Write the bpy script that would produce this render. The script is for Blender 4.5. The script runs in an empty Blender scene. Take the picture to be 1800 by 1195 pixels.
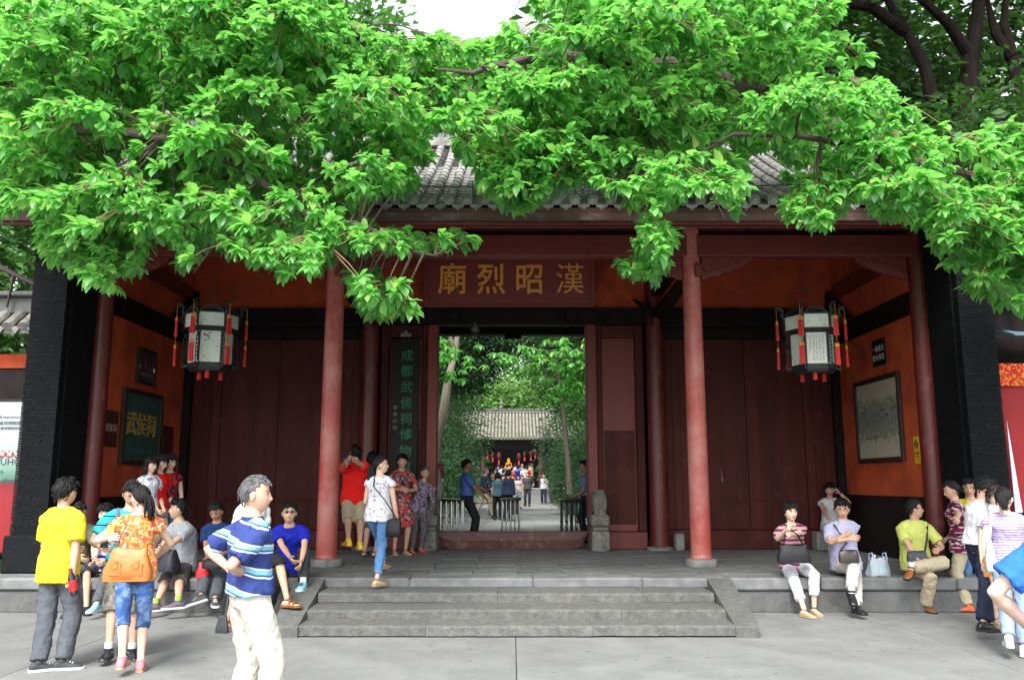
import bpy, math, random
import numpy as np
from mathutils import Vector, Matrix, Euler, noise
random.seed(7)
RNG = np.random.default_rng(11)
R = math.radians
PI = math.pi
SC = bpy.context.scene
COL = SC.collection

# ------------------------------------------------------------------ camera, sky, sun, exposure
FPX, PITCH, CAMH = 1500.0, math.atan(250 / 1500.0), 1.65
cam_data = bpy.data.cameras.new('camera')
cam = bpy.data.objects.new('camera', cam_data)
COL.objects.link(cam)
cam.location = (0, 0, CAMH)
cam.rotation_euler = (R(90) + PITCH, 0, R(0.0))
cam_data.sensor_width = 36.0
cam_data.lens = 36.0 * FPX / 1800.0
cam_data.clip_end = 2000
cam_data.dof.use_dof = False
SC.camera = cam

world = bpy.data.worlds.new('World')
SC.world = world
world.use_nodes = True
wn, wl = world.node_tree.nodes, world.node_tree.links
wn.clear()
w_out = wn.new('ShaderNodeOutputWorld')
w_bg = wn.new('ShaderNodeBackground')
w_sky = wn.new('ShaderNodeTexSky')
w_sky.sky_type = 'NISHITA'
w_sky.sun_disc = False
SUN_EL, SUN_AZ = 50, 194          # azimuth measured like the sky node: 0 = +Y, clockwise
w_sky.sun_elevation = R(SUN_EL)
w_sky.sun_rotation = R(SUN_AZ)
w_sky.air_density = 1.0
w_sky.dust_density = 3.0
w_sky.ozone_density = 1.0
w_hs = wn.new('ShaderNodeHueSaturation')
w_hs.inputs['Saturation'].default_value = 0.22
w_hs.inputs['Value'].default_value = 1.0
w_bg.inputs['Strength'].default_value = 0.15
wl.new(w_sky.outputs[0], w_hs.inputs['Color'])
wl.new(w_hs.outputs[0], w_bg.inputs['Color'])
wl.new(w_bg.outputs[0], w_out.inputs['Surface'])

sun_data = bpy.data.lights.new('sun', 'SUN')
sun_data.energy = 1.5
sun_data.angle = R(18)
sun_data.color = (1.0, 0.96, 0.9)
sun = bpy.data.objects.new('sun', sun_data)
COL.objects.link(sun)
sd = Vector((math.sin(R(SUN_AZ)) * math.cos(R(SUN_EL)), math.cos(R(SUN_AZ)) * math.cos(R(SUN_EL)), math.sin(R(SUN_EL))))
sun.rotation_euler = sd.to_track_quat('Z', 'Y').to_euler()
sun.location = (0, 0, 30)

SC.view_settings.view_transform = 'Standard'
SC.view_settings.look = 'None'
SC.view_settings.exposure = 1.65
SC.view_settings.gamma = 1.0
SC.view_settings.use_curve_mapping = False
SC.cycles.max_bounces = 8
SC.cycles.transparent_max_bounces = 8

def at(px, py, Y):
    """world point at depth Y seen at photograph pixel (px, py)"""
    e = PITCH + math.atan((597.5 - py) / FPX)
    z = CAMH + Y * math.tan(e)
    zc = Y * math.cos(PITCH) + (z - CAMH) * math.sin(PITCH)
    return Vector(((px - 900) / FPX * zc, Y, z))

def on(px, py, z0):
    """world point on the level z0 seen at pixel (px, py)"""
    e = PITCH + math.atan((597.5 - py) / FPX)
    Y = (z0 - CAMH) / math.tan(e)
    return at(px, py, Y)

# ------------------------------------------------------------------ material helpers
MATS = {}
def mat(name, col=(0.5, 0.5, 0.5), rough=0.7, var=0.15, scale=6.0, bump=0.0, bscale=30.0, metal=0.0, spec=0.5,
        stretch=(1, 1, 1), col2=None, detail=4.0, wear=None, wscale=3.0, wamt=0.3, coat=0.0, emit=None, trans=0.0,
        objrand=0.0, sheen=0.0, spots=0.0):
    if name in MATS: return MATS[name]
    m = bpy.data.materials.new(name); MATS[name] = m
    m.use_nodes = True
    N, L = m.node_tree.nodes, m.node_tree.links
    b = N['Principled BSDF']
    b.inputs['Roughness'].default_value = rough
    b.inputs['Metallic'].default_value = metal
    b.inputs['Specular IOR Level'].default_value = spec
    if coat: b.inputs['Coat Weight'].default_value = coat
    if sheen: b.inputs['Sheen Weight'].default_value = sheen
    if trans: b.inputs['Transmission Weight'].default_value = trans
    if emit:
        b.inputs['Emission Color'].default_value = (*emit[:3], 1); b.inputs['Emission Strength'].default_value = emit[3]
    tc = N.new('ShaderNodeTexCoord'); mp = N.new('ShaderNodeMapping')
    mp.inputs['Scale'].default_value = stretch
    L.new(tc.outputs['Object'], mp.inputs['Vector'])
    nz = N.new('ShaderNodeTexNoise'); nz.inputs['Scale'].default_value = scale; nz.inputs['Detail'].default_value = detail
    L.new(mp.outputs[0], nz.inputs['Vector'])
    rp = N.new('ShaderNodeValToRGB')
    c = Vector(col)
    lo = tuple(c * (1 - var)); hi = tuple(c * (1 + var)) if col2 is None else tuple(col2)
    rp.color_ramp.elements[0].position = 0.3; rp.color_ramp.elements[0].color = (*lo, 1)
    rp.color_ramp.elements[1].position = 0.7; rp.color_ramp.elements[1].color = (*hi, 1)
    L.new(nz.outputs['Fac'], rp.inputs['Fac'])
    cur = rp.outputs['Color']
    if wear is not None:
        n2 = N.new('ShaderNodeTexNoise'); n2.inputs['Scale'].default_value = wscale; n2.inputs['Detail'].default_value = 8; n2.inputs['Roughness'].default_value = 0.7
        L.new(tc.outputs['Object'], n2.inputs['Vector'])
        r2 = N.new('ShaderNodeValToRGB')
        r2.color_ramp.elements[0].position = 0.62 - wamt * 0.3; r2.color_ramp.elements[0].color = (0, 0, 0, 1)
        r2.color_ramp.elements[1].position = 0.72 - wamt * 0.1; r2.color_ramp.elements[1].color = (1, 1, 1, 1)
        L.new(n2.outputs['Fac'], r2.inputs['Fac'])
        mx = N.new('ShaderNodeMix'); mx.data_type = 'RGBA'
        L.new(r2.outputs['Color'], mx.inputs[0]); L.new(cur, mx.inputs[6]); mx.inputs[7].default_value = (*wear, 1)
        cur = mx.outputs[2]
    if spots:
        n3 = N.new('ShaderNodeTexNoise'); n3.inputs['Scale'].default_value = 7; n3.inputs['Detail'].default_value = 3
        L.new(tc.outputs['Object'], n3.inputs['Vector'])
        r3 = N.new('ShaderNodeValToRGB'); r3.color_ramp.elements[0].position = 0.67; r3.color_ramp.elements[0].color = (1, 1, 1, 1)
        r3.color_ramp.elements[1].position = 0.70; r3.color_ramp.elements[1].color = (1 - spots,) * 3 + (1,)
        L.new(n3.outputs['Fac'], r3.inputs['Fac'])
        m3 = N.new('ShaderNodeMix'); m3.data_type = 'RGBA'; m3.blend_type = 'MULTIPLY'; m3.inputs[0].default_value = 1
        L.new(cur, m3.inputs[6]); L.new(r3.outputs['Color'], m3.inputs[7]); cur = m3.outputs[2]
    if objrand:
        oi = N.new('ShaderNodeObjectInfo'); mr = N.new('ShaderNodeMapRange')
        mr.inputs['To Min'].default_value = 1 - objrand; mr.inputs['To Max'].default_value = 1 + objrand
        L.new(oi.outputs['Random'], mr.inputs['Value'])
        h = N.new('ShaderNodeHueSaturation'); L.new(cur, h.inputs['Color']); L.new(mr.outputs[0], h.inputs['Value'])
        cur = h.outputs[0]
    L.new(cur, b.inputs['Base Color'])
    if bump:
        bn = N.new('ShaderNodeTexNoise'); bn.inputs['Scale'].default_value = bscale; bn.inputs['Detail'].default_value = 5
        L.new(mp.outputs[0], bn.inputs['Vector'])
        bp = N.new('ShaderNodeBump'); bp.inputs['Strength'].default_value = bump; bp.inputs['Distance'].default_value = 0.02
        L.new(bn.outputs['Fac'], bp.inputs['Height']); L.new(bp.outputs[0], b.inputs['Normal'])
    return m

def ramp_mat(name, axis, period, stops, rough=0.8, tilt=0.0, phase=0.0, bump=0.15):
    """stripes: a repeating colour ramp along an axis of object space; stops = [(pos, colour)...] constant"""
    if name in MATS: return MATS[name]
    m = bpy.data.materials.new(name); MATS[name] = m; m.use_nodes = True
    N, L = m.node_tree.nodes, m.node_tree.links
    b = N['Principled BSDF']; b.inputs['Roughness'].default_value = rough; b.inputs['Specular IOR Level'].default_value = 0.2
    tc = N.new('ShaderNodeTexCoord'); sp = N.new('ShaderNodeSeparateXYZ')
    mp = N.new('ShaderNodeMapping'); mp.inputs['Rotation'].default_value = (0, tilt, 0)
    nz = N.new('ShaderNodeTexNoise'); nz.inputs['Scale'].default_value = 5
    L.new(tc.outputs['Object'], nz.inputs['Vector'])
    vm = N.new('ShaderNodeVectorMath'); vm.operation = 'MULTIPLY_ADD'
    vm.inputs[1].default_value = (0.03, 0.03, 0.03)
    L.new(nz.outputs['Color'], vm.inputs[0]); L.new(tc.outputs['Object'], vm.inputs[2])
    L.new(vm.outputs[0], mp.inputs['Vector']); L.new(mp.outputs[0], sp.inputs[0])
    dv = N.new('ShaderNodeMath'); dv.operation = 'DIVIDE'; L.new(sp.outputs[axis], dv.inputs[0]); dv.inputs[1].default_value = period
    ad = N.new('ShaderNodeMath'); ad.operation = 'ADD'; L.new(dv.outputs[0], ad.inputs[0]); ad.inputs[1].default_value = phase + 20
    fr = N.new('ShaderNodeMath'); fr.operation = 'FRACT'; L.new(ad.outputs[0], fr.inputs[0])
    rp = N.new('ShaderNodeValToRGB'); rp.color_ramp.interpolation = 'CONSTANT'
    el = rp.color_ramp.elements
    while len(el) < len(stops): el.new(0.5)
    for e, (p, c) in zip(el, stops): e.position = p; e.color = (*c, 1)
    L.new(fr.outputs[0], rp.inputs['Fac']); L.new(rp.outputs['Color'], b.inputs['Base Color'])
    bn = N.new('ShaderNodeTexNoise'); bn.inputs['Scale'].default_value = 12; bn.inputs['Detail'].default_value = 3
    L.new(tc.outputs['Object'], bn.inputs['Vector'])
    bp = N.new('ShaderNodeBump'); bp.inputs['Strength'].default_value = bump; bp.inputs['Distance'].default_value = 0.03
    L.new(bn.outputs['Fac'], bp.inputs['Height']); L.new(bp.outputs[0], b.inputs['Normal'])
    return m

def blotch_mat(name, cols, scale=18, rough=0.8, smooth=False, seed=0.0, stretch=(1, 1, 1)):
    """printed cloth: random cells in the given colours"""
    if name in MATS: return MATS[name]
    m = bpy.data.materials.new(name); MATS[name] = m; m.use_nodes = True
    N, L = m.node_tree.nodes, m.node_tree.links
    b = N['Principled BSDF']; b.inputs['Roughness'].default_value = rough; b.inputs['Specular IOR Level'].default_value = 0.2
    tc = N.new('ShaderNodeTexCoord'); mp = N.new('ShaderNodeMapping'); mp.inputs['Location'].default_value = (seed, seed, 0); mp.inputs['Scale'].default_value = stretch
    L.new(tc.outputs['Object'], mp.inputs['Vector'])
    nz = N.new('ShaderNodeTexNoise'); nz.inputs['Scale'].default_value = scale * 0.8; L.new(mp.outputs[0], nz.inputs['Vector'])
    vm = N.new('ShaderNodeVectorMath'); vm.operation = 'MULTIPLY_ADD'; vm.inputs[1].default_value = (0.06,) * 3
    L.new(nz.outputs['Color'], vm.inputs[0]); L.new(mp.outputs[0], vm.inputs[2])
    vo = N.new('ShaderNodeTexVoronoi'); vo.inputs['Scale'].default_value = scale; L.new(vm.outputs[0], vo.inputs['Vector'])
    sp = N.new('ShaderNodeSeparateColor'); L.new(vo.outputs['Color'], sp.inputs[0])
    rp = N.new('ShaderNodeValToRGB'); rp.color_ramp.interpolation = 'CONSTANT'
    el = rp.color_ramp.elements
    while len(el) < len(cols): el.new(0.5)
    for i, (e, c) in enumerate(zip(el, cols)): e.position = i / len(cols); e.color = (*c, 1)
    L.new(sp.outputs[0], rp.inputs['Fac']); L.new(rp.outputs['Color'], b.inputs['Base Color'])
    return m

# ------------------------------------------------------------------ mesh builder
class MB:
    def __init__(s): s.v = []; s.f = []; s.m = []
    def add(s, vs, fs, mi=0):
        o = len(s.v); s.v += [tuple(p) for p in vs]; s.f += [tuple(o + i for i in f) for f in fs]; s.m += [mi] * len(fs)
        return s
    def box(s, x0, x1, y0, y1, z0, z1, mi=0, bev=0.0, jit=0.0):
        def j(): return random.uniform(-jit, jit) if jit else 0
        if bev:
            c = ((x0 + x1) / 2, (y0 + y1) / 2, (z0 + z1) / 2); h = ((x1 - x0) / 2, (y1 - y0) / 2, (z1 - z0) / 2)
            bev = min(bev, *[q * 0.45 for q in h])
            vs = []; idx = {}
            for sx in (-1, 1):
                for sy in (-1, 1):
                    for sz in (-1, 1):
                        jx, jy, jz = j(), j(), j()
                        for a in range(3):
                            p = [c[k] + (sx, sy, sz)[k] * (h[k] - (0 if k == a else bev)) + (jx, jy, jz)[k] for k in range(3)]
                            idx[(sx, sy, sz, a)] = len(vs); vs.append(p)
            fs = []
            for a in range(3):
                b_, c_ = (a + 1) % 3, (a + 2) % 3
                for sg in (-1, 1):
                    q = []
                    for (u, w) in ((-1, -1), (1, -1), (1, 1), (-1, 1)):
                        k = [0, 0, 0]; k[a] = sg; k[b_] = u; k[c_] = w; q.append(idx[(*k, a)])
                    fs.append(q if sg > 0 else q[::-1])
            for a in range(3):          # edges along axis a
                b_, c_ = (a + 1) % 3, (a + 2) % 3
                for u in (-1, 1):
                    for w in (-1, 1):
                        k0 = [0, 0, 0]; k0[a] = -1; k0[b_] = u; k0[c_] = w
                        k1 = list(k0); k1[a] = 1
                        q = [idx[(*k0, b_)], idx[(*k1, b_)], idx[(*k1, c_)], idx[(*k0, c_)]]
                        fs.append(q if u * w < 0 else q[::-1])
            for sx in (-1, 1):
                for sy in (-1, 1):
                    for sz in (-1, 1):
                        q = [idx[(sx, sy, sz, 0)], idx[(sx, sy, sz, 1)], idx[(sx, sy, sz, 2)]]
                        fs.append(q if sx * sy * sz > 0 else q[::-1])
            return s.add(vs, fs, mi)
        vs = [(x0, y0, z0), (x1, y0, z0), (x1, y1, z0), (x0, y1, z0), (x0, y0, z1), (x1, y0, z1), (x1, y1, z1), (x0, y1, z1)]
        vs = [(a + j(), b + j(), c + j()) for a, b, c in vs]
        return s.add(vs, [(0, 3, 2, 1), (4, 5, 6, 7), (0, 1, 5, 4), (1, 2, 6, 5), (2, 3, 7, 6), (3, 0, 4, 7)], mi)
    def loft(s, rings, mi=0, cap=True):
        n = len(rings[0]); o = len(s.v)
        for r in rings: s.v += [tuple(p) for p in r]
        for i in range(len(rings) - 1):
            for k in range(n):
                a = o + i * n + k; b = o + i * n + (k + 1) % n
                s.f.append((a, b, b + n, a + n)); s.m.append(mi)
        if cap:
            s.f.append(tuple(o + k for k in range(n))[::-1]); s.m.append(mi)
            s.f.append(tuple(o + (len(rings) - 1) * n + k for k in range(n))); s.m.append(mi)
        return s
    def tube(s, pts, rad, n=8, mi=0, cap=True, flat=1.0, up=None):
        pts = [Vector(p) for p in pts]
        if not hasattr(rad, '__len__'): rad = [rad] * len(pts)
        rings = []; prev = None
        for i, p in enumerate(pts):
            if i == 0: d = pts[1] - pts[0]
            elif i == len(pts) - 1: d = pts[-1] - pts[-2]
            else: d = (pts[i + 1] - pts[i]).normalized() + (pts[i] - pts[i - 1]).normalized()
            if d.length < 1e-9: d = Vector((0, 0, 1))
            d.normalize()
            if prev is None:
                a = Vector(up) if up is not None else (Vector((0, 0, 1)) if abs(d.z) < 0.9 else Vector((1, 0, 0)))
            else: a = prev
            u = a - d * a.dot(d)
            if u.length < 1e-6: u = d.orthogonal()
            u.normalize(); prev = u; w = d.cross(u)
            rings.append([p + (u * math.cos(t) * rad[i] * flat + w * math.sin(t) * rad[i]) for t in [2 * PI * k / n for k in range(n)]])
        return s.loft(rings, mi, cap)
    def lathe(s, prof, c=(0, 0, 0), n=16, mi=0, sy=1.0):
        c = Vector(c)
        return s.loft([[c + Vector((r * math.cos(2 * PI * k / n), r * sy * math.sin(2 * PI * k / n), z)) for k in range(n)] for r, z in prof], mi)
    def prism(s, poly, axis, a0, a1, mi=0):
        """extrude polygon [(u,v)] between a0 and a1 along axis (0=x: u=y v=z; 1=y: u=x v=z; 2=z: u=x v=y)"""
        def mk(u, v, a): return ((a, u, v), (u, a, v), (u, v, a))[axis]
        r0 = [mk(u, v, a0) for u, v in poly]; r1 = [mk(u, v, a1) for u, v in poly]
        return s.loft([r0, r1], mi)
    def ell(s, c, r, n=10, mi=0, rot=None):
        c = Vector(c); rings = []
        for i in range(n + 1):
            t = PI * i / n; t = min(max(t, 0.05), PI - 0.05)
            ring = []
            for k in range(n * 2 if n < 8 else n + 6):
                nn = n * 2 if n < 8 else n + 6
                a = 2 * PI * k / nn
                p = Vector((r[0] * math.sin(t) * math.cos(a), r[1] * math.sin(t) * math.sin(a), -r[2] * math.cos(t)))
                if rot is not None: p = rot @ p
                ring.append(c + p)
            rings.append(ring)
        return s.loft(rings, mi)
    def shear(s, k):
        s.v = [(x + (0.10 + 0.05 * (x * k > 2.5)) * k * y / 1.8, y, z) for x, y, z in s.v]; return s
    def build(s, name, mats, parent=None, smooth=False, loc=(0, 0, 0), off=None, sharp=35):
        me = bpy.data.meshes.new(name)
        v = s.v
        if off is not None: v = [(a - off[0], b - off[1], c - off[2]) for a, b, c in v]
        me.from_pydata(v, [], s.f)
        if not isinstance(mats, (list, tuple)): mats = [mats]
        for m in mats: me.materials.append(m)
        if len(mats) > 1: me.polygons.foreach_set('material_index', s.m)
        import bmesh
        bm = bmesh.new(); bm.from_mesh(me); bmesh.ops.recalc_face_normals(bm, faces=bm.faces); bm.to_mesh(me); bm.free()
        if smooth:
            me.polygons.foreach_set('use_smooth', [True] * len(me.polygons))
            me.set_sharp_from_angle(angle=R(sharp))
        return link(name, me, parent, loc)

def link(name, data, parent=None, loc=(0, 0, 0), rot=None):
    o = bpy.data.objects.new(name, data); COL.objects.link(o)
    o.location = loc
    if rot is not None: o.rotation_euler = rot
    if parent is not None: o.parent = parent
    return o
def tag(o, label=None, cat=None, group=None, kind=None):
    if label: o['label'] = label
    if cat: o['category'] = cat
    if group: o['group'] = group
    if kind: o['kind'] = kind
    return o
def empty(name, loc=(0, 0, 0), label=None, cat=None, group=None, kind=None, rot=None):
    o = link(name, None, None, loc, rot); o.empty_display_size = 0.1
    return tag(o, label, cat, group, kind)
def box_obj(name, b, m, parent=None, bev=0.01):
    """box whose origin is its own centre"""
    c = ((b[0] + b[1]) / 2, (b[2] + b[3]) / 2, (b[4] + b[5]) / 2)
    mb = MB().box(b[0] - c[0], b[1] - c[0], b[2] - c[1], b[3] - c[1], b[4] - c[2], b[5] - c[2], bev=bev)
    return mb.build(name, m, parent, loc=c)
def raw_mesh(name, V, F, mats, mi=None, smooth=True):
    me = bpy.data.meshes.new(name)
    V = np.asarray(V, dtype=np.float32)
    me.vertices.add(len(V)); me.vertices.foreach_set('co', V.ravel())
    F = np.asarray(F, dtype=np.int32); k = F.shape[1]
    me.loops.add(F.size); me.loops.foreach_set('vertex_index', F.ravel())
    me.polygons.add(len(F)); me.polygons.foreach_set('loop_start', np.arange(0, F.size, k, dtype=np.int32))
    me.polygons.foreach_set('loop_total', np.full(len(F), k, dtype=np.int32))
    if not isinstance(mats, (list, tuple)): mats = [mats]
    for m in mats: me.materials.append(m)
    if mi is not None: me.polygons.foreach_set('material_index', np.asarray(mi, dtype=np.int32))
    if smooth: me.polygons.foreach_set('use_smooth', np.ones(len(F), dtype=bool))
    me.update(calc_edges=True); me.validate()
    return me
def text_obj(txt, size, m, parent, loc, rot, ext=0.008, offset=0.0, name='character', align='CENTER', bevel=0.0, font_sx=1.0):
    cu = bpy.data.curves.new(name, 'FONT'); cu.body = txt; cu.size = size; cu.extrude = ext; cu.offset = offset
    cu.align_x = align; cu.align_y = 'CENTER'; cu.bevel_depth = bevel; cu.resolution_u = 3
    cu.materials.append(m)
    o = link(name, cu, parent, loc, rot); o.scale = (font_sx, 1, 1); TEXTS.append(o)
    return o
TEXTS = []
# ------------------------------------------------------------------ materials of the place
M_conc = mat('plaza_concrete', (0.180, 0.185, 0.183), 0.85, 0.10, 2.2, 0.3, 60, wear=(0.140, 0.144, 0.142), wscale=1.4, wamt=0.5, objrand=0.04, spots=0.35)
M_stone = mat('grey_step_stone', (0.105, 0.106, 0.102), 0.92, 0.2, 14, 0.8, 50, wear=(0.145, 0.144, 0.138), wscale=9, wamt=0.4, objrand=0.07, spots=0.25)
M_slab = mat('platform_slab', (0.150, 0.155, 0.158), 0.75, 0.16, 4, 0.35, 40, wear=(0.22, 0.22, 0.215), wscale=3, wamt=0.4, objrand=0.12)
M_face = mat('platform_face', (0.12, 0.123, 0.123), 0.85, 0.2, 4, 0.5, 40, wear=(0.06, 0.06, 0.06), wscale=2.5, wamt=0.5, objrand=0.1)
M_joint = mat('dark_joint', (0.05, 0.05, 0.048), 0.95, 0.2, 10)
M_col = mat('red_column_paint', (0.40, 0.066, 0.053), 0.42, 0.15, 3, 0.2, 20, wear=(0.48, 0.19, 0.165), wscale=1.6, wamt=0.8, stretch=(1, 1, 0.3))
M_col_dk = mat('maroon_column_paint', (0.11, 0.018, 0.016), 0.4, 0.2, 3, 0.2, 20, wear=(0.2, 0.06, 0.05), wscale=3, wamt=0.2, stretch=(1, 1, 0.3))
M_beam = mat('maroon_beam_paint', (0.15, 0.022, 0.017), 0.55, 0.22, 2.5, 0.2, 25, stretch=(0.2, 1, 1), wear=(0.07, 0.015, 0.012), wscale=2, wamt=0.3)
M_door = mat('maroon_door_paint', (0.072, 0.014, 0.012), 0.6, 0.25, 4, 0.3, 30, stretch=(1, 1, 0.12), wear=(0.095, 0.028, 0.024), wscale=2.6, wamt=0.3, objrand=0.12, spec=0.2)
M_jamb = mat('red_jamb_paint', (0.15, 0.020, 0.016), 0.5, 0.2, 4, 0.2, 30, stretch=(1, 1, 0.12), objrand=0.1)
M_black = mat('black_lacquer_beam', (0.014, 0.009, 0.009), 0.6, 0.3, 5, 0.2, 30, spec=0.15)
M_orange = mat('orange_red_plaster', (0.54, 0.080, 0.022), 0.85, 0.14, 1.6, 0.25, 30, wear=(0.26, 0.04, 0.014), wscale=1.3, wamt=0.5)
M_brick = mat('black_thin_brick', (0.009, 0.010, 0.012), 0.85, 0.3, 12, 0.3, 60, spec=0.15, wear=(0.030, 0.031, 0.033), wscale=14, wamt=0.15, stretch=(1, 1, 4))
M_tile = mat('grey_roof_tile', (0.20, 0.195, 0.185), 0.9, 0.28, 8, 0.5, 40, wear=(0.36, 0.35, 0.335), wscale=6, wamt=0.5, objrand=0.22)
M_ridge = mat('ridge_grey_plaster', (0.15, 0.155, 0.15), 0.9, 0.25, 5, 0.4, 30, wear=(0.08, 0.085, 0.08), wscale=5, wamt=0.4)
M_rafter = mat('rafter_paint', (0.07, 0.018, 0.014), 0.7, 0.2, 6)
M_gold = mat('gold_leaf', (0.88, 0.36, 0.045), 0.45, 0.2, 30, 0.2, 50)
M_dstone = mat('carved_grey_stone', (0.19, 0.185, 0.17), 0.85, 0.2, 14, 0.6, 35, wear=(0.08, 0.075, 0.07), wscale=9, wamt=0.5)
M_base = mat('column_base_stone', (0.24, 0.24, 0.23), 0.85, 0.15, 8, 0.4, 40, wear=(0.12, 0.12, 0.115), wscale=6, wamt=0.4)
M_thresh = mat('worn_red_threshold', (0.085, 0.018, 0.015), 0.5, 0.2, 6, 0.3, 30, wear=(0.17, 0.11, 0.08), wscale=5, wamt=0.35, stretch=(0.3, 1, 1))
M_soil = mat('garden_soil', (0.07, 0.06, 0.04), 0.95, 0.3, 4, 0.4, 10)
M_path = mat('courtyard_paving', (0.25, 0.255, 0.25), 0.8, 0.12, 2, 0.3, 30, wear=(0.22, 0.225, 0.22), wscale=1.6, wamt=0.5, objrand=0.08)
M_iron = mat('black_iron', (0.02, 0.02, 0.02), 0.5, 0.2, 20, metal=0.5)
M_chrome = mat('brushed_steel', (0.55, 0.56, 0.57), 0.22, 0.1, 20, metal=1.0)
M_board_dk = mat('black_lacquer_board', (0.010, 0.011, 0.010), 0.5, 0.2, 6, spec=0.2)
M_green = mat('green_carved_letter', (0.012, 0.17, 0.085), 0.6, 0.15, 20)
M_white = mat('white_paint', (0.75, 0.75, 0.73), 0.6, 0.05, 10)

PLAT = 0.43; PF = 11.40         # platform height and its front edge
# ------------------------------------------------------------------ plaza
g = MB().add([(-400, -200, -0.03), (400, -200, -0.03), (400, 600, -0.03), (-400, 600, -0.03)], [(0, 1, 2, 3)]).build('ground', M_joint)
tag(g, kind='structure')
plaza = empty('plaza', (0, 0, 0), kind='structure')
xs = [-22.4, -17.9, -13.4, -8.9, -4.4, 0.04, 4.5, 9.0, 13.5, 18.0, 22.5]
ys = [-16, -12, -8, -4, -0.5, 3.4, 7.3, PF + 2.6]
for i in range(len(xs) - 1):
    for k in range(len(ys) - 1):
        box_obj('concrete_panel', (xs[i] + 0.004, xs[i + 1] - 0.004, ys[k] + 0.004, ys[k + 1] - 0.004, -0.028, 0.0), M_conc, plaza, bev=0.004)
# ------------------------------------------------------------------ platform
plat = empty('platform', (0, PF, 0), kind='structure')
def pobj(name, b, m, bev=0.012, jit=0.0, parent=None, rootloc=(0, PF, 0)):
    c = ((b[0] + b[1]) / 2, (b[2] + b[3]) / 2, (b[4] + b[5]) / 2)
    mb = MB().box(b[0] - c[0], b[1] - c[0], b[2] - c[1], b[3] - c[1], b[4] - c[2], b[5] - c[2], bev=bev, jit=jit)
    return mb.build(name, m, parent, loc=tuple(c[i] - rootloc[i] for i in range(3)))
MB().box(-8.6, 8.6, PF + 0.06, 21.0, -0.01, PLAT - 0.05).build('platform_core', M_joint, plat, off=(0, PF, 0), loc=(0, 0, 0))
# coping stones along the front and faces below
def run(x0, x1, lo, hi):
    out = []; x = x0
    while x < x1 - 0.05:
        w = random.uniform(lo, hi); n = min(x + w, x1)
        if x1 - n < lo * 0.4: n = x1
        out.append((x, n)); x = n
    return out
for a, b in ((-8.6, -2.74), (2.80, 8.6)):
    for x0, x1 in run(a, b, 1.1, 2.1):
        pobj('kerb_stone', (x0 + 0.004, x1 - 0.004, PF - 0.03, PF + 0.52, PLAT - 0.155, PLAT), M_slab, 0.022, 0.006, plat)
    for x0, x1 in run(a, b, 1.4, 2.6):
        pobj('face_stone', (x0 + 0.003, x1 - 0.003, PF + 0.012, PF + 0.2, 0.0, PLAT - 0.162), M_face, 0.008, 0.002, plat)
for x0, x1 in run(-2.74, 2.80, 1.4, 2.2):
    pobj('kerb_stone', (x0 + 0.0015, x1 - 0.0015, PF - 0.02, PF + 0.52, PLAT - 0.125, PLAT), M_slab, 0.018, 0.006, plat)
y = PF + 0.528; r = 0
while y < 16.2:
    d = 0.56
    x = -6.9 + (0.32 if r % 2 else 0)
    while x < 6.9:
        w = 0.62 if abs(x) < 3 else 0.9
        pobj('paving_slab', (x + 0.003, min(x + w, 7.0) - 0.003, y + 0.003, y + d - 0.003, PLAT - 0.05, PLAT + random.uniform(-0.003, 0.002)), M_slab, 0.006, 0.0, plat)
        x += w
    y += d; r += 1
# ------------------------------------------------------------------ steps
steps = empty('stone_steps', (0, 9.56, 0), kind='structure')
edges = [9.64, 10.14, 10.77, PF]; HT = [0.12, 0.215, 0.32]
SX0, SX1 = -2.36, 2.46
for k in range(3):
    z1 = HT[k]
    for x0, x1 in run(SX0, SX1, 1.3, 2.3):
        c = ((x0 + x1) / 2, (edges[k] + edges[k + 1]) / 2 + 0.03, z1 - 0.06)
        hx, hy = (x1 - x0) / 2 - 0.0015, (edges[k + 1] - edges[k]) / 2 + 0.06
        dy = random.uniform(-0.008, 0.006)
        # stone with an uneven front edge
        mb = MB(); n = 15; top = []; bot = []
        for i in range(n):
            xx = -hx + 2 * hx * i / (n - 1)
            top.append((xx, -hy + random.uniform(0, 0.022), 0.06 - random.uniform(0, 0.006)))
            bot.append((xx, -hy + random.uniform(-0.004, 0.012), -0.045))
        rings = []
        vs = []
        for i in range(n):
            t, b_ = top[i], bot[i]
            vs += [(t[0], hy, 0.06), (t[0], t[1] + 0.03, 0.06), (t[0], t[1], t[2] - 0.02), (b_[0], b_[1], b_[2]), (b_[0], hy, -0.1)]
        for i in range(n): rings.append(vs[i * 5:(i + 1) * 5])
        mb.loft(rings)
        mb.build('step_stone', M_stone, steps, loc=(c[0], c[1] - 9.56 + dy, c[2] + random.uniform(-0.004, 0.004)))
def cheek(x0, x1, s):
    cuts = [9.58, 10.35, 11.38]
    for i in range(2):
        a, b = cuts[i], cuts[i + 1]
        def zt(yy): return 0.12 + (yy - 9.58) / 1.80 * (PLAT - 0.117)
        p = [(a + 0.003, 0.0), (a + 0.003, zt(a) - 0.015), (a + 0.02, zt(a)), (b - 0.003, zt(b) - 0.001), (b - 0.003, 0.0)]
        p = [(u - 9.56, v + (random.uniform(-0.004, 0.004) if v > 0 else 0)) for u, v in p]
        MB().prism(p, 0, x0 + random.uniform(-0.01, 0.01), x1 + random.uniform(-0.01, 0.01)).shear(s).build('cheek_stone', M_stone, steps)
cheek(-2.61, -2.315, -1); cheek(2.42, 2.68, 1)

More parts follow.
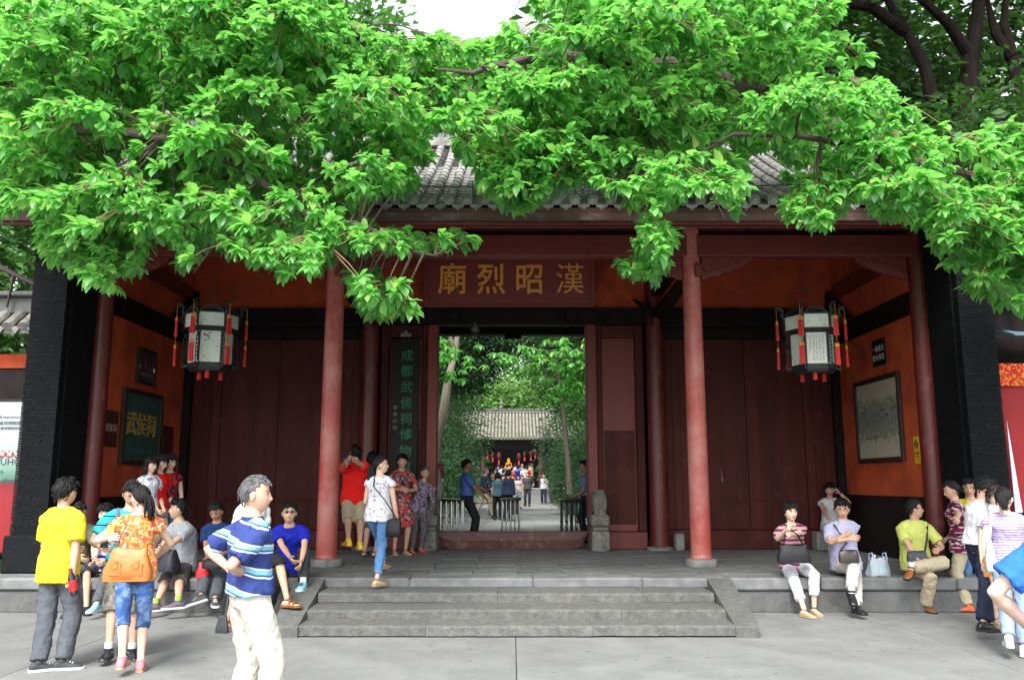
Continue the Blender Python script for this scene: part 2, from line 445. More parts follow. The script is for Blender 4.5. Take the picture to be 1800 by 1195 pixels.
# ------------------------------------------------------------------ gatehouse
GH = empty('gatehouse', (0, 16.3, PLAT), 'dark red timber gate hall with grey tiled roof between black brick piers', 'building')
GO = (0, 16.3, PLAT)
def gp(name, mb, m, parent=None, smooth=False, sub=False):
    return mb.build(name, m, GH if parent is None else parent, smooth=smooth, off=GO)
def gbox(name, x0, x1, y0, y1, z0, z1, m, bev=0.012, parent=None):
    return gp(name, MB().box(x0, x1, y0, y1, z0, z1, bev=bev), m, parent)
CY, DY, WX = 12.98, 16.3, 6.25
# front columns
for sx in (-2.75, 2.80):
    mb = MB().lathe([(0.15, PLAT + 0.11), (0.152, PLAT + 0.12), (0.150, PLAT + 0.5), (0.145, 3.0), (0.134, 5.62)], (sx, CY, 0), 28)
    c = gp('column', mb, M_col, smooth=True)
    b = gp('column_base', MB().lathe([(0.222, PLAT + 0.002), (0.230, PLAT + 0.02), (0.230, PLAT + 0.085), (0.222, PLAT + 0.105), (0.16, PLAT + 0.11)], (sx, CY, 0), 28), M_base, c, smooth=True)
    gp('column_collar', MB().lathe([(0.163, PLAT + 0.112), (0.165, PLAT + 0.14), (0.155, PLAT + 0.165)], (sx, CY, 0), 28), M_col, c, smooth=True)
    gp('tenon_block', MB().box(sx + 0.02, sx + 0.12, CY - 0.19, CY - 0.1, 4.78, 4.98, bev=0.01), M_beam, c)
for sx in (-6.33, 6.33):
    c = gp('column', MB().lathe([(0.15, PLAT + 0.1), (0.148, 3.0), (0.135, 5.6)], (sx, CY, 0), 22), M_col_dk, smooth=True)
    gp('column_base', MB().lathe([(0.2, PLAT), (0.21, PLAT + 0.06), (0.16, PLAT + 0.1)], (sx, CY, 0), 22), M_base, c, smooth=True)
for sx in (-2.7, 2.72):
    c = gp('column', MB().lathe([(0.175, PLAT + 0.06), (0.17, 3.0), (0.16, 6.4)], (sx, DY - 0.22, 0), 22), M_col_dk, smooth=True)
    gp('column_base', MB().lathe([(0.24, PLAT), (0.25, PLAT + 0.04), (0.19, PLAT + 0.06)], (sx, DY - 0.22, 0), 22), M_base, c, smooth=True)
# beams
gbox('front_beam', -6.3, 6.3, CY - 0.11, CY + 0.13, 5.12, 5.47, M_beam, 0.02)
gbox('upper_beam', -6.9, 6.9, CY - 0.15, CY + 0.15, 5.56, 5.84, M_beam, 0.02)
gbox('beam_filler', -6.3, 6.3, CY - 0.03, CY + 0.03, 5.47, 5.56, M_black, 0.0)
for sx in (-2.72, 2.76):
    gbox('cross_beam', sx - 0.1, sx + 0.1, CY + 0.16, DY - 0.3, 5.15, 5.45, M_black, 0.015)
    gbox('cross_beam', sx - 0.08, sx + 0.08, CY + 0.16, DY - 0.3, 4.72, 4.9, M_black, 0.015)
    # diagonal brace that shows black behind the column heads
    for sg in (-1, 1):
        p = [(sx + sg * 0.1, 4.55), (sx + sg * 0.1, 4.95), (sx + sg * 0.45, 5.1), (sx + sg * 0.14, 4.75)]
        gp('bracket_arm', MB().prism(p, 1, DY - 0.42, DY - 0.30), M_black)
# carved brackets under the front beam (scrolled outline with pierced work)
def sparrow(sx, sg, L=0.95, H=0.36, y0=CY - 0.045):
    top = 5.117; n = 14
    poly = [(0.0, 0.0)]
    pts = [(sx + sg * 0.15, top), (sx + sg * L, top), (sx + sg * (L - 0.03), top - 0.07)]
    for i in range(n):
        t = i / (n - 1)
        xx = L - 0.1 - (L - 0.3) * t
        zz = top - 0.10 - (H - 0.12) * t ** 0.8 - 0.025 * abs(math.sin(t * PI * 3.5))
        pts.append((sx + sg * xx, zz))
    pts += [(sx + sg * 0.15, top - H)]
    ob = gp('carved_bracket', MB().prism(pts, 1, y0, y0 + 0.07), M_beam)
    mb = MB()
    for i in range(7):          # raised scrolls
        t = i / 6; cx = sx + sg * (0.24 + (L - 0.38) * t); cz = top - 0.045 - (H * 0.45) * (1 - t)
        r0 = 0.07 * (1 - 0.5 * t)
        pp = [(cx + sg * r0 * (1 - q / 16) * math.cos(q * 0.55), y0 - 0.006, cz + r0 * (1 - q / 16) * math.sin(q * 0.55)) for q in range(14)]
        mb.tube(pp, 0.011, 5)
    gp('scroll_relief', mb, M_jamb, ob)
for sx in (-2.75, 2.80):
    sparrow(sx, 1); sparrow(sx, -1)
sparrow(-6.3, 1); sparrow(6.3, -1)
# door wall --------------------------------------------------------------
gbox('upper_wall', -6.3, 6.3, DY + 0.06, DY + 0.14, 4.98, 6.9, M_orange, 0)
gbox('lintel', -2.9, 2.9, DY - 0.1, DY + 0.2, 4.66, 4.975, M_black, 0.015)
for sg in (-1, 1):
    gbox('lintel', min(sg * 2.9, sg * 6.3), max(sg * 2.9, sg * 6.3), DY - 0.08, DY + 0.2, 4.60, 4.975, M_black, 0.015)
    gbox('lower_rail', min(sg * 2.9, sg * 6.3), max(sg * 2.9, sg * 6.3), DY - 0.05, DY + 0.15, 4.38, 4.597, M_black, 0.012)
for k, sx in enumerate((-0.62 - 0.6, 0.62 + 0.6)):
    gp('door_peg', MB().tube([(sx * 0.93, DY - 0.24, 4.80), (sx * 0.93, DY - 0.1, 4.80)], [0.10, 0.12], 12), M_black, smooth=True)
# jambs, panels and planks from the opening outwards
def strips(sg, a, b, n, z0, z1, m, y, name='plank', t=0.05):
    w = (b - a) / n
    for i in range(n):
        x0, x1 = a + w * i, a + w * (i + 1)
        xx = sorted((sg * x0, sg * x1))
        gbox(name, xx[0] + 0.0015, xx[1] - 0.0015, y - 0.006 * (i % 2), y + t, z0, z1, m, 0.004)
for sg in (-1, 1):
    def q(a, b): return (min(sg * a, sg * b), max(sg * a, sg * b))
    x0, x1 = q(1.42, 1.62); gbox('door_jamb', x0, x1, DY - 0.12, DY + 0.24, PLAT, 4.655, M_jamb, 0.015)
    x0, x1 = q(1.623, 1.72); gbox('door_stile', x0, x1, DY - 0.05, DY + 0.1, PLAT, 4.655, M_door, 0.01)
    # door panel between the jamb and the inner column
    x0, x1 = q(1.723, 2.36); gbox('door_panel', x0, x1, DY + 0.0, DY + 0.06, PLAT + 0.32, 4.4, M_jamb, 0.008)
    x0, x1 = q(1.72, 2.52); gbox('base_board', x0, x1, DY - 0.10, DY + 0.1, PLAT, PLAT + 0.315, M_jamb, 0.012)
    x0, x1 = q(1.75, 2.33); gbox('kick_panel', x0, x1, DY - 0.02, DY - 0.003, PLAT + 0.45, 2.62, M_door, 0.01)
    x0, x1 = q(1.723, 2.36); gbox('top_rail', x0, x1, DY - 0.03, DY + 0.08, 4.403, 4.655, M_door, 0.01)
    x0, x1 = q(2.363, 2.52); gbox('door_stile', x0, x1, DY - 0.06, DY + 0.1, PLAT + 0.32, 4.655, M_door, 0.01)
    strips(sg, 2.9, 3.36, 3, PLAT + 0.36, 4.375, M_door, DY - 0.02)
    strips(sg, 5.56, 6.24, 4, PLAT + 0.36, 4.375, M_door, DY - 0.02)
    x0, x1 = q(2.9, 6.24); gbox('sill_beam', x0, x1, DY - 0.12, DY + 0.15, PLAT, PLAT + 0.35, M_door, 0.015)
    # the big double doors of the side bay: each leaf of vertical planks with a batten of studs
    for a, b in ((3.37, 4.455), (4.465, 5.55)):
        x0, x1 = q(a, b)
        leaf = gbox('door_leaf', x0, x1, DY + 0.02, DY + 0.07, PLAT + 0.355, 4.375, M_door, 0.006)
        n = 5; w = (b - a) / n
        for i in range(n):
            xx = q(a + w * i + 0.0008, a + w * (i + 1) - 0.0008)
            gp('plank', MB().box(xx[0], xx[1], DY - 0.012, DY + 0.017, PLAT + 0.358, 4.37, bev=0.0012), M_door, leaf)
        x0, x1 = q(a + 0.02, b - 0.02)
        gp('batten', MB().box(x0, x1, DY - 0.03, DY - 0.0125, 1.28, 1.36, bev=0.006), M_door, leaf)
        mb = MB()
        for i in range(13):
            xx = x0 + (x1 - x0) * (i + 0.5) / 13
            mb.ell((xx, DY - 0.032, 1.32), (0.022, 0.014, 0.022), 5)
        gp('stud_row', mb, M_door, leaf, smooth=True)['kind'] = 'stuff'
        gp('batten', MB().box(x0, x1, DY - 0.03, DY - 0.0125, 4.1, 4.17, bev=0.006), M_door, leaf)
gbox('foot_block', 2.98, 3.14, DY - 0.42, DY - 0.13, PLAT, PLAT + 0.3, M_base, 0.02)
gp('door_pull', MB().tube([(3.95, DY - 0.03, 1.9), (3.95, DY - 0.04, 1.78), (3.96, DY - 0.03, 1.66)], [0.008, 0.012, 0.02], 6), M_dstone, smooth=True)
# threshold: a boat-shaped board standing in the opening
mb = MB(); rings = []
for i in range(21):
    t = i / 20 * 2 - 1; x = t * 1.40
    zb = PLAT + 0.004 + 0.24 * max(0, (abs(t) - 0.80) / 0.2) ** 2.2; zt = PLAT + 0.335 - 0.01 * (1 - t * t)
    yy = 0.05 + 0.004 * math.sin(i * 2.1)
    rings.append([(x, DY - 0.16, zb), (x, DY - 0.175, (zb + zt) / 2), (x, DY - 0.16, zt - 0.012), (x, DY - 0.15, zt), (x, DY - 0.15 + yy, zt), (x, DY - 0.09, zb)])
mb.loft(rings); gp('threshold', mb, M_thresh)
# side walls ---------------------------------------------------------------
for sg in (-1, 1):
    def q(a, b): return (min(sg * a, sg * b), max(sg * a, sg * b))
    x0, x1 = q(6.25, 6.6)
    gbox('side_wall', x0, x1, CY + 0.02, DY + 0.2, 1.43, 6.6, M_orange, 0)
    x0, x1 = q(6.235, 6.6)
    gbox('dado', x0, x1, CY + 0.02, DY + 0.2, PLAT, 1.428, M_black, 0.0)
    x0, x1 = q(6.20, 6.6)
    gbox('wall_beam', x0, x1, CY + 0.05, DY - 0.1, 4.24, 4.6, M_black, 0.012)
    gbox('wall_beam', x0, x1, CY + 0.13, DY - 0.1, 5.1, 5.4, M_beam, 0.012)
    x0, x1 = q(6.10, 6.3)
    gbox('corner_post', x0, x1, DY - 0.16, DY + 0.0, PLAT + 0.35, 5.3, M_black, 0.012)
    # sloping strut under the roof at the back corner
    p = [(DY - 0.35, 5.1), (DY - 0.2, 5.1), (DY - 0.9, 4.62), (DY - 1.05, 4.62)]
    gp('strut', MB().prism(p, 0, sg * 6.12, sg * 6.2), M_black)
    # black piers of thin bricks: an inner core and every course standing a little proud or back
    core = gbox('pier', *q(6.42, 6.87), 12.02, CY + 0.3, PLAT - 0.005, 5.3, M_brick, 0)
    mb = MB(); z = PLAT; i = 0
    while z < 5.28:
        hgt = random.uniform(0.022, 0.036); o = random.uniform(0.0, 0.008)
        ex = 0.05 * max(0, (1.15 - z)) if False else 0
        x = 6.40 - o; xs_ = []
        while x < 6.88:
            n = min(x + random.uniform(0.14, 0.26), 6.895)
            xx = q(x + 0.002, n - 0.002); d = random.uniform(0, 0.008)
            mb.box(xx[0], xx[1], 11.985 - d, 12.12, z + 0.003, z + hgt - 0.002); x = n
        yy = 12.12
        while yy < CY + 0.1:
            n = min(yy + random.uniform(0.16, 0.28), CY + 0.12)
            xx = q(6.375 - random.uniform(0, 0.006), 6.43)
            mb.box(xx[0], xx[1], yy + 0.002, n - 0.002, z + 0.003, z + hgt - 0.002); yy = n
        z += hgt; i += 1
    st = gp('brick_courses', mb, M_brick, core); st['kind'] = 'stuff'
    xx = q(6.34, 6.95)
    gp('pier_plinth', MB().box(xx[0], xx[1], 11.93, CY + 0.1, PLAT, 0.93, bev=0.02), M_brick, core)
    gp('pier_cap', MB().box(*q(6.33, 7.0), 11.8, CY + 0.3, 5.3, 5.52, bev=0.02), M_brick, core)
# rear part of the hall: ceiling, rear wall with its beam, rear posts
gbox('rear_beam', -6.3, 6.3, 19.2, 19.5, 4.98, 5.4, M_black, 0)
for sg in (-1, 1):
    gbox('rear_wall', min(sg * 2.2, sg * 6.6), max(sg * 2.2, sg * 6.6), 19.2, 19.4, PLAT, 4.98, M_black, 0)
    gbox('rear_side_wall', min(sg * 6.3, sg * 6.6), max(sg * 6.3, sg * 6.6), DY + 0.2, 19.4, PLAT, 6.5, M_orange, 0)
    gp('bracket_arm', MB().prism([(sg * 2.2, 4.98), (sg * 1.95, 4.98), (sg * 2.2, 4.7)], 1, 19.2, 19.4), M_black)
gbox('signal_box', -0.17, 0.21, 19.05, 19.19, 4.86, 4.99, M_black, 0.01)

# roof ---------------------------------------------------------------------
EY, EZ, RY, RZ = 11.55, 5.56, 16.1, 8.25
def roof_z(y):               # gently concave slope
    t = (y - EY) / (RY - EY)
    return EZ + (RZ - EZ) * (0.86 * t + 0.14 * t * t)
RX = 7.45
roof = MB(); n = 12
rings = []
for i in range(n + 1):
    y = EY - 0.02 + (RY + 0.2 - EY) * i / n
    z = roof_z(y) - 0.10
    rings.append([(-RX, y, z), (RX, y, z), (RX, y, z - 0.07), (-RX, y, z - 0.07)])
roof.loft(rings)
rf = gp('roof', roof, M_rafter)
# back slope
mb = MB(); rings = []
for i in range(5):
    y = RY + (20.2 - RY) * i / 4; z = RZ - 0.1 - (RZ - EZ + 0.1) * (i / 4)
    rings.append([(-RX, y, z), (RX, y, z), (RX, y, z - 0.08), (-RX, y, z - 0.08)])
mb.loft(rings); gp('back_slope', mb, M_tile, rf)
gp('gable_board', MB().prism([(EY + 0.3, EZ - 0.1), (RY, RZ - 0.15), (20.0, EZ - 0.1)], 0, -6.9, -6.7), M_brick, rf)
gp('gable_board', MB().prism([(EY + 0.3, EZ - 0.1), (RY, RZ - 0.15), (20.0, EZ - 0.1)], 0, 6.7, 6.9), M_brick, rf)
# eave board, rafters
gp('eave_board', MB().box(-RX, RX, EY - 0.02, EY + 0.03, EZ - 0.29, EZ - 0.175, bev=0.006), mat('weathered_eave_board', (0.09, 0.05, 0.045), 0.8, 0.3, 3, 0.4, 20, stretch=(0.3, 1, 1), wear=(0.18, 0.15, 0.14), wscale=2.5, wamt=0.35), rf)
gp('eave_board', MB().box(-RX, RX, EY + 0.033, EY + 0.09, EZ - 0.33, EZ - 0.20, bev=0.006), M_beam, rf)
x = -7.3; me = None
while x < 7.35:
    if me is None:
        mb = MB().prism([(EY + 0.09 - 16.3, EZ - 0.26 - PLAT), (CY + 0.3 - 16.3, roof_z(CY + 0.3) - 0.27 - PLAT), (CY + 0.3 - 16.3, roof_z(CY + 0.3) - 0.18 - PLAT), (EY + 0.09 - 16.3, EZ - 0.18 - PLAT)], 0, -0.04, 0.04)
        o = mb.build('rafter', M_rafter, rf, loc=(x, 0, 0)); me = o.data
    else: link('rafter', me, rf, (x, 0, 0))
    x += 0.3
# soffit over the porch so that no sky shows through
gp('soffit', MB().add([(-7, CY + 0.12, 5.86), (7, CY + 0.12, 5.86), (7, 19.3, 6.4), (-7, 19.3, 6.4)], [(0, 1, 2, 3)]), M_black, rf)
# tiles: barrel rows over pan tiles; pitch .253 m
TP = 0.253; NCOL = 58
ang = math.atan2(roof_z(EY + 0.4) - roof_z(EY), 0.4)
def half_barrel(r, L, r2=None, n=7, t=0.0):
    mb = MB(); r2 = r2 or r; rings = []
    for rr, yy in ((r, 0.0), (r2, L)):
        outer = [(rr * math.cos(PI * k / n), yy, rr * math.sin(PI * k / n)) for k in range(n + 1)]
        inner = [((rr - 0.018) * math.cos(PI * k / n), yy, (rr - 0.018) * math.sin(PI * k / n)) for k in range(n, -1, -1)]
        rings.append(outer + inner)
    mb.loft(rings); return mb
bar_me = half_barrel(0.075, 0.31, 0.066).build('roof_tile', M_tile, rf, smooth=True).data
pan = MB(); rings = []
for yy, dz in ((0.0, 0.012), (0.24, 0.0)):
    o_ = [(x, yy, -0.03 + 0.045 * (x / 0.11) ** 2 + dz) for x in np.linspace(-0.11, 0.11, 7)]
    rings.append(o_ + [(x, y, z - 0.015) for x, y, z in o_[::-1]])
pan.loft(rings); pan_o = pan.build('pan_tile', M_tile, rf, smooth=True); pan_me = pan_o.data
bpy.data.objects.remove(pan_o)
for o in list(rf.children):
    if o.name.startswith('roof_tile'): bpy.data.objects.remove(o)
def tm(x, y):
    y2 = y + 0.05
    a = math.atan2(roof_z(y2) - roof_z(y), 0.05)
    return Matrix.Translation((x - GO[0], y - GO[1], roof_z(y) - 0.03 - GO[2])) @ Matrix.Rotation(a, 4, 'X')
stuffV = []; stuffF = []; so = 0
def bake(me, M4):
    global so
    co = np.empty(len(me.vertices) * 3); me.vertices.foreach_get('co', co); co = co.reshape(-1, 3)
    A = np.array(M4)[:3, :3]; b = np.array(M4)[:3, 3]
    stuffV.append(co @ A.T + b)
    for p in me.polygons:
        vv = [so + i for i in p.vertices]
        if len(vv) == 4: stuffF.append(vv)
        else:
            for k in range(1, len(vv) - 1): stuffF.append([vv[0], vv[k], vv[k + 1], vv[k + 1]])
    so += len(co)
cnt = 0; cntp = 0
for c in range(NCOL):
    x = -NCOL * TP / 2 + TP * (c + 0.5)
    k = 0; y = EY
    while y < RY - 0.1:
        jx = random.uniform(-0.006, 0.006); M4 = tm(x + jx, y) @ Matrix.Rotation(random.uniform(-0.03, 0.03), 4, 'Y') @ Matrix.Translation((0, 0, 0.022))
        vis = -3.0 < x < 2.2
        if vis and k < 14:
            o = link('roof_tile', bar_me, rf); o.matrix_local = M4; cnt += 1
        else: bake(bar_me, M4)
        y += 0.27; k += 1
    y = EY + 0.0; k = 0
    while y < RY - 0.1:
        M4 = tm(x + TP / 2, y)
        if vis and k < 14: o = link('pan_tile', pan_me, rf); o.matrix_local = M4
        else: bake(pan_me, M4)
        y += 0.22; k += 1
V = np.concatenate(stuffV)
F4 = [f for f in stuffF if f[2] != f[3]]; F3 = [f[:3] for f in stuffF if f[2] == f[3]]
me = bpy.data.meshes.new('tile_field'); me.from_pydata(V.tolist(), [], F4 + F3); me.materials.append(M_tile)
me.polygons.foreach_set('use_smooth', [True] * len(me.polygons)); me.set_sharp_from_angle(angle=R(35))
tag(link('tile_field', me, rf), kind='stuff')
# end caps: round antefixes with a pattern of rings, tongue-shaped drip tiles between them
mb = MB().lathe([(0.078, 0.0), (0.08, 0.012), (0.07, 0.024), (0.06, 0.016), (0.045, 0.018), (0.04, 0.026), (0.03, 0.018), (0.015, 0.026), (0.001, 0.028)], n=14)
mb.v = [(x, -z, y + 0.012) for x, y, z in mb.v]
cap_o = mb.build('tile_end', M_tile, rf, smooth=True); cap_me = cap_o.data; bpy.data.objects.remove(cap_o)
pts = [(-0.095, 0.03), (-0.085, -0.02), (-0.06, -0.045), (-0.03, -0.055), (0, -0.095), (0.03, -0.055), (0.06, -0.045), (0.085, -0.02), (0.095, 0.03), (0.05, 0.005), (0.0, -0.005), (-0.05, 0.005)]
mb = MB().prism(pts, 1, -0.02, 0.0); mb.prism([(x * 0.7, z * 0.7 - 0.012) for x, z in pts[1:8]], 1, -0.028, -0.018)
dr_o = mb.build('drip_tile', M_tile, rf); dr_me = dr_o.data; bpy.data.objects.remove(dr_o)
for c in range(NCOL):
    x = -NCOL * TP / 2 + TP * (c + 0.5)
    o = link('tile_end', cap_me, rf, (x, EY - 0.012 - GO[1], EZ + 0.0 - GO[2]), (R(random.uniform(-6, 6)), 0, R(random.uniform(-5, 5))))
    o = link('drip_tile', dr_me, rf, (x + TP / 2, EY - 0.005 - GO[1], EZ - 0.06 - GO[2]), (R(random.uniform(-8, 2)), 0, 0))
# ridge
for z0, z1, t, m in ((8.15, 8.33, 0.22, M_tile), (8.33, 8.48, 0.17, M_ridge), (8.48, 8.56, 0.21, M_tile), (8.56, 8.74, 0.15, M_ridge), (8.74, 8.86, 0.2, M_tile)):
    gp('ridge_course', MB().box(-RX, RX, RY - t, RY + t, z0, z1, bev=0.015), m, rf)
mb = MB()
for i in range(70): mb.tube([(-RX + 0.1 + i * 0.21, RY - 0.1, 8.88), (-RX + 0.27 + i * 0.21, RY - 0.1, 8.88)], 0.05, 6)
tag(gp('ridge_scallops', mb, M_tile, rf), kind='stuff')
# cable along the eave
mb = MB(); pts = [(x, EY - 0.03, 5.78 + 0.02 * math.sin(x * 1.7)) for x in np.linspace(-3.2, 7, 24)]
mb.tube(pts, 0.008, 5); tag(gp('cable', mb, M_iron), None)
for x in np.linspace(-2.6, 6.8, 24): gp('tile_nail', MB().tube([(x, EY, 5.62), (x, EY - 0.01, 5.84)], 0.004, 4), M_iron)
# ------------------------------------------------------------------ boards, plaques, pictures
M_redboard = mat('dark_red_board', (0.20, 0.018, 0.012), 0.45, 0.12, 3, 0.1, 20)
nb = empty('name_board', (0.0, DY - 0.3, 4.95), 'dark red name board with four gold characters hung over the open doorway', 'sign board')
nb.rotation_euler = (R(8), 0, 0)
def cbox(name, b, m, parent, bev=0.006):
    return MB().box(*b, bev=bev).build(name, m, parent)
cbox('board', (-1.62, 1.52, 0, 0.06, 0.03, 1.02), M_redboard, nb, 0.01)
for b in ((-1.68, -1.60, -0.03, 0.07, 0.0, 1.06), (1.50, 1.58, -0.03, 0.07, 0.0, 1.06), (-1.60, 1.50, -0.03, 0.07, 0.0, 0.055), (-1.60, 1.50, -0.03, 0.07, 1.0, 1.06)):
    cbox('frame', b, M_redboard, nb)
for ch, px in (('廟', 797), ('烈', 864), ('昭', 930), ('漢', 1000)):
    x = (px - 900) / FPX * 16.6
    text_obj(ch, 0.62, M_gold, nb, (x, -0.012, 0.50), (R(90), 0, 0), 0.022, 0.007 if ch != '漢' else 0.0, font_sx=0.92)
# vertical couplet boards
vb = empty('hanging_board', ((709 - 900) / FPX * 15.9, DY - 0.26, 1.55), 'tall narrow black board with green characters hung left of the doorway', 'sign board')
cbox('board', (-0.26, 0.26, 0, 0.05, 0, 2.80), M_board_dk, vb, 0.01)
for i, ch in enumerate('成都武侯祠博物館'):
    text_obj(ch, 0.235, M_green, vb, (0.035, -0.006, 2.46 - i * 0.300), (R(90), 0, 0), 0.006, 0.002)
for i, ch in enumerate('趙樸初題'):
    text_obj(ch, 0.085, M_base, vb, (-0.17, -0.006, 1.48 - i * 0.125), (R(90), 0, 0), 0.003, 0.0)
mb = MB()
for a, b, c_, d in ((-0.1, 0.1, 2.84, 2.875), (-0.06, 0.06, 2.885, 2.915), (-0.025, 0.025, 2.925, 2.955), (-0.1, -0.07, 2.875, 2.91), (0.07, 0.1, 2.875, 2.91)):
    mb.box(a, b, 0.0, 0.03, c_, d, bev=0.004)
mb.build('crest', M_base, vb)
# left side wall --------------------------------------------------------------
def wall_thing(name, label, cat, Y0, Y1, z0, z1, sg, t=0.05):
    e = empty(name, (sg * 6.245, (Y0 + Y1) / 2, (z0 + z1) / 2), label, cat)
    e.rotation_euler = (0, 0, R(90) * (1 if sg < 0 else -1))
    # local: x along wall (reading direction), y out of the room?, front face towards -y
    return e, abs(Y1 - Y0) / 2, (z1 - z0) / 2
def wall_at(px, py, sg):
    """point of the side wall x = sg*6.25 seen at (px, py)"""
    zc = sg * 6.25 / ((px - 900) / FPX)
    t = (597.5 - py) / FPX
    Y = zc * (math.cos(PITCH) - t * math.sin(PITCH)); z = CAMH + zc * (math.sin(PITCH) + t * math.cos(PITCH))
    return Y, z
M_plaqueg = mat('dark_green_slate', (0.028, 0.075, 0.065), 0.35, 0.25, 4, 0.15, 20, wear=(0.045, 0.12, 0.10), wscale=5, wamt=0.4)
M_frame_dk = mat('dark_wood_frame', (0.03, 0.014, 0.012), 0.5, 0.2, 10)
def frame(e, hx, hz, w, d, m):
    for b in ((-hx, -hx + w, -d, 0, -hz, hz), (hx - w, hx, -d, 0, -hz, hz), (-hx + w, hx - w, -d, 0, -hz, -hz + w), (-hx + w, hx - w, -d, 0, hz - w, hz)):
        cbox('frame', b, m, e, 0.008)
e, hx, hz = wall_thing('green_plaque', 'large dark green stone plaque with gold characters on the left side wall', 'plaque', 13.62, 15.15, 1.93, 3.16, -1)
cbox('slab', (-hx + 0.05, hx - 0.05, -0.035, 0, -hz + 0.05, hz - 0.05), M_plaqueg, e); frame(e, hx, hz, 0.07, 0.06, M_frame_dk)
for i, ch in enumerate('武侯祠'):
    text_obj(ch, 0.40, mat('pale_gold', (0.55, 0.38, 0.10), 0.35, 0.1, 20, metal=0.4), e, (-0.42 + i * 0.38, -0.038, 0.03), (R(90), 0, 0), 0.008, 0.004)
M_teal = mat('teal_carved_line', (0.03, 0.15, 0.115), 0.5)
mb = MB()
for r_ in range(2):
    for i in range(9):
        zz = 0.40 - r_ * 0.78; x = -0.42 + i * 0.105
        for k in range(3):
            mb.box(x + random.uniform(-0.03, 0), x + random.uniform(0.01, 0.04), -0.039, -0.036, zz + 0.025 * k - 0.02, zz + 0.025 * k - 0.012)
        mb.box(x, x + 0.008, -0.039, -0.036, zz - 0.03, zz + 0.04)
mb.build('engraving', M_teal, e)
e, hx, hz = wall_thing('bronze_plaque', 'small framed dark metal plaque with a red emblem above the green plaque', 'plaque', 14.05, 14.75, 3.28, 3.88, -1)
cbox('plate', (-hx + 0.05, hx - 0.05, -0.03, 0, -hz + 0.05, hz - 0.05), mat('dull_pewter', (0.09, 0.085, 0.085), 0.4, 0.2, 8, metal=0.4), e); frame(e, hx, hz, 0.06, 0.05, M_frame_dk)
mb = MB().tube([(0, -0.031, 0.05), (0, -0.04, 0.05)], 0.09, 16); mb.build('emblem', mat('emblem_red', (0.25, 0.03, 0.02), 0.4), e)
MB().tube([(0.0, -0.041, 0.05), (0, -0.046, 0.05)], 0.045, 10).build('emblem_core', mat('dull_pewter'), e)
for sg in (-1, 1): MB().ell((sg * 0.29, -0.04, 0), (0.03, 0.02, 0.09), 6).build('boss', M_chrome, e, smooth=True)
mb = MB()
for i in range(6): mb.box(-0.2 + i * 0.07, -0.16 + i * 0.07, -0.034, -0.0305, -0.15, -0.11)
mb.build('engraving', M_dstone, e)
for (y0, y1, z0, z1, lab, tx) in ((13.02, 13.5, 2.2, 2.75, 'small dark wooden wall plate with pale characters, left of the green plaque', '武侯祠'), (15.25, 15.75, 2.15, 2.65, 'small blank dark wooden plate, right of the green plaque', None)):
    e, hx, hz = wall_thing('wall_plate', lab, 'plaque', y0, y1, z0, z1, -1)
    cbox('plate', (-hx, hx, -0.03, 0, -hz, hz), M_frame_dk, e)
    cbox('inset', (-hx + 0.03, hx - 0.03, -0.036, -0.031, -hz + 0.03, hz - 0.03), mat('red_brown_lacquer', (0.06, 0.015, 0.012), 0.4), e)
    if tx: text_obj(tx, 0.13, mat('faded_ivory', (0.35, 0.32, 0.27), 0.6), e, (0, -0.038, 0), (R(90), 0, 0), 0.002)
# right side wall ------------------------------------------------------------
e, hx, hz = wall_thing('black_sign', 'small black metal sign with white characters above the framed map', 'sign', 14.1, 14.6, 3.60, 4.05, 1)
cbox('plate', (-hx, hx, -0.015, 0, -hz, hz), M_board_dk, e)
for i, t in enumerate(('一级重点', '防火单位')): text_obj(t, 0.115, M_white, e, (0, -0.018, 0.06 - i * 0.15), (R(90), 0, 0), 0.001)
e, hx, hz = wall_thing('framed_map', 'large framed painted bird-eye map of the temple grounds on the right wall', 'picture', 13.62, 15.42, 1.98, 3.42, 1)
m = bpy.data.materials.new('painted_map'); m.use_nodes = True; N, L = m.node_tree.nodes, m.node_tree.links
b = N['Principled BSDF']; b.inputs['Roughness'].default_value = 0.45
tc = N.new('ShaderNodeTexCoord'); sx_ = N.new('ShaderNodeSeparateXYZ'); L.new(tc.outputs['Object'], sx_.inputs[0])
n1 = N.new('ShaderNodeTexNoise'); n1.inputs['Scale'].default_value = 11; n1.inputs['Detail'].default_value = 10; n1.inputs['Roughness'].default_value = 0.75; L.new(tc.outputs['Object'], n1.inputs['Vector'])
ab = N.new('ShaderNodeMath'); ab.operation = 'ABSOLUTE'; L.new(sx_.outputs[2], ab.inputs[0])
mm = N.new('ShaderNodeMath'); mm.operation = 'MULTIPLY_ADD'; L.new(ab.outputs[0], mm.inputs[0]); mm.inputs[1].default_value = -0.75; mm.inputs[2].default_value = 0.36
ad = N.new('ShaderNodeMath'); ad.operation = 'ADD'; ad.use_clamp = True; L.new(n1.outputs['Fac'], ad.inputs[0]); L.new(mm.outputs[0], ad.inputs[1])
rp = N.new('ShaderNodeValToRGB'); el = rp.color_ramp.elements
for p, c in ((0.45, (0.48, 0.43, 0.33)), (0.60, (0.44, 0.41, 0.32)), (0.70, (0.12, 0.16, 0.14)), (0.77, (0.36, 0.37, 0.30)), (0.83, (0.06, 0.10, 0.10)), (0.90, (0.34, 0.34, 0.28))):
    x = el.new(p); x.color = (*c, 1)
el[0].color = (0.48, 0.43, 0.33, 1); el[-1].color = (0.03, 0.045, 0.045, 1)
L.new(ad.outputs[0], rp.inputs['Fac']); L.new(rp.outputs['Color'], b.inputs['Base Color'])
cbox('print', (-hx + 0.06, hx - 0.06, -0.03, 0, -hz + 0.06, hz - 0.06), m, e, 0.0); frame(e, hx, hz, 0.08, 0.06, M_frame_dk)
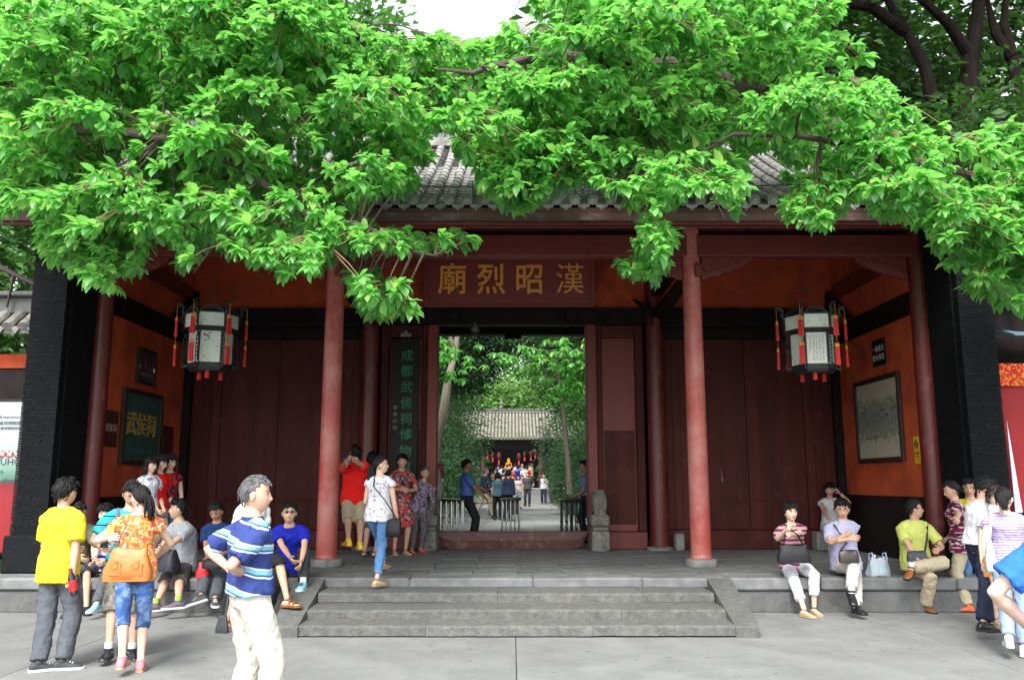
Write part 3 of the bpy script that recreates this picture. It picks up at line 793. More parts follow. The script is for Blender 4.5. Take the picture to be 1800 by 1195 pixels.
mb = MB()
for i in range(7):
    x = -0.6 + i * 0.2 + random.uniform(-0.05, 0.05); z = -0.1 + random.uniform(-0.25, 0.3)
    mb.box(x - 0.07, x + 0.07, -0.033, -0.0305, z, z + 0.012); mb.box(x - 0.05, x + 0.05, -0.033, -0.0305, z + 0.02, z + 0.03)
mb.build('map_roofs', mat('map_ink', (0.02, 0.03, 0.03), 0.6), e)
e, hx, hz = wall_thing('no_smoking_sign', 'yellow no smoking notice beside the framed map on the right wall', 'sign', 13.16, 13.34, 1.93, 2.35, 1)
cbox('plate', (-hx, hx, -0.008, 0, -hz, hz), mat('sign_yellow', (0.75, 0.42, 0.02), 0.5, 0.05), e, 0.002)
mb = MB(); mb.tube([(0.055 * math.cos(a), -0.011, 0.09 + 0.055 * math.sin(a)) for a in np.linspace(0, 2 * PI, 21)], 0.007, 4)
mb.tube([(-0.04, -0.012, 0.13), (0.04, -0.012, 0.05)], 0.006, 4); mb.box(-0.035, 0.035, -0.012, -0.009, 0.082, 0.094); mb.build('symbol', M_board_dk, e)
text_obj('禁止吸烟', 0.042, M_board_dk, e, (0, -0.010, -0.05), (R(90), 0, 0), 0.0005); text_obj('NO SMOKING', 0.022, M_board_dk, e, (0, -0.010, -0.10), (R(90), 0, 0), 0.0005)

# ------------------------------------------------------------------ palace lanterns
M_lw = mat('lantern_black_wood', (0.022, 0.024, 0.024), 0.45, 0.25, 20, 0.2, 60)
def paint_mat(name, seed):
    m = bpy.data.materials.new(name); m.use_nodes = True; N, L = m.node_tree.nodes, m.node_tree.links
    b = N['Principled BSDF']; b.inputs['Roughness'].default_value = 0.12
    tc = N.new('ShaderNodeTexCoord'); mp = N.new('ShaderNodeMapping'); mp.inputs['Location'].default_value = (seed, seed * 2, seed); L.new(tc.outputs['Object'], mp.inputs['Vector'])
    n1 = N.new('ShaderNodeTexNoise'); n1.inputs['Scale'].default_value = 9; n1.inputs['Detail'].default_value = 8; n1.inputs['Roughness'].default_value = 0.7; n1.inputs['Distortion'].default_value = 1.5
    L.new(mp.outputs[0], n1.inputs['Vector'])
    rp = N.new('ShaderNodeValToRGB'); el = rp.color_ramp.elements
    el[0].position = 0.30; el[0].color = (0.03, 0.035, 0.035, 1); el[1].position = 0.44; el[1].color = (0.72, 0.78, 0.72, 1)
    L.new(n1.outputs['Fac'], rp.inputs['Fac']); L.new(rp.outputs['Color'], b.inputs['Base Color'])
    return m
M_ink = mat('brush_ink', (0.03, 0.035, 0.035), 0.6)
M_glass = mat('lantern_glass', (0.76, 0.80, 0.75), 0.12, 0.06, 5, spec=0.6)
M_tass = mat('tassel_red', (0.62, 0.012, 0.008), 0.7, 0.15, 60, 0.3, 120, stretch=(1, 1, 0.05), sheen=0.3)
M_tasg = mat('tassel_gold', (0.75, 0.33, 0.05), 0.35, 0.1, 10, metal=0.3)
M_paint = [paint_mat('ink_painting', 1.3), paint_mat('ink_landscape', 4.1)]
def lantern(c, rot, label, seed):
    rnd = random.Random(seed)
    e = empty('palace_lantern', c, label, 'lantern', 'palace lanterns hanging in the front bays'); e.rotation_euler = (0, 0, R(rot)); e.scale = (.94, .94, .94)
    def hexp(r, z): return [(r * math.cos(PI / 3 * k), r * math.sin(PI / 3 * k), z) for k in range(6)]
    # z=0 centre. body -.52...+.52
    RU, RL = 0.43, 0.355
    MB().loft([hexp(RL + 0.01, 0.115), hexp(RU - 0.02, 0.16), hexp(RU + 0.012, 0.165), hexp(RU + 0.012, 0.19)]).build('middle_rail', M_lw, e); MB().loft([hexp(RU + 0.012, 0.415), hexp(RU + 0.012, 0.44)]).build('top_rail', M_lw, e)
    MB().loft([hexp(RL - 0.04, -0.54), hexp(RL - 0.02, -0.50), hexp(RL + 0.012, -0.498), hexp(RL + 0.012, -0.406)]).build('base', M_lw, e)
    panels = [0, 1, 2, 3, 4, 5]
    for k in range(6):
        a0, a1 = PI / 3 * k, PI / 3 * (k + 1)
        for (r, z0, z1, nm) in ((RU, 0.191, 0.414, 'upper_panel'), (RL, -0.405, 0.113, 'lower_panel')):
            p0 = Vector((r * math.cos(a0), r * math.sin(a0), 0)); p1 = Vector((r * math.cos(a1), r * math.sin(a1), 0)); nrm = ((p0 + p1) / 2).normalized()
            d = (p1 - p0).normalized()
            q0 = p0 + d * 0.02; q1 = p1 - d * 0.02
            mb = MB()
            vs = [(*(q0 + nrm * 0.0).to_2d(), z0), (*(q1).to_2d(), z0), (*(q1).to_2d(), z1), (*(q0).to_2d(), z1)]
            vs += [(v[0] - nrm.x * 0.012, v[1] - nrm.y * 0.012, v[2]) for v in vs]
            mb.add(vs, [(0, 1, 2, 3), (7, 6, 5, 4), (0, 4, 5, 1), (1, 5, 6, 2), (2, 6, 7, 3), (3, 7, 4, 0)])
            calli = (k + seed) % 2 == 0
            pn = mb.build(nm, M_glass if calli and nm == 'lower_panel' else M_paint[k % 2], e)
            if calli and nm == 'lower_panel':      # columns of small brush strokes
                mk = MB(); W = (q1 - q0).length
                for cc in range(5):
                    u = W * (0.18 + 0.16 * cc)
                    z = z1 - 0.05
                    while z > z0 + (0.05 if cc else 0.2):
                        for s_ in range(3):
                            uu = u + rnd.uniform(-0.012, 0.012); zz = z + rnd.uniform(-0.011, 0.011); ln = rnd.uniform(0.006, 0.013); hh = rnd.uniform(0.0015, 0.003)
                            if rnd.random() < 0.4: ln, hh = hh, ln
                            P = [q0 + d * (uu + sx * ln) + nrm * 0.0015 + Vector((0, 0, zz + sz * hh)) for sx, sz in ((-1, -1), (1, -1), (1, 1), (-1, 1))]
                            mk.add(P, [(0, 1, 2, 3)])
                        z -= 0.034
                ib = mk.build('brush_strokes', M_ink, pn)
        # frame rails around the panels
        mb = MB()
        mid = (a0 + a1) / 2
        for r, z0, z1 in ((RU, 0.2, 0.4), (RL, -0.385, 0.1)):
            x, y = r * math.cos(a0), r * math.sin(a0)
            mb.tube([(x, y, z0), (x, y, z1)], 0.019, 6)
        mb.build('corner_post', M_lw, e)
        # pierced crest above each upper panel
        p0 = Vector((RU * math.cos(a0), RU * math.sin(a0), 0)); p1 = Vector((RU * math.cos(a1), RU * math.sin(a1), 0))
        mb = MB()
        for j, (hh, rr) in enumerate(((0.10, 0.012), (0.055, 0.009))):
            mb.tube([p0.lerp(p1, 0.08 + 0.84 * t) + Vector((0, 0, 0.44 + hh * math.sin(PI * t) ** 0.6)) for t in np.linspace(0, 1, 9)], rr, 5)
        for t in np.linspace(0.15, 0.85, 7):
            b_ = p0.lerp(p1, t); mb.tube([b_ + Vector((0, 0, 0.44)), p0.lerp(p1, t + 0.04 * (1 if t < 0.5 else -1)) + Vector((0, 0, 0.44 + 0.095 * math.sin(PI * t) ** 0.6))], 0.007, 4)
        mb.build('crest', M_lw, e)
        # dragon-head finial at the corner: rising neck, head with jaw and horn pointing outward
        ca, sa = math.cos(a0), math.sin(a0)
        def P(r, z): return (ca * r, sa * r, z)
        mb = MB()
        mb.tube([P(RU + 0.0, 0.38), P(RU + 0.045, 0.46), P(RU + 0.03, 0.54), P(RU + 0.08, 0.585), P(RU + 0.15, 0.575)], [0.03, 0.032, 0.028, 0.03, 0.014], 6)
        mb.tube([P(RU + 0.06, 0.56), P(RU + 0.13, 0.535)], [0.014, 0.008], 5); mb.tube([P(RU + 0.07, 0.60), P(RU + 0.03, 0.655)], [0.012, 0.004], 5)
        mb.tube([P(RU + 0.035, 0.5), P(RU + 0.0, 0.57)], [0.012, 0.004], 5)
        # pierced wing under the corner and along the lower body
        for z in (0.15, 0.24, 0.33): mb.tube([P(RU + 0.03 + 0.022 * math.cos(t), z + 0.03 * math.sin(t)) for t in np.linspace(0, 5.5, 9)], 0.007, 4)
        mb.build('dragon_finial', M_lw, e, smooth=True)
        mb = MB()
        for i in range(7):
            z = 0.06 - i * 0.068
            mb.tube([P(RL + 0.05 + 0.026 * math.cos(t), z + 0.03 * math.sin(t)) for t in np.linspace(0, 5.8, 9)], 0.007, 4)
        mb.tube([P(RL + 0.03, 0.1), P(RL + 0.082, 0.0), P(RL + 0.08, -0.4), P(RL + 0.03, -0.46)], 0.009, 4)
        mb.tube([P(RL, -0.44), P(RL + 0.07, -0.48), P(RL + 0.10, -0.43), P(RL + 0.06, -0.40)], [0.03, 0.024, 0.016, 0.008], 6)
        mb.build('pierced_wing', M_lw, e, smooth=True)
        # tassels: two on a cord under each dragon head, one above the other
        tp = Vector(P(RU + 0.13, 0.55)); zt = 0.30
        for z0, ln, nn in ((0.33, 0.30, 2), (-0.10 - 0.03 * (k % 2), 0.33, 2 if k % 3 else 1)):
            for j in range(nn):
                off = Vector((-sa, ca, 0)) * (0.026 * (j - (nn - 1) / 2) * 1.6)
                mb = MB(); c0 = tp + off; c0.z = z0
                mb.tube([c0, c0 - Vector((0, 0, 0.03)), c0 - Vector((0, 0, ln * 0.5)), c0 - Vector((rnd.uniform(-.01, .01), 0, ln))], [0.016, 0.020, 0.021, 0.024], 9)
                t_ = mb.build('tassel', M_tass, e, smooth=True)
                mb = MB(); mb.tube([c0 + Vector((0, 0, 0.035)), c0 + Vector((0, 0, 0.02)), c0 + Vector((0, 0, 0.006)), c0, c0 - Vector((0, 0, 0.012)), c0 - Vector((0, 0, 0.03))], [0.01, 0.021, 0.016, 0.022, 0.025, 0.022], 9)
                mb.build('tassel_cap', M_tasg, t_, smooth=True)
        mb = MB(); mb.tube([tp, (tp.x, tp.y, 0.36)], 0.005, 4); mb.tube([(tp.x, tp.y, 0.03), (tp.x, tp.y, -0.07)], 0.004, 4)
        mb.build('tassel_cord', M_tasg, e)
    for k in range(3):
        a = 2 * PI * k / 3 + 0.4; mb = MB().tube([(0.2 * math.cos(a), 0.2 * math.sin(a), -0.5), (0.2 * math.cos(a), 0.2 * math.sin(a), -0.66)], [0.03, 0.036], 8)
        mb.build('tassel', M_tass, e, smooth=True)
    mb = MB()
    top = (5.12 - c[2]) / .94
    mb.tube([(-0.05, 0, 0.44), (-0.045, 0, top)], 0.006, 4); mb.tube([(0.05, 0, 0.44), (0.0, 0, top)], 0.006, 4)
    mb.build('hanging_cord', mat('lantern_cord', (0.10, 0.04, 0.035), 0.8), e)
    for k in range(6):
        a = PI / 3 * k; mb = MB().tube([(0, 0, 0.5), (RU * math.cos(a), RU * math.sin(a), 0.43)], 0.008, 4); mb.build('roof_rib', M_lw, e)
p = at(371, 598, 13.35); lantern(tuple(p), 18, 'black hexagonal lantern with calligraphy panels hanging in the left bay', 1)
p = at(1427, 601, 13.35); lantern(tuple(p), -6, 'black hexagonal lantern with ink-painted panels hanging in the right bay', 2)

# ------------------------------------------------------------------ door stones (drum on a carved pedestal)
def drum_stone(px, label):
    c = at(px, 900, DY - 0.45); x = c.x; sg = 1 if x > 0 else -1
    e = empty('drum_stone', (x, DY - 0.42, PLAT), label, 'door stone')
    w = 0.13
    mb = MB().box(-w - 0.03, w + 0.03, -0.30, 0.30, 0, 0.36, bev=0.02); mb.build('plinth', M_dstone, e)
    mb = MB().box(-w - 0.015, w + 0.015, -0.25, 0.28, 0.365, 0.43, bev=0.02).box(-w - 0.035, w + 0.035, -0.28, 0.3, 0.435, 0.64, bev=0.03)
    mb.build('pedestal', M_dstone, e)
    mb = MB()
    for i in range(5):
        for k in range(3):
            aa = np.linspace(0, 5, 8); cx = -0.12 + 0.06 * i; cz = 0.47 + 0.065 * k
            mb.tube([(cx + 0.022 * math.cos(t) * (1 - t / 8), -0.285, cz + 0.024 * math.sin(t) * (1 - t / 8)) for t in aa], 0.008, 4)
    mb.build('carving', M_dstone, e)
    # the drum: rounded top, seen edge on, with a carved beast face on the front
    poly = [(-0.24, 0.642)]
    for t in np.linspace(PI, 0, 15): poly.append((0.0 + 0.25 * math.cos(t), 0.84 + 0.22 * math.sin(t)))
    poly.append((0.25, 0.642))
    mb = MB().prism(poly, 0, -w * 0.75, w * 0.75); d = mb.build('drum', M_dstone, e)
    mb = MB()
    for sgx in (-1, 1):
        mb.prism([(0.84 * 0 + 0.205 * math.cos(t), 0.84 + 0.175 * math.sin(t)) for t in np.linspace(0, 2 * PI, 17)[:-1]], 0, sgx * w * 0.75, sgx * (w * 0.75 + 0.025))
        mb.tube([(sgx * (w * 0.8), 0.11 * math.cos(t), 0.84 + 0.11 * math.sin(t)) for t in np.linspace(0, 2 * PI, 13)], 0.014, 4)
    mb.build('drum_face', M_dstone, d)
    mb = MB()
    for i in range(9):
        t = R(200 - i * 14); mb.tube([(-w * 0.6 + (0.02 if i % 2 else 0), 0.262 * math.cos(t), 0.84 + 0.232 * math.sin(t)), (w * 0.6, 0.262 * math.cos(t), 0.84 + 0.232 * math.sin(t))], 0.014, 5)
    mb.tube([(-0.05, -0.255, 0.70), (-0.04, -0.27, 0.80), (-0.05, -0.24, 0.92)], 0.02, 5); mb.tube([(0.05, -0.255, 0.70), (0.04, -0.27, 0.80), (0.05, -0.24, 0.92)], 0.02, 5)
    mb.build('beast_relief', M_dstone, d)
drum_stone(754, 'carved grey drum stone left of the threshold, the old woman leans on it')
drum_stone(1053, 'carved grey drum stone right of the threshold')
# cctv camera under the lintel
p = at(835, 585, 16.0); e = empty('security_camera', tuple(p), 'small dome security camera under the lintel of the doorway', 'camera')
MB().lathe([(0.07, 0.02), (0.075, 0.05), (0.075, 0.10), (0.05, 0.115), (0.02, 0.12), (0.02, 0.2)], n=14).build('housing', mat('grey_plastic', (0.12, 0.12, 0.125), 0.4), e, smooth=True)
MB().ell((0, 0, 0.015), (0.055, 0.055, 0.05), 8).build('dome', mat('smoked_dome', (0.02, 0.02, 0.025), 0.1), e, smooth=True)

# ------------------------------------------------------------------ inside the courtyard
CG = 0.42
path = empty('courtyard_path', (0, 17, CG), kind='structure')
MB().add([(-30, 16.9, CG - 0.03), (30, 16.9, CG - 0.03), (30, 140, CG - 0.03), (-30, 140, CG - 0.03)], [(0, 1, 2, 3)]).build('garden_ground', M_soil)
tag(bpy.data.objects['garden_ground'], kind='structure')
y = 16.7; r = 0
while y < 50:
    d = 0.62 + 0.02 * (y - 17); hw = 2.35 if y > 20 else 3.0
    w = 1.0 if y < 24 else (1.5 if y < 32 else 2.35)
    x = -hw - (0.4 if r % 2 else 0)
    while x < hw - 0.1:
        x1 = min(x + w, hw)
        if x1 > -hw + 0.1:
            box_obj_ = MB().box(max(x, -hw) + 0.006, x1 - 0.006, y + 0.006 - 17, y + d - 0.006 - 17, -0.04, random.uniform(-0.004, 0.003), bev=0.006)
            o = box_obj_.build('paving_slab', M_path, path)
        x = x1
    y += d; r += 1
    if r > 60: break
PEND = y
for sg in (-1, 1):
    yy = 20.0
    while yy < PEND:
        n = min(yy + 1.6, PEND)
        MB().box(min(sg * 2.36, sg * 2.5), max(sg * 2.36, sg * 2.5), yy - 17 + 0.005, n - 17 - 0.005, -0.1, 0.06, bev=0.01).build('border_stone', M_stone, path); yy = n
# the ramp and steps up to the far hall
HF = 1.22
rise = [(PEND + 0.8 * i) for i in range(8)]
fs = empty('courtyard_steps', (0, PEND, CG), kind='structure')
for i, yy in enumerate(rise):
    z1 = CG + (HF - CG) * (i + 1) / 8
    MB().box(-2.3, 2.3, 0.8 * i, 9.0, (HF - CG) * i / 8 - 0.05, (HF - CG) * (i + 1) / 8, bev=0.015).build('step_stone', M_path, fs)
# far hall
FH = empty('far_hall', (0, 66, HF), 'distant hall with grey tiled roof and dark open front at the path end', 'building')
FO = (0, 66, HF)
def fp(name, mb, m, parent=None, smooth=False): return mb.build(name, m, FH if parent is None else parent, smooth=smooth, off=FO)
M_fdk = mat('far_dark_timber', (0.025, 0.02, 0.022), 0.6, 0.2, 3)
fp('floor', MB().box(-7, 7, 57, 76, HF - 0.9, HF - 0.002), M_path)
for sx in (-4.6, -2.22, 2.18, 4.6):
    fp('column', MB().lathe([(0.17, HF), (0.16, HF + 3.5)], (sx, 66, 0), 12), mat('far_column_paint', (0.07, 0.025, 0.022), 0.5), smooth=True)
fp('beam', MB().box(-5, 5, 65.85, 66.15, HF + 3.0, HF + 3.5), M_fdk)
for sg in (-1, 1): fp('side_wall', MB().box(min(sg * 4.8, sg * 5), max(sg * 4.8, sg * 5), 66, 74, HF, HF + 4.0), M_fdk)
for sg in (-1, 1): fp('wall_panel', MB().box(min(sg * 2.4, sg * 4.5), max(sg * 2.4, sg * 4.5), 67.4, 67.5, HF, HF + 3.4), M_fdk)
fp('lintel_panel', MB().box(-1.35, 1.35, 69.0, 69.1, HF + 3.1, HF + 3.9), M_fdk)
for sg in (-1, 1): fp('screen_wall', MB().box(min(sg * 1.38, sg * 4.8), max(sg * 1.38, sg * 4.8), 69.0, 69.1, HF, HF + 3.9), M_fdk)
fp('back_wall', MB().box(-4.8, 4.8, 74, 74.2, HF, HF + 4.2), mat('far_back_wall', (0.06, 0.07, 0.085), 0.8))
fz0, fz1, fy0, fy1 = HF + 3.72, HF + 6.0, 64.8, 69.6
rings = []
for i in range(6):
    t = i / 5; yy = fy0 + (fy1 - fy0) * t; z = fz0 + (fz1 - fz0) * (0.85 * t + 0.15 * t * t); rings.append([(-5.6, yy, z), (5.6, yy, z), (5.6, yy, z - 0.12), (-5.6, yy, z - 0.12)])
M_ftile = mat('far_mossy_tile', (0.22, 0.21, 0.17), 0.9, 0.25, 3, 0.3, 20, wear=(0.10, 0.13, 0.05), wscale=1.4, wamt=0.5)
froof = fp('roof', MB().loft(rings), mat('far_pan_tile', (0.07, 0.068, 0.055), 0.9, 0.3, 5))
mb = MB()
for c in range(42):
    x = -5.5 + c * 0.268
    for i in range(5):
        t0, t1 = i / 5, (i + 1) / 5
        def zz(t): return fz0 + (fz1 - fz0) * (0.85 * t + 0.15 * t * t)
        mb.tube([(x, fy0 + (fy1 - fy0) * t0 - 0.03, zz(t0) + 0.015), (x, fy0 + (fy1 - fy0) * t1, zz(t1) + 0.03)], [0.085, 0.075], 6)
tag(fp('roof_tiles', mb, M_ftile, froof, smooth=True), kind='stuff')
mb = MB()
for c in range(42): mb.prism([(-5.37 + c * 0.268 - 0.09, fz0), (-5.37 + c * 0.268, fz0 - 0.12), (-5.37 + c * 0.268 + 0.09, fz0)], 1, fy0 - 0.04, fy0 - 0.02)
tag(fp('drip_tiles', mb, M_ftile, froof), kind='stuff')
fp('ridge', MB().box(-5.7, 5.7, fy1 - 0.15, fy1 + 0.15, fz1, fz1 + 0.22, bev=0.03), M_ridge, froof)
fp('ridge_cap', MB().box(-5.7, 5.7, fy1 - 0.2, fy1 + 0.2, fz1 + 0.225, fz1 + 0.32, bev=0.03), M_ridge, froof)
fp('ridge_ornament', MB().lathe([(0.12, fz1 + 0.32), (0.18, fz1 + 0.45), (0.06, fz1 + 0.6), (0.12, fz1 + 0.75), (0.02, fz1 + 1.1)], (-0.9, fy1, 0), 8), M_ridge, froof, smooth=True)
fp('back_slope', MB().add([(-5.6, fy1, fz1), (5.6, fy1, fz1), (5.6, 75, fz0), (-5.6, 75, fz0)], [(0, 1, 2, 3)]), M_ftile, froof)
# red lanterns and a gilt figure inside the far hall
for i, (px, py, s) in enumerate(((857, 796, .6), (866, 799, .7), (877, 801, .9), (912, 802, .85), (922, 798, .65), (933, 797, .7), (941, 795, .55))):
    p = at(px, py, 65.6); e = empty('red_lantern', tuple(p), 'small red silk lantern in the far hall, %s of the seven' % ('leftmost', 'second from left', 'third from left', 'middle one', 'third from right', 'second from right', 'rightmost')[i], 'lantern', 'red lanterns in the far hall')
    MB().lathe([(0.08, -0.32 * s), (0.17 * s, -0.2 * s), (0.2 * s, 0), (0.17 * s, 0.2 * s), (0.08, 0.32 * s)], n=10).build('shade', mat('red_silk', (0.07, 0.005, 0.007), 0.6), e, smooth=True)
    MB().tube([(0, 0, -0.32 * s), (0, 0, -0.75 * s)], [0.04, 0.06], 6).build('tassel', M_tass, e)
    MB().tube([(0, 0, 0.32 * s), (0, 0, HF + 3.0 - p.z)], 0.015, 4).build('cord', M_iron, e)
p = at(894, 814, 72.5); e = empty('gilt_shrine', (p.x, p.y, HF), 'golden shrine figure glowing at the back of the far hall', 'statue')
mb = MB(); zc_ = p.z - HF
mb.box(-0.6, 0.6, -0.4, 0.4, 0, zc_ - 0.9, bev=0.05)
mb.build('altar', M_fdk, e)
mb = MB().lathe([(0.42, zc_ - 0.9), (0.5, zc_ - 0.6), (0.28, zc_ - 0.2), (0.26, zc_ + 0.0), (0.1, zc_ + 0.1), (0.13, zc_ + 0.2), (0.12, zc_ + 0.32), (0.02, zc_ + 0.45)], n=12, sy=0.7); mb.build('figure', mat('gilt_glow', (0.8, 0.35, 0.05), 0.35, 0.5, 6, metal=0.5, emit=(1.0, 0.38, 0.05, 0.35)), e, smooth=True)  # emission makes the gilt glow in place of light falling on it
p = at(934, 818, 67.0); e = empty('paper_notice', tuple(p), 'yellow paper notice on the dark wall of the far hall', 'notice')
MB().box(-0.13, 0.13, -0.02, 0.0, -0.17, 0.17).build('sheet', mat('notice_yellow', (0.35, 0.28, 0.08), 0.7), e)

# steel queue racks behind the threshold
def rack(px0, px1, Y, label):
    a = at(px0, 880, Y); b = at(px1, 880, Y); w = b.x - a.x; cx = (a.x + b.x) / 2; H = 0.88; dd = 0.46
    e = empty('steel_rack', (cx, Y, CG), label, 'ticket gate', 'steel ticket gates behind the threshold')
    h = w / 2
    mb = MB(); rr = 0.05
    loop = []
    for (sx, sy, a0) in ((1, 1, 0), (-1, 1, 90), (-1, -1, 180), (1, -1, 270)):
        for q_ in range(4):
            t = R(a0 + q_ * 30); loop.append((sx * (h - rr) + rr * math.cos(t), sy * (dd / 2 - rr) + rr * math.sin(t), H))
    loop.append(loop[0]); mb.tube(loop, 0.026, 8); mb.build('top_rail', M_chrome, e, smooth=True)
    MB().box(-h + 0.03, h - 0.03, -dd / 2 + 0.03, dd / 2 - 0.03, H - 0.06, H - 0.035, bev=0.005).build('top_plate', M_iron, e)
    n = 5
    for i in range(n):
        for sy in (-1, 1):
            x = -h + 0.02 + (w - 0.04) * i / (n - 1)
            mb = MB().tube([(x, sy * dd / 2, 0), (x, sy * dd / 2, H - 0.02)], 0.017 if i % 2 == 0 else 0.012, 7)
            for z in (0.28, 0.42, 0.56): mb.tube([(x, sy * dd / 2, z), (x, sy * dd / 2, z + 0.03)], 0.024, 7)
            mb.build('upright', M_chrome, e, smooth=True)
    for z in (0.06,): 
        MB().box(-h, h, -dd / 2 - 0.02, dd / 2 + 0.02, 0.0, 0.03, bev=0.004).build('foot_plate', M_chrome, e)
    return e
rack(775, 815, 17.6, 'steel ticket gate left of the officer in the blue shirt')
rack(881, 914, 18.0, 'steel ticket gate standing in the middle of the doorway')
r3 = rack(985, 1023, 17.9, 'steel ticket gate at the right door jamb by the second officer')
# ticket baskets hung inside two of the gates
for px, Y, lab in ((903, 18.0, 'grey ticket bin hung inside the middle steel gate'), (1003, 17.9, 'grey ticket bin hung inside the right steel gate')):
    p = at(px, 890, Y)
    e = empty('ticket_bin', (p.x, Y, CG + 0.58), lab, 'bin')
    MB().loft([[(-0.10, -0.1, 0), (0.10, -0.1, 0), (0.10, 0.1, 0), (-0.10, 0.1, 0)], [(-0.13, -0.13, 0.32), (0.13, -0.13, 0.32), (0.13, 0.13, 0.32), (-0.13, 0.13, 0.32)]]).build('bucket', mat('bin_grey', (0.10, 0.12, 0.13), 0.4, 0.4, 20), e)
    MB().box(-0.14, 0.14, -0.14, 0.14, 0.325, 0.345, bev=0.004).build('rim', M_iron, e)
# guide rope between the gates
e = MB().tube([tuple(at(812, 882, 17.8)), tuple(at(850, 885, 17.9)), tuple(at(883, 881, 18.0))], 0.008, 5).build('guide_wire', M_chrome); tag(e, 'thin steel wire strung from left ticket gate to middle gate', 'wire')
# garden stones at the left of the path: a rounded stele and the red and white ribbon post
p = on(792, 912, CG); e = empty('stele', (p.x - 0.1, 24.0, CG), 'small grey round-topped stone stele beside the left of the path', 'stone')
MB().prism([(-0.28, 0)] + [(0.28 * math.cos(t), 0.9 + 0.3 * math.sin(t)) for t in np.linspace(PI, 0, 11)] + [(0.28, 0)], 1, -0.12, 0.12).build('slab', M_dstone, e)
p = at(773, 845, 17.8); e = empty('ribbon_post', (p.x, 17.8, CG), 'post wrapped in red with pale flowers beside the left jamb', 'post')
MB().tube([(0, 0, 0), (0, 0, 1.62)], 0.075, 12).build('post', mat('post_red', (0.25, 0.03, 0.03), 0.6), e, smooth=True)
for i in range(9):
    a = i * 2.4; MB().ell((0.075 * math.cos(a), 0.075 * math.sin(a), 0.9 + i * 0.075), (0.026, 0.026, 0.026), 5).build('flower', M_white, e, smooth=True)
p = at(766, 850, 17.4); e = empty('tall_stone', (p.x - 0.12, 17.5, CG), 'pale tall garden stone half hidden behind left drum stone', 'stone')
MB().loft([[(r * math.cos(t) * (1 + 0.15 * math.sin(3 * t + z)), r * 0.8 * math.sin(t), z) for t in np.linspace(0, 2 * PI, 11)[:-1]] for r, z in ((0.24, 0), (0.26, 0.3), (0.2, 0.8), (0.23, 1.2), (0.12, 1.6), (0.03, 1.7))]).build('rock', mat('pale_limestone', (0.3, 0.3, 0.26), 0.9, 0.25, 5, 0.6, 12), e, smooth=True)

# ------------------------------------------------------------------ left and right of the gatehouse
# left: garden wall with tiled coping and a large poster
bw = empty('garden_wall', (-9.6, 13.3, PLAT), 'side wall with grey tiled coping and orange plaster left of black pier', 'wall')
BO = (-9.6, 13.3, PLAT)
def bp_(name, mb, m, parent=None, smooth=False): return mb.build(name, m, parent or bw, smooth=smooth, off=BO)
za = at(20, 635, 13.2).z; zb = at(20, 540, 13.3).z
bp_('wall', MB().box(-13, -7.1, 13.3, 13.6, PLAT, za - 0.3), M_black)
bp_('plaster_band', MB().box(-13, -7.1, 13.25, 13.6, za - 0.1, za + 0.12), M_orange)
bp_('wall_beam', MB().box(-13, -7.1, 13.22, 13.6, za - 0.72, za - 0.12, bev=0.01), M_black)
bp_('coping', MB().box(-13, -7.1, 13.1, 13.7, zb - 0.14, zb + 0.12, bev=0.02), M_ridge)
bp_('coping_cap', MB().box(-13, -7.1, 13.0, 13.8, zb + 0.125, zb + 0.2, bev=0.02), M_ridge)
for i in range(24):
    x = -7.2 - i * 0.24
    t = bp_('coping_tile', MB().tube([(x, 13.12, zb - 0.16), (x, 12.78, zb - 0.42)], [0.085, 0.09], 10), M_tile, smooth=True)
    bp_('drip_tile', MB().prism([(x - 0.2, zb - 0.40), (x - 0.12, zb - 0.52), (x - 0.04, zb - 0.40)], 1, 12.78, 12.80), M_tile)
bp_('eave_slab', MB().prism([(13.2, zb - 0.15), (12.82, zb - 0.46), (12.82, zb - 0.5), (13.2, zb - 0.35)], 0, -13, -7.1), M_tile)
# poster
ptop = at(15, 706, 12.9).z
pm = bpy.data.materials.new('poster_print'); pm.use_nodes = True; N, L = pm.node_tree.nodes, pm.node_tree.links
b = N['Principled BSDF']; b.inputs['Roughness'].default_value = 0.4
tc = N.new('ShaderNodeTexCoord'); sp = N.new('ShaderNodeSeparateXYZ'); L.new(tc.outputs['Object'], sp.inputs[0])
nz = N.new('ShaderNodeTexNoise'); nz.inputs['Scale'].default_value = 7; nz.inputs['Detail'].default_value = 6; L.new(tc.outputs['Object'], nz.inputs['Vector'])
ma = N.new('ShaderNodeMath'); ma.operation = 'MULTIPLY_ADD'; L.new(nz.outputs['Fac'], ma.inputs[0]); ma.inputs[1].default_value = 0.14; L.new(sp.outputs[2], ma.inputs[2])
mr = N.new('ShaderNodeMapRange'); mr.inputs['From Min'].default_value = 0.0; mr.inputs['From Max'].default_value = 2.3; L.new(ma.outputs[0], mr.inputs['Value'])
rp = N.new('ShaderNodeValToRGB'); el = rp.color_ramp.elements
for p_, c_ in ((0.0, (0.30, 0.01, 0.015)), (0.38, (0.28, 0.012, 0.018)), (0.46, (0.20, 0.01, 0.015)), (0.48, (0.03, 0.05, 0.05)), (0.50, (0.08, 0.20, 0.15)), (0.62, (0.26, 0.38, 0.32)), (0.75, (0.36, 0.41, 0.41)), (0.97, (0.38, 0.42, 0.45))):
    x = el.new(p_); x.color = (*c_, 1)
el[0].color = (0.2, 0.008, 0.01, 1); el[-1].color = (0.40, 0.43, 0.46, 1)
L.new(mr.outputs[0], rp.inputs['Fac']); L.new(rp.outputs['Color'], b.inputs['Base Color'])
po = empty('poster', (-8.2, 12.95, PLAT + 0.2), 'large museum poster with a red lantern print at the far left', 'poster')
hp = ptop - PLAT - 0.2
xr = at(38, 800, 12.95).x + 8.2
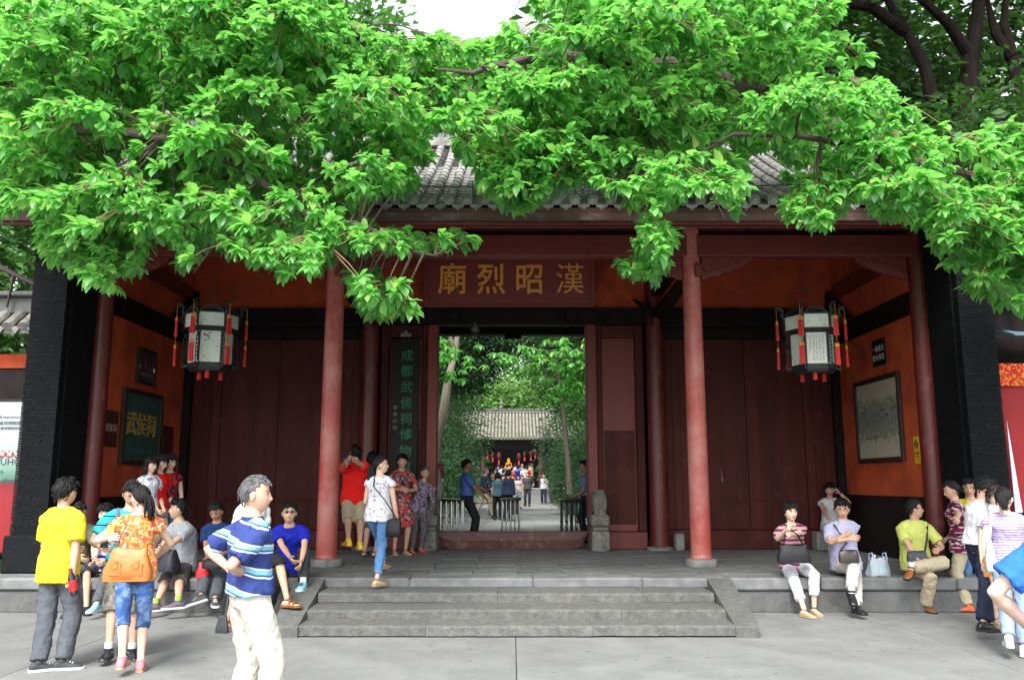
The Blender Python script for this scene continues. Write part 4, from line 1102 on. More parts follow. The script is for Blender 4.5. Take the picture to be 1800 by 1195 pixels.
MB().box(-1.6, xr, 0, 0.04, 0, hp).build('sheet', pm, po)
MB().box(-1.65, xr + 0.03, 0.042, 0.09, -0.05, hp + 0.05, bev=0.01).build('backing', M_iron, po)
M_txt = mat('poster_text', (0.03, 0.05, 0.07), 0.6)
def ptxt(t, px, py, size, align='RIGHT', m=M_txt):
    p = at(px, py, 12.94); text_obj(t, size, m, po, (p.x + 8.2, -0.004, p.z - PLAT - 0.2), (R(90), 0, 0), 0.0008, align=align, name='lettering')
ptxt('网站 http://www.', 36, 733, 0.055); ptxt('成都武侯祠博物馆', 36, 744, 0.065); ptxt('成都武侯祠博物馆博', 36, 753, 0.05)
ptxt('WUHO', 38, 812, 0.145, m=mat('poster_navy', (0.02, 0.03, 0.10), 0.5)); ptxt('.com', 6, 829, 0.09)
for px, ch in ((3, '祠'), (16, '博'), (29, '物')):
    p = at(px, 798, 12.94); MB().tube([(p.x + 8.2, -0.006, p.z - PLAT - 0.2), (p.x + 8.2, -0.001, p.z - PLAT - 0.2)], 0.055, 16).build('round_seal', mat('seal_red', (0.22, 0.02, 0.03), 0.5), po)
    text_obj(ch, 0.085, M_white, po, (p.x + 8.2, -0.009, p.z - PLAT - 0.2), (R(90), 0, 0), 0.0008, name='lettering')
# low leaning pipe rail behind, left
# right: red banner, tarpaulin, dark wall
rw = empty('side_building', (9.8, 13.4, PLAT), 'dark side building with orange plaster strip right of black pier', 'building')
MB().box(-2.7, 3.2, 0, 0.3, 0, 4.2).build('wall', M_black, rw)
MB().box(-2.7, 3.2, -0.05, 0.3, 4.3, 4.7, bev=0.02).build('coping', M_ridge, rw)
MB().box(-2.75, -2.3, -0.25, -0.1, 0, 4.0, bev=0.01).build('door_post', M_beam, rw)
for i in range(20): MB().tube([(-2.7 + 0.27 * i, -0.05, 4.3), (-2.7 + 0.27 * i, -0.4, 4.05)], 0.085, 9).build('coping_tile', M_tile, rw, smooth=True)
tp = empty('tarpaulin', tuple(at(1775, 590, 12.7)), 'blue-grey tarpaulin awning at the right edge above the red banner', 'awning')
mb = MB(); rings = []
for i in range(9):
    x = -0.22 + i * 0.25; rings.append([(x, -0.5, -0.06 + 0.015 * math.sin(i * 2)), (x, -0.2, 0.03 + 0.02 * math.cos(i * 1.7)), (x, 0.5, 0.12), (x, 0.5, 0.10), (x, -0.2, 0.01), (x, -0.5, -0.08)])
mb.loft(rings).build('sheet', mat('tarp_blue', (0.10, 0.19, 0.24), 0.5, 0.2, 6, 0.4, 12), tp)
rb = empty('red_banner', tuple(at(1776, 900, 12.1)), 'tall red cloth banner with gold patterned top at the right edge', 'banner')
z1 = at(1776, 640, 12.1).z - rb.location.z
mb = MB(); rings = []
for i in range(13):
    z = z1 * i / 12; rings.append([(0.0 + 0.03 * math.sin(z * 2), 0.0, z), (0.3, -0.05, z), (0.6, 0.03, z), (0.9, -0.04, z), (1.4, 0, z), (1.4, 0.015, z), (0.9, -0.025, z), (0.6, 0.045, z), (0.3, -0.035, z), (0.03 * math.sin(z * 2), 0.015, z)])
mb.loft(rings).build('cloth', mat('banner_red', (0.26, 0.008, 0.010), 0.7, 0.1, 5), rb, smooth=True)
MB().box(-0.01, 1.4, -0.075, -0.055, z1 - 0.32, z1, bev=0.004).build('patterned_band', blotch_mat('gold_red_pattern', [(0.5, 0.02, 0.02), (0.6, 0.25, 0.04), (0.5, 0.02, 0.02)], 40), rb)
MB().prism([(0.02, 0.0), (0.12, 0.0), (0.02, z1 - 0.8)], 1, -0.09, -0.08).build('white_pennant', mat('pennant_white', (0.55, 0.58, 0.75), 0.7), rb)
# pipe at the upper left
pr = MB().tube([tuple(at(-30, 455, 13.0)), tuple(at(62, 500, 13.0))], 0.04, 6); pr.tube([tuple(at(25, 480, 13.0)), tuple(at(12, 540, 13.0))], 0.022, 6)
tag(pr.build('hand_rail', M_frame_dk), 'dark slanting rail on a strut above the left garden wall', 'rail')
# ------------------------------------------------------------------ people
def skin_mat(name, c): return mat(name, c, 0.5, 0.06, 8, 0.05, 60, spec=0.35)
SK = [skin_mat('skin_tan', (0.57, 0.34, 0.24)), skin_mat('skin_fair', (0.66, 0.44, 0.33)), skin_mat('skin_brown', (0.38, 0.205, 0.135))]
M_lip = mat('lip', (0.40, 0.18, 0.145), 0.45, 0.05); M_brow = mat('brow', (0.02, 0.015, 0.012), 0.8)
M_hair = mat('black_hair', (0.008, 0.007, 0.007), 0.55, 0.4, 30, 0.6, 120, stretch=(1, 1, 0.15), spec=0.25)
M_hairg = mat('grey_hair', (0.085, 0.085, 0.09), 0.5, 0.6, 25, 0.6, 120, stretch=(1, 1, 0.2))
M_hairb = mat('dark_brown_hair', (0.022, 0.012, 0.009), 0.4, 0.4, 30, 0.6, 120, stretch=(1, 1, 0.15))
M_eyew = mat('eye_white', (0.6, 0.58, 0.55), 0.3, 0.02); M_iris = mat('eye_dark', (0.015, 0.01, 0.008), 0.15)
def cloth(name, c, rough=0.85, var=0.08, wr=0.7):
    return mat(name, c, rough, var, 5, wr, 11, spec=0.2, stretch=(1, 1, .7))
def ell_ring(c, side, fwd, w, d, n=20, e=2.3):
    out = []
    for k in range(n):
        t = 2 * PI * k / n; ct, st = math.cos(t), math.sin(t)
        out.append(c + side * (w * math.copysign(abs(ct) ** (2 / e), ct)) + fwd * (d * math.copysign(abs(st) ** (2 / e), st)))
    return out
def ik(a, b, l1, l2, pole):
    a, b = Vector(a), Vector(b); d = b - a; L = d.length
    mx = (l1 + l2) * 0.998
    if L > mx: b = a + d * (mx / L); d = b - a; L = mx
    L = max(L, abs(l1 - l2) + 0.02)
    x = (l1 * l1 - l2 * l2 + L * L) / (2 * L); h = math.sqrt(max(l1 * l1 - x * x, 0))
    u = d.normalized(); p = Vector(pole); p = p - u * p.dot(u)
    if p.length < 1e-4: p = u.orthogonal()
    return a + u * x + p.normalized() * h, b
# head: one grid used for the face and, pushed outwards, for the hair
HN, HM = 40, 30
def head_pt(a, b, fem=False, chub=1.0):
    """a azimuth from +y (face), b polar from top; unit: head radius about .1"""
    sx, sy, sz = 0.076 * chub, 0.096, 0.118
    x = math.sin(b) * math.sin(a); y = math.sin(b) * math.cos(a); z = math.cos(b)
    X, Y, Z = x * sx, y * sy, z * sz
    t = max(0, -z)
    X *= 1 - (0.30 if fem else 0.22) * t ** 1.3
    if y > 0: Y *= 1 - 0.10 * (1 - abs(z)); Y += 0.012 * t * y
    else: Y *= 1 - 0.45 * t ** 1.2; Y *= 1.04
    if z > 0.2: Y -= 0.004
    if y > 0.15:
        g = lambda cx, cz, wx, wz: math.exp(-((X - cx) / wx) ** 2 - ((Z - cz) / wz) ** 2)
        Y += 0.019 * g(0, -0.022, 0.0105, 0.013) + 0.009 * g(0, 0.0, 0.008, 0.02) + 0.004 * g(-0.012, -0.027, 0.007, 0.008) + 0.004 * g(0.012, -0.027, 0.007, 0.008)
        Y -= 0.008 * (g(-0.031, 0.014, 0.017, 0.012) + g(0.031, 0.014, 0.017, 0.012))
        Y += 0.004 * (g(-0.030, 0.036, 0.022, 0.008) + g(0.030, 0.036, 0.022, 0.008))
        Y += 0.006 * g(0, -0.053, 0.02, 0.007) + 0.005 * g(0, -0.066, 0.017, 0.006) - 0.003 * g(0, -0.060, 0.02, 0.003)
        Y += 0.006 * g(0, -0.092, 0.02, 0.014) + 0.003 * (g(-0.043, -0.02, 0.018, 0.02) + g(0.043, -0.02, 0.018, 0.02))
    return Vector((X, Y, Z))
def head_mesh(mb, T, fem, chub=1.0, hi=True):
    n, m = (HN, HM) if hi else (18, 14)
    o = len(mb.v)
    # finer columns towards the face
    for j in range(m + 1):
        b = PI * j / m
        for i in range(n):
            u = 2 * PI * i / n; a = u - 0.45 * math.sin(u)      # crowd samples near a = 0
            mb.v.append(tuple(T @ head_pt(a, b, fem, chub)))
    for j in range(m):
        for i in range(n):
            p = o + j * n + i; q = o + j * n + (i + 1) % n
            u = 2 * PI * (i + .5) / n; a = u - 0.45 * math.sin(u); c = head_pt(a, PI * (j + .5) / m, fem, chub)
            mi = 0
            if c.y > 0.05 and abs(c.x) < 0.021 and -0.068 < c.z < -0.050: mi = 1
            mb.f.append((p, q, q + n, p + n)); mb.m.append(mi)
    for s in (-1, 1):
        mb2 = MB().ell((0, 0, 0), (0.010, 0.020, 0.031), 8)
        off = Matrix.Translation((s * 0.077 * chub, -0.006, -0.006)) @ Matrix.Rotation(s * R(-18), 4, 'Z') @ Matrix.Rotation(R(-8), 4, 'X')
        mb.add([T @ (off @ Vector(v)) for v in mb2.v], mb2.f, 0)
def hair_cap(mb, T, style, fem, rn, chub=1.0, hi=True):
    n, m = (40, 26) if hi else (18, 12)
    thick = style.get('thick', 0.014); front = style.get('front', 0.062); side = style.get('side', -0.005); back = style.get('back', -0.062)
    O, I = [], []; ok = {}
    for j in range(m + 1):
        b = PI * j / m
        for i in range(n):
            a = 2 * PI * i / n
            p = head_pt(a, b, fem, chub)
            if p.y > 0: p.y = min(p.y, 0.10 * math.sin(b) * math.cos(a))
            ca = math.cos(a)
            # hairline height as a function of azimuth
            if ca > 0.55: zl = front
            elif ca > -0.1: zl = side + (front - side) * ((ca + 0.1) / 0.65) ** 1.6
            else: zl = side + (back - side) * min(1, (-ca - 0.1) / 0.6)
            zl += rn.uniform(-0.006, 0.006)
            ok[(j, i)] = p.z > zl
            nn = Vector((p.x / 0.0058, p.y / 0.0092, p.z / 0.0139)).normalized()
            tt = thick * (1.0 + 0.35 * noise.noise(p * 45)) + rn.uniform(0, style.get('messy', 0.003))
            if p.z - zl < 0.02: tt *= 0.5 + 0.5 * max(0, (p.z - zl) / 0.02)
            O.append(T @ (p + nn * tt)); I.append(T @ (p - nn * 0.004))
    o = len(mb.v); mb.v += [tuple(p) for p in O] + [tuple(p) for p in I]; N2 = len(O)
    F = {}
    for j in range(m):
        for i in range(n):
            i2 = (i + 1) % n
            if ok[(j, i)] and ok[(j, i2)] and ok[(j + 1, i)] and ok[(j + 1, i2)]:
                q = [j * n + i, j * n + i2, (j + 1) * n + i2, (j + 1) * n + i]
                mb.f.append(tuple(o + k for k in q)); mb.m.append(0)
                for e0, e1 in ((q[0], q[1]), (q[1], q[2]), (q[2], q[3]), (q[3], q[0])): F[(e0, e1)] = 1
    for (a, b) in F:
        if (b, a) not in F: mb.f.append((o + b, o + a, o + a + N2, o + b + N2)); mb.m.append(0)
    # tufts lying over the cap break its outline
    if hi:
        for k in range(style.get('tufts', 130)):
            a = rn.uniform(-PI, PI); b = rn.uniform(0.05, 1.5 if abs(a) < 1.1 else 2.1)
            p = head_pt(a, b, fem, chub)
            if p.y > 0.02 and p.z < front + 0.004: continue
            if p.z < side + 0.01 and p.y > -0.02: continue
            nn = Vector((p.x / 0.0058, p.y / 0.0092, p.z / 0.0139)).normalized()
            sw = Vector((p.x * 4 + rn.uniform(-.3, .3), (0.35 if p.y > 0.0 else -0.4) + rn.uniform(-.4, .4), -0.7 - p.z * 0)).normalized()
            sw = (sw - nn * sw.dot(nn)).normalized()
            L = rn.uniform(0.025, 0.045) * style.get('tuftlen', 1.0); b0 = p + nn * (thick * 0.8)
            lift = style.get('lift', 0.25)
            q = [b0 - sw * L * 0.3, b0 + sw * L * 0.4 + nn * L * lift * 0.6, b0 + sw * L + nn * L * lift * rn.uniform(0, 1)]
            if q[2].y > 0.07 and q[2].z < 0.02: continue
            mb.tube([T @ x for x in q], [0.006, 0.0065, 0.0012], 4)
def hand(mb, w, d, pn, k, curl, side, grip=0.0):
    """palm and five bent fingers; w wrist, d forearm direction, pn palm normal (the way fingers close)"""
    d = Vector(d).normalized(); pn = Vector(pn); pn = pn - d * pn.dot(d)
    if pn.length < 1e-3: pn = d.orthogonal()
    pn.normalize(); s = d.cross(pn) * side      # towards the thumb
    rings = []
    for t, ww, dd in ((-0.02, .024, .019), (0.01, .029, .017), (.045, .040, .016), (.085, .041, .013), (.095, .036, .009)):
        rings.append(ell_ring(w + d * t * k, s, pn, ww * k, dd * k, 12))
    mb.loft(rings)
    for i, (off, ln) in enumerate(((.030, .068), (.010, .078), (-.010, .072), (-.029, .056))):
        c = curl * (1 + 0.12 * i); p = w + d * .086 * k + s * off * k; v = (d + s * off * 1.2).normalized(); pts = [p - v * .012 * k]
        pts.append(p)
        for q in range(3):
            ax = v.cross(pn)
            v = (v * math.cos(c) + pn * math.sin(c)).normalized() if q == 0 else (Matrix.Rotation(c * (1.15 - .15 * q), 3, rotax) @ v).normalized()
            if q == 0: rotax = (d.cross(pn)).normalized()
            p = p + v * ln * k * (.45, .30, .25)[q]; pts.append(p)
        mb.tube(pts, [.0085 * k, .0088 * k, .0082 * k, .0072 * k, .005 * k], 6)
    p = w + d * .022 * k + s * .030 * k; v = (d * .75 + s * .62 + pn * (.25 + .5 * curl)).normalized()
    p2 = p + v * .038 * k; v2 = (d * .9 + s * .25 + pn * (.25 + .6 * curl)).normalized()
    mb.tube([p - v * .018 * k, p, p2, p2 + v2 * .030 * k], [.012 * k, .0125 * k, .0105 * k, .007 * k], 7)
def foot(mb, ank, td, k, kind='shoe', up=Vector((0, 0, 1)), wid=1.0, mi=0):
    """lofted along the foot; ank = ankle point, td = toe direction; sole lies .075 k below the ankle"""
    td = Vector(td).normalized(); s = td.cross(up).normalized(); u = s.cross(td)
    H = .075 * k; base = ank - u * H
    prof = [(-.072, .022, .045), (-.06, .034, .075), (-.03, .037, .088), (.01, .038, .086), (.05, .041, .066), (.095, .047, .048), (.135, .046, .038), (.165, .036, .030), (.182, .016, .018)]
    if kind in ('foot', 'flat'): prof = [(a, b * .86, c * .8) for a, b, c in prof[:-1]] + [(.172, .014, .012)]
    rings = []
    for y, w_, h_ in prof:
        r = []
        for q in range(14):
            t = 2 * PI * q / 14; ct, st = math.cos(t), math.sin(t)
            r.append(base + td * y * k + s * ct * w_ * k * wid + u * (h_ * k * (.5 + .5 * (st if st > 0 else -abs(st) ** .35)) ))
        rings.append(r)
    mb.loft(rings, mi); return base, s, u
def sole(mb, base, td, s, u, k, th=.022, wid=1.0):
    td = Vector(td).normalized()
    out = []
    for y, w_ in ((-.080, .020), (-.07, .034), (-.03, .040), (.03, .041), (.08, .048), (.13, .050), (.165, .042), (.188, .020)): out.append((y, w_))
    ring = [(y, w_) for y, w_ in out] + [(y, -w_) for y, w_ in out[::-1]]
    mb.loft([[base + td * y * k + s * w_ * k * wid + u * z for y, w_ in ring] for z in (-.004, th * k)])

PJOBS = []
TEX = {}
def wr_tex(sc):
    if sc not in TEX:
        t = bpy.data.textures.new('wrinkle', 'CLOUDS'); t.noise_scale = sc; t.noise_depth = 2; TEX[sc] = t
    return TEX[sc]
def raw_obj(mb, voxel, smooth=3, disp=0.0, dsc=0.09):
    me = bpy.data.meshes.new('tmp'); me.from_pydata(mb.v, [], mb.f)
    import bmesh
    bm = bmesh.new(); bm.from_mesh(me); bmesh.ops.recalc_face_normals(bm, faces=bm.faces); bm.to_mesh(me); bm.free()
    o = bpy.data.objects.new('tmp', me); COL.objects.link(o)
    r = o.modifiers.new('r', 'REMESH'); r.mode = 'VOXEL'; r.voxel_size = voxel; r.use_smooth_shade = True
    s = o.modifiers.new('s', 'SMOOTH'); s.factor = 0.6; s.iterations = smooth
    if disp:
        d = o.modifiers.new('d', 'DISPLACE'); d.texture = wr_tex(dsc); d.strength = disp; d.mid_level = 0.5
        d = o.modifiers.new('d', 'DISPLACE'); d.texture = wr_tex(.032); d.strength = disp * .35; d.mid_level = 0.5
    return o

def person(label, p, yaw, h=1.70, fem=False, skin=0, hip=None, sh=None, bow=0.0, twist=0, tl=None, head=(0, 0, 0), hoff=(0, 0.02, 0),
           rh=None, lh=None, rp=None, lp=None, rc=0.5, lc=0.5, rpn=None, lpn=None, rf=None, lf=None, rt=8, lt=-8, rkp=None, lkp=None, rfp=0, lfp=0,
           top=None, bot=None, shoe=None, hair=None, group=None, hi=True, build=1.0, bits=None, belt=None, specs=None, collar=None, watch=False, chub=1.0, skirt=None, brow=True):
    """p: ground point between the feet; yaw 0 looks along +Y (away), 180 towards the camera.
    joints are given in the person's frame (x right, y forward, z up, metres) or as world Vectors"""
    k = h / 1.70; P = Vector(p); RZ3 = Matrix.Rotation(R(yaw), 3, 'Z')
    def W(v):
        if isinstance(v, Vector): return v.copy()
        return P + RZ3 @ Vector(v)
    X, Y, Z = RZ3 @ Vector((1, 0, 0)), RZ3 @ Vector((0, 1, 0)), Vector((0, 0, 1))
    if isinstance(hip, Vector): h *= 1.03; k = h / 1.70
    TL = .53 if (isinstance(hip, Vector)) else .49
    H = W(hip) if hip is not None else W((0, 0, 0.93 * k))
    if sh is None: S = H + Z * TL * k
    else:
        d = (W(sh) - H) if isinstance(sh, Vector) else RZ3 @ Vector(sh)
        S = H + d.normalized() * TL * k
    ud = (S - H).normalized()
    sd0 = X.copy(); sd1 = Matrix.Rotation(R(twist), 3, ud) @ X
    sd1 = (sd1 - ud * sd1.dot(ud)).normalized()
    fw1 = ud.cross(sd1).normalized()
    bk = -Y
    def sp(t):
        c = H.lerp(S, t) + bk * bow * math.sin(PI * min(max(t, 0), 1)); return c
    def axes(t):
        s_ = sd0.lerp(sd1, min(max(t, 0), 1)).normalized(); u_ = ud if t > 0.15 else (ud * .5 + Z * .5).normalized()
        s_ = (s_ - u_ * s_.dot(u_)).normalized(); return s_, u_.cross(s_).normalized()
    B_ = build
    if fem: TR = [(-.17, .10, .09), (-.08, .155, .112), (.05, .162, .112), (.22, .135, .098), (.38, .115, .088), (.55, .128, .098), (.70, .138, .118), (.80, .135, .100), (.88, .115, .082), (.95, .082, .068), (1.0, .065, .06), (1.08, .048, .05)]
    else: TR = [(-.17, .10, .09), (-.08, .150, .108), (.05, .160, .112), (.22, .147, .105), (.38, .140, .100), (.55, .148, .108), (.70, .156, .116), (.80, .146, .106), (.88, .118, .090), (.95, .086, .074), (1.0, .075, .066), (1.08, .058, .056)]
    shw = (.158 if fem else .180) * k * (0.5 + 0.5 * B_)
    arm1, arm2 = .285 * k, .25 * k; leg1, leg2 = .425 * k, .425 * k
    sR = sp(.845) + sd1 * shw; sL = sp(.845) - sd1 * shw; tp_ = {1: sp(.965) + sd1 * .045 * k, -1: sp(.965) - sd1 * .045 * k}
    dflt_h = lambda s_: (s_ * (.235 * k), .06, .80 * k)
    rh_ = W(rh) if rh is not None else W(dflt_h(1)); lh_ = W(lh) if lh is not None else W(dflt_h(-1))
    rpo = RZ3 @ Vector(rp) if rp is not None else (X * .5 - Y * .9 - Z * .3); lpo = RZ3 @ Vector(lp) if lp is not None else (-X * .5 - Y * .9 - Z * .3)
    eR, rh_ = ik(sR, rh_, arm1, arm2, rpo); eL, lh_ = ik(sL, lh_, arm1, arm2, lpo)
    hR = H + sd0 * .088 * k - Z * .03 * k; hL = H - sd0 * .088 * k - Z * .03 * k
    fz = .078 * k
    rf_ = W(rf) if rf is not None else W((.10 * k, 0, fz)); lf_ = W(lf) if lf is not None else W((-.10 * k, 0, fz))
    rkn = RZ3 @ Vector(rkp) if rkp is not None else (Y + X * .15); lkn = RZ3 @ Vector(lkp) if lkp is not None else (Y - X * .15)
    kR, rf_ = ik(hR, rf_, leg1, leg2, rkn); kL, lf_ = ik(hL, lf_, leg1, leg2, lkn)
    root = empty('person', (P.x, P.y, P.z), label, 'person', group)
    # ---- head transform
    NK = sp(1.0)
    HC = NK + (ud * .6 + Z * .4).normalized() * .155 * k + RZ3 @ (Vector(hoff) * k)
    hyaw, hpit, htil = head
    T = Matrix.Translation(HC) @ (Matrix.Rotation(R(yaw + hyaw), 4, 'Z') @ Matrix.Rotation(R(hpit), 4, 'X') @ Matrix.Rotation(R(htil), 4, 'Y')) @ Matrix.Scale(k * 1.02, 4)
    skn = SK[skin]
    vox = .0125 if hi else .02
    # ---- body
    mb = MB(); limb = .97 if fem else 1.0
    rings = []
    for t, w_, d_ in TR:
        s_, f_ = axes(t); rings.append(ell_ring(sp(t), s_, f_, w_ * k * B_ * .93, d_ * k * B_ * .93, 20))
    mb.loft(rings)
    mb.tube([sp(.9), NK, HC - T.to_3x3() @ Vector((0, .018, .055))], [.062 * k * limb, .056 * k * limb, .052 * k * limb], 14)
    for a, e_, w_ in ((sR, eR, rh_), (sL, eL, lh_)):
        mb.tube([tp_[1] if a is sR else tp_[-1], a, a.lerp(e_, .4), e_, e_.lerp(w_, .3), w_, w_ + (w_ - e_).normalized() * .01], [.040 * k, .052 * k * limb, .044 * k * limb * B_, .037 * k * limb, .039 * k * limb, .025 * k * limb, .024 * k * limb], 12)
    for a, kn, f_ in ((hR, kR, rf_), (hL, kL, lf_)):
        mb.tube([a.lerp(H, .2) + Z * .02, a.lerp(kn, .15), a.lerp(kn, .6), kn, kn.lerp(f_, .3), kn.lerp(f_, .75), f_], [.082 * k * B_, .083 * k * B_, .066 * k * B_, .053 * k, .053 * k, .036 * k, .034 * k], 12)
    body_raw = raw_obj(mb, vox, 4)
    ex = MB(); head_mesh(ex, T, fem, chub, hi)
    for s_, e_, w_, c_, pn in ((1, eR, rh_, rc, rpn), (-1, eL, lh_, lc, lpn)):
        dn = (w_ - e_).normalized()
        pn = RZ3 @ Vector(pn) if pn is not None else -X * s_ + Y * .2
        hand(ex, w_, dn, pn, k * (.93 if fem else 1.0), c_, s_)
    sh_objs = []
    for kn, f_, ta, fp_ in ((kR, rf_, rt, rfp), (kL, lf_, lt, lfp)):
        td = Matrix.Rotation(R(yaw - ta), 3, 'Z') @ Vector((0, 1, 0)); upv = Vector((0, 0, 1))
        if isinstance(fp_, Vector) or isinstance(fp_, tuple):
            td = (RZ3 @ Vector(fp_)).normalized(); upv = (Z * .8 + (kn - f_).normalized() * .2).normalized()
            if abs(upv.dot(td)) > .9: upv = Z
        elif fp_:
            ax = td.cross(Z); Q = Matrix.Rotation(R(fp_), 3, ax); td = Q @ td; upv = Q @ Z
        b_, s2, u2 = foot(ex, f_, td, k * .93, 'foot', upv)
        sh_objs.append((f_, td, upv))
    PJOBS.append(('body', body_raw, root, [skn, M_lip], ex, 'body'))
    # ---- top
    if top:
        mt = top['m']; lo = top.get('hem', -.16); ls = top.get('loose', .020); sl = top.get('sleeve', .62)
        mb = MB(); rings = []
        ts = [t for t, _, _ in TR]
        def wd(t):
            return (np.interp(t, ts, [q[1] for q in TR]), np.interp(t, ts, [q[2] for q in TR]))
        nl = top.get('neck', .985)
        tt = [lo] + [t for t in (-.08, .0, .1, .22, .38, .55, .70, .80, .88, .94) if t > lo + .03] + [nl]
        for t in tt:
            w_, d_ = wd(max(t, -.08)); s_, f_ = axes(t)
            lo_ = ls * (1.0 + (.9 * (1 - min(1, max(0, (t + .1) / .5))) if not top.get('fit') else 0))
            if not fem and not top.get('fit'): w_ = max(w_, .148) if t < .6 else w_
            if fem and not top.get('fit'): w_ = max(w_, .130) if t < .6 else w_
            if t >= .87: lo_ = ls * .75
            c = sp(max(t, -.08)) + (Z * (t + .08) * .49 * k * .8 + ud * (t + .08) * .49 * k * .2 if t < -.08 else Vector((0, 0, 0)))
            rings.append(ell_ring(c, s_, f_, (w_ * B_ + lo_) * k, (d_ * B_ + lo_) * k, 22))
        mb.loft(rings)
        for a, e_, w_ in ((sR, eR, rh_), (sL, eL, lh_)):
            r0 = (.060 + ls * .5) * k * limb
            q0 = tp_[1] if a is sR else tp_[-1]; pts = [q0, q0.lerp(a, .55) + ud * .004, a + (e_ - a).normalized() * .02]; rr = [r0 * .62, r0 * .82, r0 * .97]
            if sl <= 1:
                pts += [a.lerp(e_, sl * .5), a.lerp(e_, sl)]; rr += [r0 * .98, r0 * top.get('cuff', .98)]
            else: pts += [a.lerp(e_, .5), e_, e_.lerp(w_, (sl - 1) * .5), e_.lerp(w_, sl - 1)]; rr += [r0 * .92, r0 * .82, r0 * .75, r0 * .62]
            if sl > .05: mb.tube(pts, rr, 14)
        o = raw_obj(mb, vox * .9, 2, .024 if hi else .0, .07)
        PJOBS.append(('cloth', o, root, mt if isinstance(mt, list) else [mt], None, top.get('name', 'shirt')))
        if collar:
            mb = MB(); s_, f_ = axes(1)
            c0 = sp(nl - .012)
            r1 = ell_ring(c0, s_, f_, .088 * k * (.9 if fem else 1), .078 * k, 18); r2 = ell_ring(c0 + ud * .030 * k, s_, f_, .070 * k * (.9 if fem else 1), .066 * k, 18)
            r3 = ell_ring(c0 - ud * .016 * k, s_, f_, .106 * k, .094 * k, 18)
            mb.loft([r2, r1, r3, ell_ring(c0 - ud * .022 * k, s_, f_, .098 * k, .088 * k, 18), ell_ring(c0 - ud * .0 * k, s_, f_, .082 * k, .072 * k, 18), ell_ring(c0 + ud * .024 * k, s_, f_, .066 * k, .062 * k, 18)], cap=False)
            PJOBS.append(('plain', mb, root, [collar], None, 'collar'))
    # ---- bottom
    if bot:
        mt = bot['m']; ln = bot.get('len', 1.93); wo = bot.get('wide', 1.0); mb = MB(); rings = []
        for t in (-.15, -.08, .0, .1, bot.get('waist', .2)):
            w_, d_ = (np.interp(t, ts, [q[1] for q in TR]), np.interp(t, ts, [q[2] for q in TR])) if top else (.15, .11)
            s_, f_ = axes(t); rings.append(ell_ring(sp(t), s_, f_, (w_ * B_ + .010) * k, (d_ * B_ + .010) * k, 20))
        mb.loft(rings)
        for a, kn, f_ in ((hR, kR, rf_), (hL, kL, lf_)):
            pts = [a.lerp(H, .25) + Z * .02, a.lerp(kn, .15)]; rr = [.090 * k * B_, .094 * k * B_ * (wo * .3 + .7)]
            r_t, r_k, r_a = .082 * k * B_ * (.5 + .5 * wo), .066 * k * wo, .058 * k * wo * bot.get('taper', 1.0)
            if ln <= 1: pts += [a.lerp(kn, ln * .5), a.lerp(kn, ln)]; rr += [r_t, r_t * .97]
            else:
                l2 = ln - 1; pts += [a.lerp(kn, .55), kn, kn.lerp(f_, l2 * .5), kn.lerp(f_, l2)]; rr += [r_t, r_k, (r_k + r_a) / 2 if l2 > .5 else r_k, r_k if l2 < .5 else r_a]
            mb.tube(pts, rr, 14)
        o = raw_obj(mb, vox * .95, 2, .026 if hi else 0, .07)
        PJOBS.append(('cloth', o, root, [mt], None, bot.get('name', 'trousers')))
    if skirt:
        mb = MB(); rings = []
        for q in range(7):
            t = q / 6; c = sp(.32) - Z * skirt['len'] * t * k; w_ = .135 + (.085 + skirt.get('flare', .03)) * t ** .7
            rr = ell_ring(c, X, Y, w_ * k, (w_ * .78) * k, 28)
            rings.append([v + (v - c).normalized() * .014 * t * math.sin(i * 2 * PI / 28 * 7) for i, v in enumerate(rr)])
        mb.loft(rings); o = raw_obj(mb, vox, 2, .014, .08)
        PJOBS.append(('cloth', o, root, [skirt['m']], None, 'skirt'))
    if belt:
        s_, f_ = axes(.2); mb = MB(); w_, d_ = TR[3][1] * B_ + .024, TR[3][2] * B_ + .024
        mb.loft([ell_ring(sp(.235), s_, f_, w_ * k, d_ * k, 24), ell_ring(sp(.165), s_, f_, (w_ + .002) * k, (d_ + .002) * k, 24)]); PJOBS.append(('plain', mb, root, [belt], None, 'belt'))
    # ---- shoes
    if shoe and hi is not None:
        for f_, td, upv in sh_objs:
            mb = MB(); kd = shoe.get('kind', 'shoe')
            if kd == 'shoe':
                b_, s2, u2 = foot(mb, f_, td, k * 1.0, 'shoe', upv, 1.02); mb.tube([f_ - upv * .01, f_ + upv * .018], [.043 * k, .041 * k], 12)
            elif kd == 'flat':
                b_, s2, u2 = foot(mb, f_, td, k * .97, 'flat', upv, 1.06)
                # cut the instep out: keep only what lies low or at the toe
                mb2 = MB(); mb2.v = [tuple(Vector(v) - u2 * max(0, (Vector(v) - b_).dot(u2) - .035 * k - .03 * k * max(0, ((Vector(v) - b_).dot(td) - .07) / .1)) * .75) for v in mb.v]; mb2.f = mb.f; mb2.m = mb.m; mb = mb2
            else:
                b_ = f_ - upv * .075 * k * .93; s2 = td.cross(upv).normalized(); u2 = s2.cross(td)
                for dy in (.045, .10):
                    mb.tube([b_ + td * dy * k + s2 * .048 * k + u2 * .008, b_ + td * dy * k + s2 * .028 * k + u2 * (.062 - .2 * (dy - .045)) * k, b_ + td * dy * k - s2 * .028 * k + u2 * (.062 - .2 * (dy - .045)) * k, b_ + td * dy * k - s2 * .048 * k + u2 * .008], .012 * k, 6)
            so_ = mb.build('shoe' if kd != 'sandal' else 'sandal', shoe['m'], root, smooth=True, off=P, sharp=60)
            m2 = MB(); sole(m2, b_ - u2 * .003, td, s2, u2, k, shoe.get('th', .020), 1.0)
